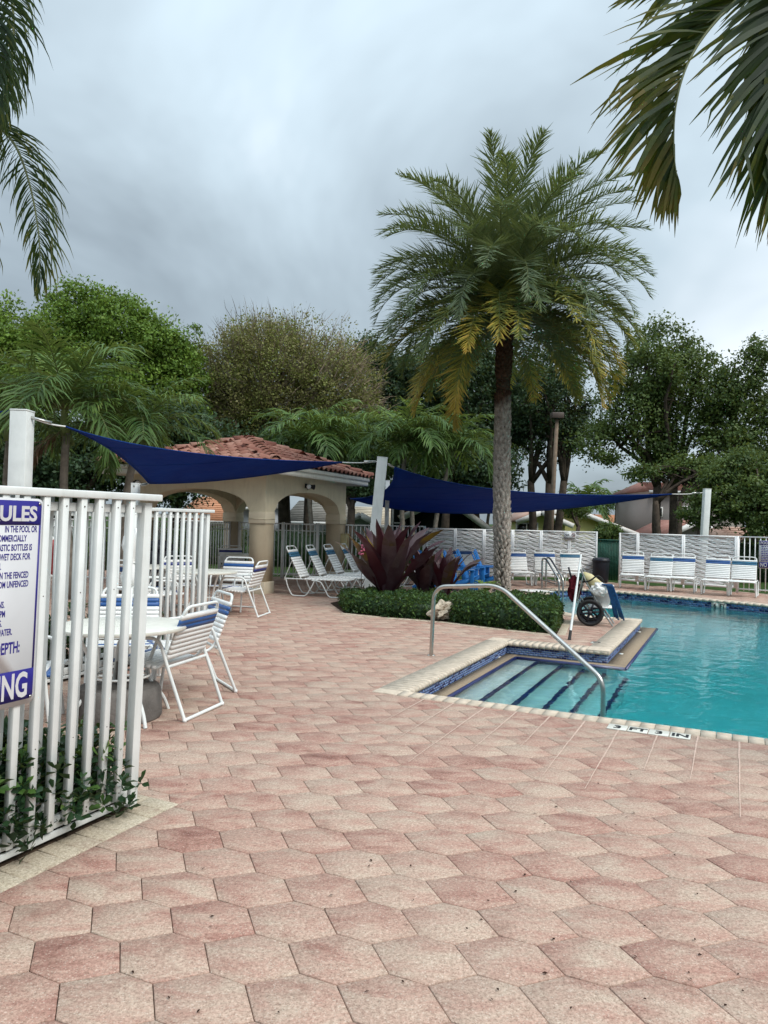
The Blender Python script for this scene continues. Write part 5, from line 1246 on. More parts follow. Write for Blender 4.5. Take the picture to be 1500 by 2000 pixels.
rope(AT(62, 816, Y1 + 0.02), SA, 'steel chain and turnbuckle tying the left sail to its post'); rope(AT(740, 901, Y2), SB, 'rope from the leaning post to the left sail')
rope(AT(755, 905, Y2), TA, 'short rope from the leaning post to the right sail'); rope(AT(1374, 962, Y4), TBb, 'thin rope from the right sail to its far post'); rope(AT(268, 948, Y3), SC, 'loose rope at the low corner of the left sail')
s3 = AT(6, 806, 11.5); 
sail('shade_sail', AT(40, 800, 11.5), AT(6, 812, 12.5), AT(-260, 860, 12.2), AT(22, 806, 12), AT(-120, 835, 12.3), AT(-110, 815, 12), 'dark corner of another sail behind the left post')

# ------------------------------------------------------------------ vegetation
def norm(a): return a / np.maximum(1e-9, np.linalg.norm(a, axis=-1, keepdims=True))
def leaf_quads(C, size, aspect=0.5, up=0.35, rg=rng, spread=0.25, out=None):
    """diamond leaves at points C, facing mostly along out"""
    n = len(C); d = norm(rg.normal(size=(n, 3))); q = norm(rg.normal(size=(n, 3)) * (0.55 if out is not None else 1.0) + np.array([0, 0, up]) + (0 if out is None else out)); s_ = norm(np.cross(d, q))
    L = size * (1 + spread * rg.normal(size=(n, 1))) / 2; Wd_ = L * aspect
    V = np.stack([C - d * L, C + s_ * Wd_ + d * L * 0.1, C + d * L, C - s_ * Wd_ + d * L * 0.1], 1).reshape(-1, 3)
    return V, np.arange(4 * n).reshape(-1, 4)
def crown_points(lobes, n_clump, per, sig, rg, shell=0.55, flat=0.0):
    vol = np.array([l[1][0] * l[1][2] for l in lobes]); pr = vol / vol.sum(); k = rg.choice(len(lobes), n_clump, p=pr)
    c = np.array([l[0] for l in lobes])[k]; r = np.array([l[1] for l in lobes])[k]
    d = norm(rg.normal(size=(n_clump, 3))); rad = (shell ** 3 + (1 - shell ** 3) * rg.random((n_clump, 1))) ** (1 / 3)
    bump = 1 + 0.16 * np.sin(d[:, :1] * 7 + k[:, None]) * np.cos(d[:, 2:] * 6 + 1.3 * k[:, None]) + 0.10 * rg.normal(size=(n_clump, 1))
    cc = c + d * r * rad * bump
    cs = rg.random(n_clump) * 0.9
    sz = sig * (0.6 + 0.8 * rg.random((n_clump, 1)))
    dv = norm(rg.normal(size=(n_clump, per, 3)) + np.array([0, 0, 0.25])) * np.array([1.25, 1.25, 0.9]); rr = rg.random((n_clump, per, 1)) ** 0.4 * (1 + 0.18 * rg.normal(size=(n_clump, per, 1)))
    pts = (cc[:, None, :] + dv * rr * 1.35 * sz[:, None, :]).reshape(-1, 3)
    return pts, np.repeat(cs, per), cc, (norm(dv) * 0.9 + norm(cc - c)[:, None, :] * 0.5).reshape(-1, 3)
def px_lobes(L, Y, dz=0.75):
    out = []
    for (px, py, rx, ry) in L:
        c = AT(px, py, Y); k = Y / FPX; out.append((np.array(c) + np.array([0, rng.uniform(-0.6, 0.6), 0]), np.array([rx * k, min(rx, ry * 1.3) * k * dz, ry * k])))
    return out
def limb_path(a, b, k=7, wob=0.12):
    a = Vector(a); b = Vector(b); L = (b - a).length; P_ = []
    o1 = Vector((random.uniform(-1, 1), random.uniform(-1, 1), random.uniform(-0.3, 0.3))) * wob * L
    for i in range(k + 1):
        t = i / k; P_.append(a.lerp(b, t) + o1 * math.sin(math.pi * t) + Vector((0, 0, 0.12 * L * math.sin(math.pi * t))) + Vector((random.uniform(-1, 1), random.uniform(-1, 1), random.uniform(-1, 1))) * 0.012 * L)
    return P_
def tree(name, label, lobes_px, Y, mat, n_clump=420, per=45, sig=0.32, leaf=0.17, trunk_px=None, trunk_r=0.2, forks=5, group='trees beyond the pool fence', bark='bark', cat='tree', stems=1, shell=0.55, twigs=0):
    lobes = px_lobes(lobes_px, Y); allc = np.array([l[0] for l in lobes]).mean(0)
    tx = AT(trunk_px, 1060, Y).x if trunk_px is not None else allc[0]
    t = thing(name, (tx, Y, -0.03), label, cat, 0, group); off = np.array(t.location)
    per = int(per * 1.7); leaf *= 0.78
    pts, cs, cc, ov_ = crown_points(lobes, n_clump, per, sig, rng, shell)
    V, F = leaf_quads(pts - off, leaf, 0.6, out=ov_)
    tone = np.clip(cs * 0.6 + 0.4 * rng.random(len(F)), 0, 1)
    link(mesh_np('crown', V, F, tone), 'crown', mat, t)
    low = min(l[0][2] - l[1][2] for l in lobes); fork_z = max(0.8, low * 0.75 + 0.3)
    tb_ = MB()
    for s_ in range(stems):
        bx_ = (s_ - (stems - 1) / 2) * 0.5; fz = Vector((bx_ * 1.6 + random.uniform(-0.2, 0.2), random.uniform(-0.2, 0.2), fork_z))
        tb_.tube([Vector((bx_, 0, -0.1)), Vector((bx_, 0, 0.25)), fz * 0.5 + Vector((bx_ * 0.5 + random.uniform(-.08, .08), 0, 0)), fz], [trunk_r * 1.3, trunk_r, trunk_r * 0.88, trunk_r * 0.8], 10)
        for k in range(forks):
            tgt = cc[rng.integers(len(cc))] - off; tgt[2] = max(tgt[2], fork_z + 0.6); lp = limb_path(fz - Vector((0, 0, 0.1)), tgt, 7, 0.10)
            tb_.tube(lp, [trunk_r * 0.62 * (1 - 0.8 * i / 7) for i in range(8)], 7)
            for q in range(3):
                i0 = 3 + q; tg = cc[rng.integers(len(cc))] - off
                if np.linalg.norm(tg - np.array(lp[i0])) < 3.5: tb_.tube(limb_path(lp[i0], tg, 4, 0.08), [trunk_r * 0.28 * (1 - 0.7 * i / 4) for i in range(5)], 5)
    tb_.build('trunk', bark, t, smooth=True)
    if twigs:
        base = np.array([tx, Y, fork_z]) - off; cen = allc - off - np.array([0, 0, 1.2])
        vs = []; fs = []
        i0 = 0
        sel = rng.choice(len(cc), twigs)
        for j in sel:
            p = cc[j] - off; d = norm((p - cen)[None])[0]; d = norm((d + rng.normal(size=3) * 0.38 + np.array([0, 0, 0.5]))[None])[0]; Lg = rng.uniform(0.35, 1.1); q = p + rng.normal(size=3) * 0.15; e = q + d * Lg; m = (q + e) / 2 + rng.normal(size=3) * 0.05
            s1 = norm(np.cross(d, [0.3, 1, 0.2])[None])[0] * 0.012
            vs += [q - s1, q + s1, m + s1 * 0.7, m - s1 * 0.7, e]
            fs += [(i0, i0 + 1, i0 + 2, i0 + 3), (i0 + 3, i0 + 2, i0 + 4)]; i0 += 5
        o = link(mesh_np('twigs', np.array(vs), fs), 'twigs', 'twig', t); o['kind'] = 'stuff'
    return t

tree('broadleaf_tree', 'bright green broad tree at the far left edge', [(-60, 700, 120, 110), (15, 650, 80, 62), (40, 740, 90, 90), (-20, 820, 120, 90)], 27.5, 'leaf_bright', 420, 50, 0.33, 0.165, trunk_px=-20)
tree('broadleaf_tree', 'largest bright green tree, rounded crown rising left of centre', [(150, 612, 72, 58), (225, 650, 105, 66), (300, 672, 82, 52), (205, 735, 170, 90), (352, 720, 42, 58), (110, 700, 80, 70), (290, 780, 110, 90)], 30.0, 'leaf_bright', 900, 50, 0.33, 0.17, trunk_px=190, trunk_r=0.28)
tree('sparse_tree', 'wide brownish half bare tree with thin twigs behind the pavilion', [(540, 735, 175, 118), (455, 745, 90, 88), (645, 755, 92, 90), (560, 820, 195, 85), (430, 830, 70, 80), (520, 690, 90, 70)], 31.5, 'leaf_olive', 2300, 26, 0.34, 0.125, trunk_px=560, trunk_r=0.3, twigs=5200, forks=9, shell=0.5)
tree('dark_tree', 'dark evergreen just left of the palm crown, beyond the fence', [(770, 735, 60, 60), (715, 690, 34, 42), (840, 735, 80, 65), (800, 810, 120, 80)], 35.0, 'leaf_dark', 420, 50, 0.4, 0.19, trunk_px=800)
tree('dark_tree', 'dark evergreen directly behind the palm trunk', [(905, 745, 65, 90), (960, 700, 60, 90), (930, 830, 95, 80), (1000, 800, 60, 80)], 34.0, 'leaf_dark', 420, 50, 0.4, 0.19, trunk_px=930)
tree('feathery_tree', 'tall dark feathery tree right of the palm trunk with several stems', [(1085, 690, 42, 75), (1060, 770, 62, 85), (1110, 790, 55, 85), (1040, 840, 55, 62), (1100, 850, 52, 55)], 33.0, 'leaf_dark', 330, 55, 0.30, 0.15, trunk_px=1062, stems=3, trunk_r=0.2)
tree('oak_tree', 'large oak with forked dark limbs right of the lamp post', [(1292, 668, 62, 44), (1255, 735, 75, 60), (1335, 725, 75, 62), (1225, 815, 80, 58), (1330, 820, 80, 52), (1180, 870, 62, 40), (1285, 885, 55, 26)], 28.0, 'leaf_mid', 430, 44, 0.30, 0.15, trunk_px=1300, trunk_r=0.18, stems=2, forks=8)
tree('oak_tree', 'leafy oak at the right edge of the photo, above the far fence', [(1440, 735, 62, 56), (1490, 700, 45, 38), (1455, 815, 85, 75), (1400, 770, 50, 50), (1510, 860, 80, 90), (1420, 890, 75, 55), (1590, 780, 90, 110)], 27.0, 'leaf_mid', 440, 44, 0.30, 0.15, trunk_px=1480, trunk_r=0.25)
tree('shade_tree', 'low dark tree whose leaves hang over the right hand fence', [(1425, 965, 62, 58), (1480, 990, 60, 62), (1540, 960, 80, 80), (1375, 1000, 34, 34), (1460, 925, 60, 50)], 22.0, 'leaf_mid', 420, 50, 0.20, 0.12, trunk_px=1520, trunk_r=0.16)
tree('oak_tree', 'bare limbed oak behind the right hand wavy screens', [(1345, 915, 50, 22), (1250, 925, 30, 14), (1395, 925, 36, 30)], 25.0, 'leaf_mid', 120, 40, 0.22, 0.13, trunk_px=1322, trunk_r=0.12, stems=3, forks=4)
tree('dark_tree', 'dark tree behind the left palms and the first sail', [(40, 880, 110, 80), (150, 900, 90, 80), (230, 860, 90, 80), (70, 960, 110, 45)], 24.0, 'leaf_dark', 460, 50, 0.32, 0.16, trunk_px=110, trunk_r=0.2, stems=2)
tree('dark_tree', 'dark tree filling the gap left of the pavilion roof', [(330, 860, 80, 80), (280, 920, 80, 60), (400, 870, 70, 60), (350, 950, 60, 40)], 26.0, 'leaf_dark', 300, 50, 0.34, 0.17, trunk_px=340, trunk_r=0.22)
tree('dark_tree', 'dark tree behind the pavilion roof ridge', [(560, 890, 80, 50), (650, 870, 80, 60), (720, 870, 60, 60)], 30.0, 'leaf_dark', 330, 50, 0.36, 0.18, trunk_px=600)
tree('dark_tree', 'dark tree behind the middle palms and right sail', [(790, 900, 80, 55), (880, 890, 80, 60), (950, 920, 60, 50)], 30.5, 'leaf_dark', 330, 50, 0.36, 0.18, trunk_px=870)
tree('slender_tree', 'slender dark trunk with drooping foliage between pavilion and leaning post', [(700, 930, 44, 34), (672, 955, 26, 22), (725, 955, 26, 20)], 23.5, 'leaf_dark', 110, 45, 0.2, 0.12, trunk_px=687, trunk_r=0.15, forks=3)
tree('small_tree', 'small shrubby tree beside the yellow house', [(1130, 1000, 22, 18), (1112, 985, 16, 14)], 27.0, 'leaf_mid', 60, 30, 0.14, 0.10, trunk_px=1122, trunk_r=0.09, forks=3)
tree('small_tree', 'bushy plant behind the gap in the wavy screens', [(1185, 1040, 22, 18)], 23.0, 'leaf_mid', 50, 30, 0.12, 0.10, trunk_px=1185, trunk_r=0.05, forks=2)
for px0, px1, Yh, h, lb in [(520, 660, 24.0, 1.15, 'dark clipped hedge beyond the gate of the pavilion'), (-80, 250, 20.5, 1.3, 'dark hedge beyond the left fence'), (1435, 1700, 22.0, 1.25, 'dark hedge behind the far right picket fence'), (690, 830, 23.5, 1.0, 'dark hedge behind the purple bromeliads'), (300, 480, 24.5, 1.2, 'dark hedge seen through the left arch'), (830, 1420, 23.4, 1.05, 'long dark hedge behind the wavy screens')]:
    a = AT(px0, 1060, Yh); b_ = AT(px1, 1060, Yh); L = b_.x - a.x; t = thing('clipped_hedge', ((a.x + b_.x) / 2, Yh, -0.03), lb, 'hedge', 0, 'hedges beyond the pool fence')
    n_ = int(1500 * L); C = np.stack([rng.uniform(-L / 2, L / 2, n_), rng.normal(0, 0.22, n_), h * rng.random(n_) ** 0.75 * (1 + 0.06 * np.sin(rng.uniform(-L / 2, L / 2, n_) * 4))], 1)
    V, F = leaf_quads(C, 0.085, 0.5); link(mesh_np('foliage', V, F, rng.random(len(F)) * 0.6), 'foliage', 'leaf_mid' if 'left' in lb else 'leaf_dark', t)
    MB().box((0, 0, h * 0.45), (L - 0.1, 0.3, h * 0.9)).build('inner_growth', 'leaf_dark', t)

# --- palm fronds
def frond_mesh(path, nl, len_fn, w, ang_fn, vup, droop, tone_fn, rg, both=True, side_dir=None, jitter=0.06, segs=3):
    """path: (k,3) rachis. leaflets both sides. returns V,F,tone (quads; the tip quad is degenerate-free thin)"""
    path = np.asarray(path, float); seg = np.linalg.norm(np.diff(path, axis=0), axis=1); cum = np.concatenate(([0], np.cumsum(seg))); tot = cum[-1]
    ts = np.linspace(0.06, 0.995, nl); V = []; F = []; TN = []
    s_ = ts * tot; i = np.clip(np.searchsorted(cum, s_) - 1, 0, len(seg) - 1); f = ((s_ - cum[i]) / seg[i])[:, None]
    Pp = path[i] * (1 - f) + path[i + 1] * f
    tg = norm(np.gradient(path, axis=0)); Tn = norm(tg[i] * (1 - f) + tg[i + 1] * f)
    if side_dir is None: side = norm(np.cross(Tn, np.array([0, 0, 1.0]) + 1e-6))
    else: side = norm(np.cross(Tn, np.array(side_dir)[None]))
    # keep side orientation continuous
    for j in range(1, nl):
        if (side[j] * side[j - 1]).sum() < 0: side[j] = -side[j]
    upn = norm(np.cross(side, Tn)); 
    upn = np.where((upn[:, 2:] < 0) & (side_dir is None), -upn, upn)
    L = np.array([len_fn(t) for t in ts])[:, None]; A = np.array([ang_fn(t) for t in ts])[:, None]; tn = np.array([tone_fn(t) for t in ts])
    b0 = 0
    for sg_ in (1, -1):
        Lj = L * (1 + jitter * 2 * rg.normal(size=(nl, 1))); Aj = A + jitter * 1.6 * rg.normal(size=(nl, 1))
        d = norm(Tn * np.cos(Aj) + side * sg_ * np.sin(Aj) + upn * (vup + jitter * 1.5 * rg.normal(size=(nl, 1))))
        pts = [Pp]; cur = Pp; dd = d
        for k in range(segs):
            cur = cur + dd * Lj / segs; pts.append(cur); dd = norm(dd + np.array([0, 0, -1.0]) * droop * (1 + 0.3 * rg.normal(size=(nl, 1))))
        wd = norm(np.cross(d, upn + 0.25 * rg.normal(size=(nl, 3))))
        prof = [0.55, 1.0, 0.8, 0.12] if segs == 3 else ([0.6, 1.0, 0.12] if segs == 2 else [0.6, 1.0, 1.0, 0.7, 0.1])
        rows = []
        for k in range(segs + 1): rows += [pts[k] - wd * w / 2 * prof[k], pts[k] + wd * w / 2 * prof[k]]
        X = np.stack(rows, 1); m = 2 * (segs + 1); V.append(X.reshape(-1, 3)); base = (np.arange(nl) * m)[:, None] + b0
        for k in range(segs): F.append(base + np.array([[2 * k, 2 * k + 1, 2 * k + 3, 2 * k + 2]])); TN.append(np.clip(tn + 0.10 * rg.normal(size=nl) + (0.10 * k if segs > 1 else 0) - 0.05, 0, 1))
        b0 += nl * m
    return np.concatenate(V), np.concatenate(F), np.concatenate(TN)
def arc_path(p0, az, el0, L, bend, k=14, powr=1.25, twist=0.0):
    P_ = [np.array(p0, float)]
    for i in range(k):
        t = (i + 0.5) / k; el = el0 - bend * t ** powr; a = az + twist * t
        P_.append(P_[-1] + np.array([math.cos(a) * math.cos(el), math.sin(a) * math.cos(el), math.sin(el)]) * L / k)
    return np.array(P_)
def add_frond(parent, path, V, F, tn, mat, rr=0.012, name='frond'):
    o = link(mesh_np(name, V, F, tn), name, mat, parent)
    k = len(path); MB().tube([tuple(p) for p in path], [rr * (1 - 0.8 * i / (k - 1)) for i in range(k)], 6).build('rachis', 'rachis', o, smooth=True); return o

# the date palm in the island
YH = 14.6; hb = AT(981, 1158, YH); hb = Vector((hb.x, hb.y, 0)); ht = AT(988, 575, YH)
hp = thing('date_palm', hb, 'tall date palm with a big round crown and scaly grey trunk behind the hedge', 'palm tree')
TH_ = ht.z
def trunk_pt(z): t = z / TH_; return Vector(((ht.x - hb.x) * t * t - 0.05 * math.sin(math.pi * t), 0, z))
def trunk_r(z): t = z / TH_; return 0.130 + 0.008 * math.sin(t * 7) + (0.05 * max(0, 1 - z / 0.35) ** 2) + 0.020 * t
zs = [TH_ * i / 40 for i in range(41)]
MB().tube([trunk_pt(z) for z in zs], [trunk_r(z) * 0.93 for z in zs], 16).build('trunk', 'bark', hp, smooth=True)
b = MB(); gold = 2.39996; nb_ = 760
for i in range(nb_):
    z = 0.03 + (TH_ - 0.1) * i / nb_; a = i * gold * 1.0 + random.uniform(-0.14, 0.14); c = trunk_pt(z); r0 = trunk_r(z); low = z < TH_ * 0.66; band = TH_ * 0.655 < z < TH_ * 0.72
    ln, wd_, prd = (0.20, 0.105, 0.040) if low else (0.12, 0.105, 0.040)
    if z < 1.2: ln, wd_, prd = 0.12, 0.095, 0.040
    if band: ln, prd = 0.06, 0.012
    ln *= random.uniform(0.75, 1.25); wd_ *= random.uniform(0.8, 1.2)
    o_ = Vector((math.cos(a), math.sin(a), 0)); s_ = Vector((-o_.y, o_.x, 0)); up = Vector((0, 0, 1)); cc_ = c + o_ * r0 * 0.93
    tipo = o_ * (prd + random.uniform(-.008, .012)) + s_ * random.uniform(-0.012, 0.012)
    vs = [cc_ - s_ * wd_ / 2, cc_ + s_ * wd_ / 2, cc_ + s_ * wd_ * 0.30 + up * ln * 0.75 + tipo, cc_ + up * ln + tipo * 1.15, cc_ - s_ * wd_ * 0.30 + up * ln * 0.75 + tipo, cc_ + o_ * prd * 0.75 + up * ln * 0.35,
          cc_ + up * ln * 0.9 - o_ * 0.01]
    b.add(vs, [(0, 1, 5), (1, 2, 5), (2, 3, 5), (3, 4, 5), (4, 0, 5), (2, 6, 3), (3, 6, 4), (1, 6, 2), (0, 4, 6)])
o = b.build('old_leaf_base', 'boots', hp); o['kind'] = 'stuff'
NF = 128
for i in range(NF):
    t = i / (NF - 1); el0 = R(85) - R(114) * t ** 0.95 + R(rng.uniform(-5, 5)); az = i * gold + rng.uniform(-0.12, 0.12)
    L = 2.68 + 0.25 * rng.random() + 0.48 * (1 - t) ** 2; bend = R(56) + R(54) * (1 - abs(2 * t - 0.8)) + R(rng.uniform(-12, 16))
    if t > 0.72: L *= 0.97; bend = R(60) + R(rng.uniform(-8, 16))
    if t > 0.76 and (abs((az % 6.2832) - 4.71) < 0.75 or i % 5 in (1, 3)): continue
    st = trunk_pt(TH_ - 0.05 - 0.42 * t); st = np.array(st) + np.array([math.cos(az), math.sin(az), 0]) * 0.14
    path = arc_path(st, az, el0, L, bend, 13, 1.35, rng.uniform(-0.25, 0.25))
    age = max(0, (t - 0.66) / 0.34); yel = 0.0 if t < 0.56 else rng.uniform(0.55, 1.1) * max(0.0, (t - 0.56) / 0.44) ** 0.4
    tf = (lambda u, y=yel, b0=rng.uniform(0.0, 0.30): b0 + y * (0.08 + 0.92 * u))
    V, F, tn = frond_mesh(path, 108, lambda u: 0.45 * (math.sin(math.pi * min(1, u * 0.80 + 0.20)) ** 0.6) * (1.0 if u > 0.1 else 0.5) + 0.06, 0.024, lambda u: R(60 - 28 * u), 0.30, 0.10, tf, rng, segs=2, jitter=0.11)
    add_frond(hp, path, V, F, tn, 'frond_hero', 0.016)

def small_palm(base, heart, label, L=1.6, n=15, mat='frond_green', r=0.08, group='feathery palms around the pool', dead=0, nl=34, stems=1, leafw=0.034, leaf=0.52, seed=1):
    rg = np.random.default_rng(seed); base = Vector(base); heart = Vector(heart); t = thing('feathery_palm', base, label, 'palm tree', 0, group); h = heart - base
    pts = [h * k / 8 + Vector((0.04 * math.sin(k), 0, 0)) * (k % 8 > 0) for k in range(9)]
    cut = 6
    MB().tube(pts[:cut + 2], [r * (1.25 if k == 0 else 1.0 - 0.02 * k) for k in range(cut + 2)], 10).build('trunk', 'palm_bark', t, smooth=True)
    MB().tube([h * 0.86, h * 0.9, h * 1.0, h * 1.05], [r * 0.95, r * 1.05, r * 0.7, r * 0.4], 10).build('crownshaft', 'crownshaft', t, smooth=True)
    for i in range(n):
        q = i / max(1, n - 1); az = i * gold + rg.uniform(-0.2, 0.2); el0 = R(82) - R(62) * q; Lf = L * rg.uniform(0.88, 1.1); bend = R(82) + R(28) * q + R(rg.uniform(-10, 15))
        path = arc_path(np.array(h) + np.array([math.cos(az), math.sin(az), 0]) * 0.05, az, el0, Lf, bend, 10, 1.2, rg.uniform(-0.4, 0.4))
        V, F, tn = frond_mesh(path, nl, lambda u: leaf * L / 1.6 * (0.35 + 0.65 * math.sin(math.pi * min(1, 0.12 + u * 0.78))), leafw, lambda u: R(62 - 25 * u), 0.18, 0.42, lambda u, b0=rg.uniform(0.15, 0.6) * (1 - 0.4 * q): b0, rg, segs=3, jitter=0.10)
        add_frond(t, path, V, F, tn, mat, 0.014)
    for i in range(dead):
        az = rg.uniform(0, 6.28); path = arc_path(np.array(h) * 0.9, az, R(-30), L * 0.95, R(58), 8); V, F, tn = frond_mesh(path, nl, lambda u: 0.35, leafw * 0.7, lambda u: R(25), 0.0, 0.6, lambda u: 0.5, rg, segs=3, jitter=0.15)
        add_frond(t, path, V, F, tn, 'frond_dead', 0.012, 'dead_frond')
    # seed strands
    b = MB()
    for i in range(14): a = rg.uniform(0, 6.28); p0 = h * 0.87; b.tube([p0, p0 + Vector((math.cos(a) * 0.12, math.sin(a) * 0.12, -0.02)), p0 + Vector((math.cos(a) * 0.17, math.sin(a) * 0.17, -0.20))], 0.005, 4)
    o = b.build('seed_strands', 'crownshaft', t); o['kind'] = 'stuff'
    return t
def gx(px, Y): q = AT(px, 1060, Y); return Vector((q.x, Y, 0))
small_palm(gx(136, 13.3), AT(126, 800, 13.3), 'dark green feathery palm over the left sail, with hanging dead fronds', 2.05, 19, dead=2, nl=44, seed=3)
small_palm(gx(232, 13.9), AT(264, 850, 13.9), 'leaning feathery palm just left of the pavilion roof', 1.62, 16, nl=40, seed=5)
small_palm(gx(20, 14.8), AT(15, 815, 14.8), 'feathery palm cut by the left edge of the photo', 1.8, 14, nl=36, seed=6)
small_palm(gx(610, 24.5), AT(604, 868, 24.5), 'feathery palm behind the pavilion roof, left one of the pair', 2.05, 15, nl=34, leafw=0.05, leaf=0.6, seed=8)
small_palm(gx(662, 25.5), AT(668, 874, 25.5), 'feathery palm behind the pavilion roof, right one of the pair', 1.9, 14, nl=34, leafw=0.05, leaf=0.6, seed=9)
small_palm(gx(784, 23.2), AT(790, 862, 23.2), 'feathery palm behind the right sail, above its highest corner', 1.95, 15, nl=34, leafw=0.045, leaf=0.6, seed=10)
small_palm(gx(832, 23.8), AT(882, 882, 23.8), 'leaning feathery palm behind the right sail, beside the date palm', 1.85, 15, nl=34, leafw=0.045, leaf=0.6, seed=11)
small_palm(gx(802, 23.6), AT(812, 880, 23.6), 'slim third palm crowding the pair behind the right sail', 1.5, 10, nl=30, leafw=0.045, leaf=0.6, seed=12)
small_palm(gx(950, 34), AT(957, 975, 34), 'small dark palm behind the right sail near the trunk', 1.6, 11, nl=24, leafw=0.07, leaf=0.5, seed=13)
for k, (px, py, Y) in enumerate([(1143, 978, 52), (1052 + 100, 995, 60), (1205, 985, 55)]): small_palm(gx(px, Y), AT(px, py, Y), ['distant palm above the yellow house roof, left of two trunks', 'distant short palm over the yellow house roof', 'distant bare trunked palm right of the yellow house'][k], 2.2, 11, nl=20, leafw=0.12, leaf=0.6, r=0.17 if k == 2 else 0.12, seed=20 + k, group='distant palms')

# --- palms out of frame whose fronds hang into the picture
def hang_frond(parent, pix, Y0, Y1, nl, spec, w, tone, seed, mat='frond_near', rr=0.012, dep=0.16, split=0.0, swing=0.0, bow=0.0):
    """pix: rachis in the picture, spec: list of (t, dx1, dz1, L1, dx2, dz2, L2): leaflet direction and length of the two rows"""
    rg = np.random.default_rng(seed); k = len(pix); off = np.array(parent.location)
    pts = np.array([np.array(AT(px, py, Y0 + (Y1 - Y0) * i / (k - 1))) for i, (px, py) in enumerate(pix)]) - off
    # smooth path
    tt = np.linspace(0, k - 1, 40); P_ = np.zeros((40, 3))
    for j, t in enumerate(tt):
        i = min(k - 2, int(t)); f = t - i; p0, p1, p2, p3 = pts[max(0, i - 1)], pts[i], pts[i + 1], pts[min(k - 1, i + 2)]
        P_[j] = 0.5 * ((2 * p1) + (-p0 + p2) * f + (2 * p0 - 5 * p1 + 4 * p2 - p3) * f * f + (-p0 + 3 * p1 - 3 * p2 + p3) * f ** 3)
    V = []; F = []; TN = []; b0 = 0; sp = np.array(spec, float)
    for row in (0, 1):
        for j in range(nl):
            t = (j + rg.uniform(-0.3, 0.3)) / nl; t = min(max(t, 0), 0.999); q = t * 39; i = int(q); p = P_[i] + (P_[min(39, i + 1)] - P_[i]) * (q - i)
            dx = np.interp(t, sp[:, 0], sp[:, 1 + 3 * row]) + 0.12 * rg.normal(); dz = np.interp(t, sp[:, 0], sp[:, 2 + 3 * row]) + 0.08 * rg.normal(); L = np.interp(t, sp[:, 0], sp[:, 3 + 3 * row]) * (1 + 0.13 * rg.normal())
            if L < 0.03: continue
            d = norm(np.array([[dx, dep * (1 if row else -1) + 0.15 * rg.normal(), -dz]]))[0]; wv = norm(np.cross(d, np.array([0.15 * rg.normal(), 1.0, 0.25 * rg.normal()]) )[None])[0]; wv = norm((wv + 0.35 * rg.normal() * np.array([0, 1, 0]))[None])[0]
            ww = w * (1 + 0.22 * rg.normal()); c = p; prof = [0.35, 0.85, 1.0, 0.9, 0.55, 0.06]; X = []
            kink = rg.integers(2, 5) if rg.random() < 0.3 else 9; kd = np.array([rg.normal() * 0.25, rg.normal() * 0.3, -0.55])
            for s_ in range(6):
                if s_ == kink: d = norm((d + kd)[None])[0]
                X += [c - wv * ww / 2 * prof[s_], c + wv * ww / 2 * prof[s_]]; c = c + d * L / 5; d = norm((d + np.array([bow * (1 if row == 0 else -1), 0, -0.07 - 0.05 * rg.random()]))[None])[0]
            V += X; tn0 = np.interp(t, [0, 1], tone) + 0.15 * rg.normal()
            for s_ in range(5): F.append((b0 + 2 * s_, b0 + 2 * s_ + 1, b0 + 2 * s_ + 3, b0 + 2 * s_ + 2)); TN.append(min(1, max(0, tn0 + (0.16 * (s_ - 1) if s_ > 1 else 0) * rg.random() * 1.5)))
            b0 += 12
    o = link(mesh_np('frond', np.array(V), np.array(F, int), np.array(TN)), 'frond', mat, parent)
    MB().tube([tuple(p) for p in P_], [rr * (1 - 0.78 * i / 39) for i in range(40)], 8).build('rachis', 'rachis', o, smooth=True)
def offframe_palm(base, heart, label):
    t = thing('overhanging_palm', base, label, 'palm tree'); h = Vector(heart) - Vector(base)
    MB().tube([h * k / 8 for k in range(9)], [0.16 - 0.006 * k for k in range(9)], 12).build('trunk', 'palm_bark', t, smooth=True); MB().tube([h, h * 1.12, h * 1.2], [0.10, 0.12, 0.05], 12).build('crownshaft', 'crownshaft', t, smooth=True); return t
pr_ = offframe_palm((3.7, 4.4, 0), (3.6, 4.5, 4.4), 'palm whose broad fronds hang into the top right corner')
hang_frond(pr_, [(1560, -70), (1470, -25), (1395, 45), (1345, 120), (1320, 205), (1316, 290), (1322, 345)], 4.3, 4.1, 58,
           [(0, -0.9, 0.10, 0.66, -0.8, 0.30, 0.60), (0.3, -0.95, 0.22, 0.76, -0.85, 0.45, 0.70), (0.5, -0.9, 0.45, 0.66, -0.75, 0.62, 0.62), (0.7, -0.72, 0.72, 0.58, -0.50, 0.85, 0.58), (0.88, -0.38, 0.95, 0.40, 0.02, 1.0, 0.36), (1.0, -0.18, 1.0, 0.30, 0.16, 1.0, 0.26)], 0.028, (0.45, 0.66), 41)
hang_frond(pr_, [(1600, -120), (1560, -40), (1535, 50), (1525, 140), (1530, 230), (1540, 300)], 3.9, 3.8, 70,
           [(0, -0.85, 0.40, 0.58, -0.5, 0.7, 0.5), (0.3, -0.85, 0.50, 0.64, -0.6, 0.8, 0.55), (0.6, -0.70, 0.75, 0.64, -0.4, 1.0, 0.56), (0.85, -0.45, 1.0, 0.58, -0.1, 1.0, 0.52), (1.0, -0.22, 1.0, 0.48, 0.1, 1.0, 0.45)], 0.028, (0.10, 0.32), 42)
hang_frond(pr_, [(1560, -90), (1480, -70), (1400, -60), (1330, -45), (1270, -20)], 4.5, 4.6, 26, [(0, -0.6, 0.7, 0.5, -0.9, -0.2, 0.5), (1, -0.85, 0.45, 0.36, -0.9, 0.1, 0.3)], 0.034, (0.3, 0.45), 43)
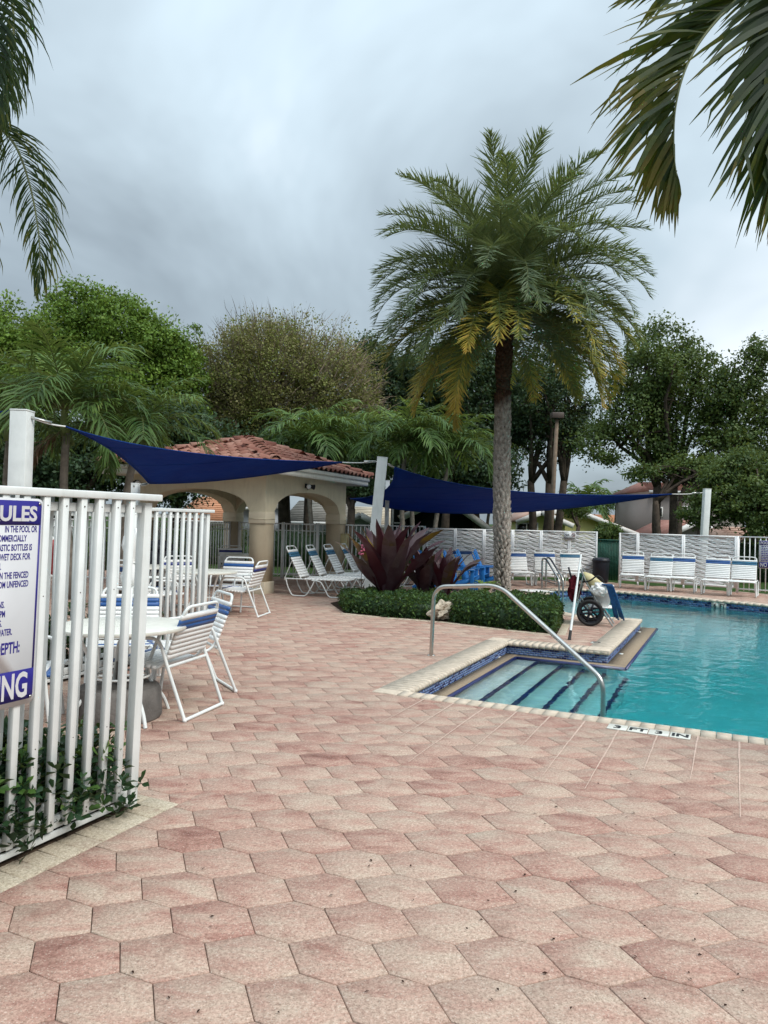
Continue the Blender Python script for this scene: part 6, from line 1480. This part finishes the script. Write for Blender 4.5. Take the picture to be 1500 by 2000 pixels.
pl_ = offframe_palm((-3.9, 5.6, 0), (-3.7, 5.5, 5.3), 'palm whose drooping fronds hang into the top left corner')
hang_frond(pl_, [(-30, -120), (5, -60), (24, 10), (26, 80), (18, 150), (2, 215), (-18, 262)], 5.0, 5.0, 90,
           [(0, 0.85, 0.4, 0.38, -0.8, 0.4, 0.32), (0.3, 0.80, 0.52, 0.40, -0.8, 0.5, 0.34), (0.6, 0.62, 0.80, 0.36, -0.6, 0.8, 0.3), (0.85, 0.30, 1.0, 0.22, -0.3, 1.0, 0.26), (1.0, 0.1, 1.0, 0.14, -0.1, 1.0, 0.16)], 0.015, (0.0, 0.2), 44, bow=-0.13)
hang_frond(pl_, [(-45, -60), (-20, 20), (-6, 110), (-14, 200)], 4.6, 4.6, 70, [(0, 0.9, 0.25, 0.42, -0.8, 0.4, 0.3), (1, 0.6, 0.8, 0.25, -0.3, 1, 0.3)], 0.016, (0.0, 0.1), 46, bow=-0.1)
hang_frond(pl_, [(-40, 225), (-5, 246), (30, 285), (55, 350), (72, 430), (78, 505), (72, 560)], 5.3, 5.2, 96,
           [(0, 0.9, 0.2, 0.30, -0.5, 0.8, 0.24), (0.25, 0.95, 0.35, 0.44, -0.75, 0.62, 0.32), (0.5, 0.90, 0.60, 0.47, -0.72, 0.66, 0.27), (0.75, 0.75, 0.80, 0.38, -0.62, 0.80, 0.24), (0.92, 0.22, 1.0, 0.16, -0.35, 1.0, 0.17), (1.0, 0.05, 1.0, 0.10, -0.1, 1.0, 0.10)], 0.0125, (0.15, 0.35), 45, bow=-0.12)
hang_frond(pl_, [(-60, 300), (-35, 340), (-15, 410), (-6, 480), (-8, 540)], 5.5, 5.5, 44, [(0, 0.6, 0.6, 0.2, -0.7, 0.6, 0.26), (0.6, 0.35, 0.95, 0.22, -0.5, 0.9, 0.26), (1.0, 0.1, 1.0, 0.16, -0.1, 1.0, 0.12)], 0.0105, (0.6, 0.8), 47, bow=-0.05)

# --- bromeliads
def brom_leaf(L, w, el0, bend, az, seed, tone):
    rg = np.random.default_rng(seed); n = 9; path = arc_path((0.03 * math.cos(az), 0.03 * math.sin(az), 0.05), az, el0, L, bend, n, 2.6, rg.uniform(-0.5, 0.5)); sd = np.array([-math.sin(az), math.cos(az), 0]); V = []; F = []; prof = [0.70, 0.72, 0.82, 0.95, 1.0, 1.0, 0.95, 0.78, 0.46, 0.02]
    for i in range(n + 1):
        ww = w * prof[i] / 2; tg = norm((path[min(n, i + 1)] - path[max(0, i - 1)])[None])[0]; nn = np.cross(sd, tg); nn = nn if nn[2] > 0 else -nn
        s2 = sd + 0.45 * math.sin(i * 0.8 + seed) * nn; V += [path[i] - s2 * ww + nn * ww * 0.22, path[i], path[i] + s2 * ww + nn * ww * 0.22]
    for i in range(n): F += [(3 * i, 3 * i + 1, 3 * i + 4, 3 * i + 3), (3 * i + 1, 3 * i + 2, 3 * i + 5, 3 * i + 4)]
    tn = [min(1, max(0, tone + 0.05 * (i // 2 - 4) * 0.6 + 0.04 * rg.normal())) for i in range(2 * n)]
    return mesh_np('leaf', np.array(V), np.array(F), tn, smooth=True)
def bromeliad(px, py, Y, size, label, n, seed, olive=()):
    b0 = AT(px, py, Y); t = thing('bromeliad', (b0.x, Y, 0.06), label, 'bromeliad', 0, 'purple bromeliads in the island bed'); rg = np.random.default_rng(seed)
    for i in range(n):
        q = i / (n - 1); az = i * gold + rg.uniform(-0.25, 0.25); el0 = R(86) - R(36) * q; L = size * rg.uniform(0.85, 1.12) * (0.88 + 0.14 * q); tone = rg.uniform(0.05, 0.62) + (0.20 if q > 0.4 else 0)
        if i in olive: tone = 0.9
        o = link(brom_leaf(L, size * 0.165, el0, R(rg.uniform(8, 40)) + R(26) * q * rg.random(), az, seed * 50 + i, tone), 'leaf', 'leaf_brom', t)
        if i in olive: o['label'] = 'yellowish olive leaf'
    MB().lathe([(0.06 * size, -0.06), (0.085 * size, 0.0), (0.07 * size, 0.20 * size), (0.02, 0.30 * size)], 12).build('stem', 'bronze', t)
    return t
bromeliad(756, 1155, 13.3, 1.58, 'largest purple bromeliad, with a yellowish leaf, before the leaning sail post', 27, 5, olive=(9, 17))
bromeliad(828, 1150, 13.9, 1.1, 'middle dark purple bromeliad between its two neighbours', 17, 6)
bromeliad(866, 1150, 13.8, 1.02, 'right hand bromeliad with grey purple leaves before the blue chairs', 18, 7)
fl_ = thing('pink_blossom', AT(704, 1100, 13.0), 'small pink blossom on a thin stem left of the largest bromeliad', 'flower'); fp = AT(706, 1073, 13.0) - AT(704, 1100, 13.0)
b = MB()
for k in range(14): b.box(tuple(fp + Vector((random.uniform(-0.05, 0.05), random.uniform(-0.05, 0.05), random.uniform(-0.09, 0.09)))), (0.035, 0.03, 0.03), random.random() * 3)
o = b.build('petals', 'flower', fl_); o['kind'] = 'stuff'; MB().tube([(0.05, 0.1, -0.95), (0.03, 0.05, -0.4), tuple(fp)], 0.006, 5).build('stem', 'bronze', fl_)

# --- clipped hedge round the island
def hedge_volume(poly, hfun, n, leaf, label, mat='leaf_hedge', name='clipped_hedge', group='clipped hedges of the island'):
    poly = [Vector((p[0], p[1])) for p in poly]; cx_ = sum(p.x for p in poly) / len(poly); cy_ = sum(p.y for p in poly) / len(poly)
    t = thing(name, (cx_, cy_, 0), label, 'hedge', 0, group); rg = rng; pts = []; xs_ = [p.x for p in poly]; ys_ = [p.y for p in poly]
    K = [(p.x, p.y) for p in poly]
    def dist(x, y):
        d = 1e9
        for i in range(len(K)):
            a, c = Vector(K[i - 1]), Vector(K[i]); e = c - a; u = max(0, min(1, ((x - a.x) * e.x + (y - a.y) * e.y) / e.length_squared)); d = min(d, ((a.x + e.x * u - x) ** 2 + (a.y + e.y * u - y) ** 2) ** 0.5)
        return d
    while len(pts) < n:
        x, y = rg.uniform(min(xs_), max(xs_)), rg.uniform(min(ys_), max(ys_))
        if not inside((x, y), K): continue
        d = dist(x, y); h = hfun(x, y); top = h * (1 - 0.30 * max(0, 1 - d / 0.10) ** 2) + 0.025 * math.sin(x * 9 + 2 * y) * math.cos(y * 7) + 0.015 * math.sin(x * 23)
        z = top + rg.normal(0, 0.012) if (d > 0.09 or rg.random() < 0.2) else rg.uniform(0.01, top)
        if d <= 0.09 and rg.random() < 0.5:
            x += rg.normal(0, 0.012); y += rg.normal(0, 0.012)
        if d > 0.05 and rg.random() < 0.04: z = top + rg.uniform(0.015, 0.07)
        pts.append((x, y, max(0.01, z)))
        if d <= 0.09:
            for _ in range(5): pts.append((x + rg.normal(0, 0.02), y + rg.normal(0, 0.02), max(0.008, rg.uniform(0.0, top))))
    C = np.array(pts) - np.array([cx_, cy_, 0]); V, F = leaf_quads(C, leaf, 0.55, 0.5)
    z01 = C[:, 2] / 0.4
    tone = np.clip(rng.random(len(F)) ** 1.6 * 0.95, 0, 1)
    link(mesh_np('foliage', V, F, tone), 'foliage', mat, t)
    inner = [Vector((p.x + (cx_ - p.x) * 0.07, p.y + (cy_ - p.y) * 0.07)) - Vector((cx_, cy_)) for p in poly]
    MB().prism([tuple(p) for p in inner], 0.0, 0.8 * min(hfun(p.x, p.y) for p in poly)).build('inner_growth', 'leaf_dark', t); return t
hedge_volume([(-0.60, 12.22), (0.10, 11.80), (0.80, 11.55), (0.98, 11.95), (1.15, 13.0), (-0.2, 13.9), (-0.78, 13.4)], lambda x, y: 0.28 + 0.03 * max(0, x), 11000, 0.052, 'low clipped hedge left of the limestone rock')
hedge_volume([(1.10, 11.32), (1.85, 10.74), (2.44, 10.40), (2.93, 11.95), (2.3, 12.6), (1.2, 12.95), (1.0, 11.9)], lambda x, y: 0.34 + 0.04 * max(0, min(1, x - 1.2)), 15000, 0.052, 'clipped hedge right of the limestone rock, ending beside the cart')
lf_ = thing('fern_clump', G(930, 1163), 'yellow green ferny clump poking out of the hedge beside the trunk', 'fern'); 
for k in range(13):
    az = k * gold; path = arc_path((0, -1.6, 0.24), az, R(70 - 2 * k), 0.34, R(70), 6); V, F, tn = frond_mesh(path, 14, lambda u: 0.10 * math.sin(math.pi * min(1, 0.15 + u * 0.8)) + 0.015, 0.016, lambda u: R(60), 0.1, 0.1, lambda u: 0.85, rng, segs=2); add_frond(lf_, path, V, F, tn, 'leaf_bright', 0.004)
rk = thing('limestone_rock', G(878, 1214), 'pale pitted limestone rock set in the gap of the hedge', 'rock', R(35)); o = link(blob(0.2, 5, 1.15, 0.75, 0.62, 0.62, 1.6, 4), 'stone', 'soil_rock', rk, (0, 0.16, 0.16), (0, R(-18), 0))
wt = thing('white_sheet', G(1044, 1157), 'flat crumpled white sheet lying on the deck behind the hedge', 'sheet', R(-8)); o = link(blob(0.33, 11, 1.25, 0.5, 0.10, 0.3, 3, 3), 'sheet', 'cloth_white', wt, (0, 0, 0.03))

# --- glossy shrubs growing through the near fence
def rosette_shrub(name, label, parentM, centers, n_ros, hmax, spread, leaf, seed, group, loc):
    rg = np.random.default_rng(seed); t = thing(name, loc, label, 'shrub', 0, group); V = []; F = []; TN = []; b0 = 0; tb_ = MB(); L0_ = np.array(t.location)
    for k in range(n_ros):
        c = centers[rg.integers(len(centers))]; p = np.array(parentM @ Vector((c[0] + rg.normal(0, spread[0]), c[1] + rg.normal(0, spread[1]), 0))); p[2] = hmax * (0.12 + 0.88 * rg.random() ** 0.7) * (1 - 0.35 * min(1, abs(rg.normal(0, 0.5)))); p -= L0_
        ax = norm((rg.normal(size=3) * 0.55 + np.array([0, 0, 1.0]))[None])[0]; x_ = norm(np.cross(ax, rg.normal(size=3))[None])[0]; y_ = np.cross(ax, x_); tone = 0.25 + 0.35 * rg.random() + (0.4 if rg.random() < 0.18 else 0)
        for j in range(9):
            a = j * gold + rg.normal(0, 0.1); q = j / 9; d = norm((x_ * math.cos(a) + y_ * math.sin(a) + ax * (1.1 - 1.2 * q))[None])[0]; L = leaf * (0.65 + 0.5 * q) * (1 + 0.15 * rg.normal()); s_ = norm(np.cross(d, ax)[None])[0]; nn = np.cross(s_, d)
            s0 = p - ax * 0.035 * q; b_ = s0 + d * 0.008; m = b_ + d * L * 0.70 - nn * L * 0.05; tp_ = b_ + d * L - nn * L * 0.10; w_ = L * 0.25
            V += [b_, m + s_ * w_ + nn * w_ * 0.35, tp_, m, m - s_ * w_ + nn * w_ * 0.35, b_ + d * L * 0.25 + s_ * w_ * 0.55, b_ + d * L * 0.25 - s_ * w_ * 0.55]
            F += [(b0, b0 + 5, b0 + 1, b0 + 3), (b0, b0 + 3, b0 + 4, b0 + 6), (b0 + 1, b0 + 2, b0 + 3), (b0 + 3, b0 + 2, b0 + 4)]; TN += [min(1, tone + 0.06 * rg.normal() + 0.10 * (1 - q))] * 4; b0 += 7
        if k % 3 == 0 and name != 'shrub_sprig':
            r0 = np.array(parentM @ Vector((c[0], c[1], 0))) - L0_; tb_.tube(limb_path(r0, p - ax * 0.03, 4, 0.08), [0.004, 0.0035, 0.003, 0.0025, 0.002], 5)
    link(mesh_np('foliage', np.array(V), F, TN), 'foliage', 'leaf_near', t)
    if tb_.v: tb_.build('stems', 'bark', t)
    return t
for k, x in enumerate((-0.35, -0.80, -1.25, -1.75, -2.3)):
    w_ = Mf @ Vector((x, 0.22, 0)); rosette_shrub('glossy_shrub', ['glossy green shrub at the end post of the near fence', 'glossy shrub poking through the near fence, second from its end post', 'glossy shrub poking through the near fence under the sign', 'glossy shrub at the left edge under the sign', 'glossy shrub outside the left edge'][k], Mf,
        [(x, 0.12), (x + 0.1, 0.24), (x - 0.12, 0.16)], (420, 1050, 1150, 1050, 350)[k], (0.42, 0.55, 0.62, 0.64, 0.6)[k], (0.18, 0.075), 0.064, 60 + k, 'glossy shrubs along the near fence', (w_.x, w_.y, 0))
for k, (x, n_) in enumerate(((-0.18, 7), (-0.42, 8), (-0.75, 12), (-1.02, 10))):     # sprigs that lean out on the deck side
    w_ = Mf @ Vector((x, -0.1, 0)); rosette_shrub('shrub_sprig', ['leafy sprig hanging over the bottom rail nearest the end post', 'leafy sprig reaching through the third picket gap', 'leafy sprig in front of the pickets below the sign', 'leafy sprig at the lower left edge of the photo'][k], Mf, [(x, -0.075)], n_, 0.40 if k % 2 == 0 else 0.32, (0.07, 0.02), 0.060, 80 + k, 'sprigs leaning through the near fence', (w_.x, w_.y, 0))
Mi = Matrix.Translation(inf.location) @ inf.rotation_quaternion.to_matrix().to_4x4()
for k, x in enumerate((-0.7, -1.4, -2.1, -2.9, -3.6)):
    w_ = Mi @ Vector((x, 0.45, 0)); rosette_shrub('glossy_shrub', ['dark shrub behind the inner fence near its end post', 'dark shrub behind the inner fence, second from the post', 'dark shrub behind the inner fence at the near table', 'dark shrub behind the inner fence, left of the near table', 'dark shrub at the far left behind the inner fence'][k], Mi, [(x, 0.35), (x + 0.2, 0.55), (x - 0.2, 0.5)], 150, 0.62, (0.18, 0.15), 0.075, 90 + k, 'dark shrubs behind the inner fence', (w_.x, w_.y, 0))

# ------------------------------------------------------------------ lamp post and houses beyond the fence
lp0 = AT(1077, 1045, 25.0); lp1 = AT(1088, 818, 25.0); lp_ = thing('lamp_post', (lp0.x - 0.06, 25.0, -0.03), 'tall thin lamp post with a brown box lantern behind the right sail', 'lamp post'); d = lp1 - Vector(lp_.location)
MB().tube([(0, 0, 0), tuple(d * 0.5), tuple(d)], [0.085, 0.075, 0.06], 12).build('pole', 'wood_pole', lp_, smooth=True); MB().box((d.x, 0, d.z + 0.10), (0.40, 0.35, 0.20)).build('lantern', 'bronze', lp_, bevel=0.02); MB().box((d.x, 0, d.z - 0.005), (0.28, 0.25, 0.012)).build('lens', 'dark_glass', lp_)
def gable_house(label, L, A, Rr, Y, depth, wall, roof, trim='trim', name='house', base=-0.03, ov=0.35, windows=(), group=None):
    """L, A, Rr: pixels of left eave, apex, right eave of the gable facing us at depth Y"""
    l, a, r = AT(*L, Y), AT(*A, Y), AT(*Rr, Y); t = thing(name, ((l.x + r.x) / 2, Y, base), label, 'house', 0, group); o_ = Vector(t.location); l, a, r = l - o_, a - o_, r - o_
    vs = []; 
    for y in (0, depth): vs += [(l.x + ov, y, 0), (r.x - ov, y, 0), (r.x - ov, y, r.z + ov * (a.z - r.z) / (r.x - a.x)), (a.x, y, a.z - 0.02), (l.x + ov, y, l.z + ov * (a.z - l.z) / (a.x - l.x))]
    MB().add(vs, [(0, 1, 2, 3, 4), (9, 8, 7, 6, 5), (1, 6, 7, 2), (5, 0, 4, 9)]).build('wall', wall, t)
    for p, q in ((l, a), (a, r)):
        dd = (q - p); nn = Vector((-dd.z, 0, dd.x)).normalized() * 0.14
        if nn.z < 0: nn = -nn
        vs = [(p.x, -0.4, p.z), (q.x, -0.4, q.z), (q.x, depth, q.z), (p.x, depth, p.z)]; vs += [(v[0] + nn.x, v[1], v[2] + nn.z) for v in vs]
        MB().add(vs, [(3, 2, 1, 0), (4, 5, 6, 7), (0, 1, 5, 4), (1, 2, 6, 5), (2, 3, 7, 6), (3, 0, 4, 7)]).build('roof', roof, t)
        MB().beam((p.x, -0.43, p.z - 0.02), (q.x, -0.43, q.z - 0.02), 0.05, 0.28, up=(0, 0, 1)).build('barge_board', trim, t)
    for (x0, y0, x1, y1) in windows:
        p, q = AT(x0, y0, Y) - o_, AT(x1, y1, Y) - o_; f = MB().box(((p.x + q.x) / 2, -0.03, (p.z + q.z) / 2), (abs(q.x - p.x) + 0.14, 0.05, abs(p.z - q.z) + 0.14)).build('window_frame', trim, t)
        MB().box(((p.x + q.x) / 2, -0.06, (p.z + q.z) / 2), (abs(q.x - p.x), 0.02, abs(p.z - q.z))).build('pane', 'dark_glass', f)
    return t
def slope_house(label, x0, x1, ye, yr, Y, run, wall, roof, hip=0.25, name='house', windows=()):
    """hipped roof with its long slope facing us: eave line between px x0..x1 at ye, ridge at yr, run metres further back"""
    a, b_ = AT(x0, ye, Y), AT(x1, ye, Y); rz = AT((x0 + x1) / 2, yr, Y + run).z; t = thing(name, ((a.x + b_.x) / 2, Y, -0.03), label, 'house'); o_ = Vector(t.location); hw = (b_.x - a.x) / 2; ez_ = a.z - o_.z; rz -= o_.z
    MB().box((0, run, ez_ / 2), (2 * hw - 0.7, 2 * run - 0.7, ez_)).build('wall', wall, t)
    rh = hw * (1 - hip); vs = [(-hw, 0, ez_), (hw, 0, ez_), (hw, 2 * run, ez_), (-hw, 2 * run, ez_), (-rh, run, rz), (rh, run, rz)]
    MB().add(vs, [(0, 1, 5, 4), (1, 2, 5), (2, 3, 4, 5), (3, 0, 4), (3, 2, 1, 0)]).build('roof', roof, t); MB().box((0, -0.02, ez_ - 0.07), (2 * hw, 0.05, 0.18)).build('fascia', 'trim', t)
    for (wx0, wy0, wx1, wy1) in windows:
        p, q = AT(wx0, wy0, Y) - o_, AT(wx1, wy1, Y) - o_; f = MB().box(((p.x + q.x) / 2, 0.33, (p.z + q.z) / 2), (abs(q.x - p.x) + 0.14, 0.06, abs(p.z - q.z) + 0.14)).build('window_frame', 'trim', t)
        MB().box(((p.x + q.x) / 2, 0.29, (p.z + q.z) / 2), (abs(q.x - p.x), 0.02, abs(p.z - q.z))).build('pane', 'dark_glass', f)
    # tile courses as real ridges on the slope facing us
    b = MB(); n_ = int(math.hypot(run, rz - ez_) / 0.36)
    for k in range(1, n_):
        u = k / n_; xl = -hw + (hw - rh) * u; b.box((0, run * u, ez_ + (rz - ez_) * u + 0.02), (-2 * xl - 0.05, 0.05, 0.05))
    o = b.build('tile_courses', roof, t); o['kind'] = 'stuff'; return t
gable_house('yellow stucco house, large gable with pink tiled roof right of the lamp post', (1012, 1040), (1098, 988), (1246, 1046), 44, 12, 'yellow_wall', 'roof_pink')
gy = gable_house('small yellow gabled porch in front of the yellow house', (1006, 1020), (1054, 1000), (1116, 1027), 40, 3.5, 'yellow_wall', 'roof_pink', windows=[(1010, 1023, 1027, 1040), (1031, 1023, 1048, 1040), (1066, 1024, 1092, 1040)])
gable_house('white house with a low gable left of the leaning post', (668, 1024), (704, 1005), (740, 1026), 38, 6, 'white_wall', 'roof_cream')
slope_house('white house with a cream tiled roof behind the leaning post', 672, 790, 1024, 990, 44, 4.0, 'white_wall', 'roof_cream')
lan = thing('screened_lanai', (AT(760, 1040, 36).x, 36, -0.03), 'dark screened porch with white posts beneath a white sloping roof', 'porch'); o_ = Vector(lan.location); p, q = AT(765, 975, 36) - o_, AT(925, 1040, 36) - o_
MB().box(((p.x + q.x) / 2, 1.5, p.z / 2), (q.x - p.x, 3.0, p.z)).build('screen', 'screen', lan)
for px in (767, 806, 827, 862, 900, 924): x = (AT(px, 1020, 36) - o_).x; MB().box((x, -0.06, p.z / 2), (0.10, 0.08, p.z)).build('post', 'trim', lan)
for py in (1023,): z = (AT(840, py, 36) - o_).z; MB().box(((p.x + q.x) / 2, -0.05, z), (q.x - p.x, 0.05, 0.08)).build('rail', 'trim', lan)
gable_house('house whose white eave slopes down right of the screened porch', (780, 1012), (868, 972), (960, 1038), 34, 7, 'screen', 'roof_pink')
slope_house('grey tiled house seen through the right arch of the pavilion', 548, 690, 1018, 978, 42, 4.5, 'white_wall', 'roof_grey')
slope_house('orange tiled house seen through the left arch', 330, 452, 1016, 970, 40, 4.5, 'white_wall', 'roof_orange')
slope_house('pale blue grey house between the back pillars', 452, 530, 990, 965, 41, 3.0, 'white_wall', 'roof_grey')
slope_house('two storey mauve grey house with red roof edge at the right', 1268, 1470, 958, 944, 46, 4.0, 'grey_wall', 'roof_red', windows=[(1284, 992, 1296, 1008), (1330, 990, 1345, 1006)])
gable_house('mauve grey gabled wing in front of the two storey house', (1292, 1050), (1352, 1020), (1430, 1052), 40, 5, 'grey_wall', 'roof_red')
slope_house('distant orange roof between the yellow and grey houses', 1150, 1275, 1024, 1006, 70, 5.0, 'grey_wall', 'roof_orange')
slope_house('pale house seen through the pickets at the far right', 1440, 1530, 1060, 1030, 36, 3.0, 'white_wall', 'roof_pink')
# fallen leaves on the deck
b = MB()
for k in range(70):
    px, py = random.uniform(250, 1500), random.uniform(1420, 1990); q = G(px, py, 0.006); s_ = random.uniform(0.005, 0.012); a = random.uniform(0, 6.28); d = Vector((math.cos(a), math.sin(a), 0)) * s_; e = Vector((-math.sin(a), math.cos(a), 0)) * s_ * 0.45
    if inside((q.x, q.y), POOL and [tuple(p) for p in POOLW]): continue
    b.add([q - d, q + e + Vector((0, 0, 0.003)), q + d, q - e], [(0, 1, 2, 3)])
o = b.build('fallen_leaves', 'pond_leaf'); props(o, 'tiny dark fallen leaves scattered over the pink deck', 'leaves', kind='stuff')
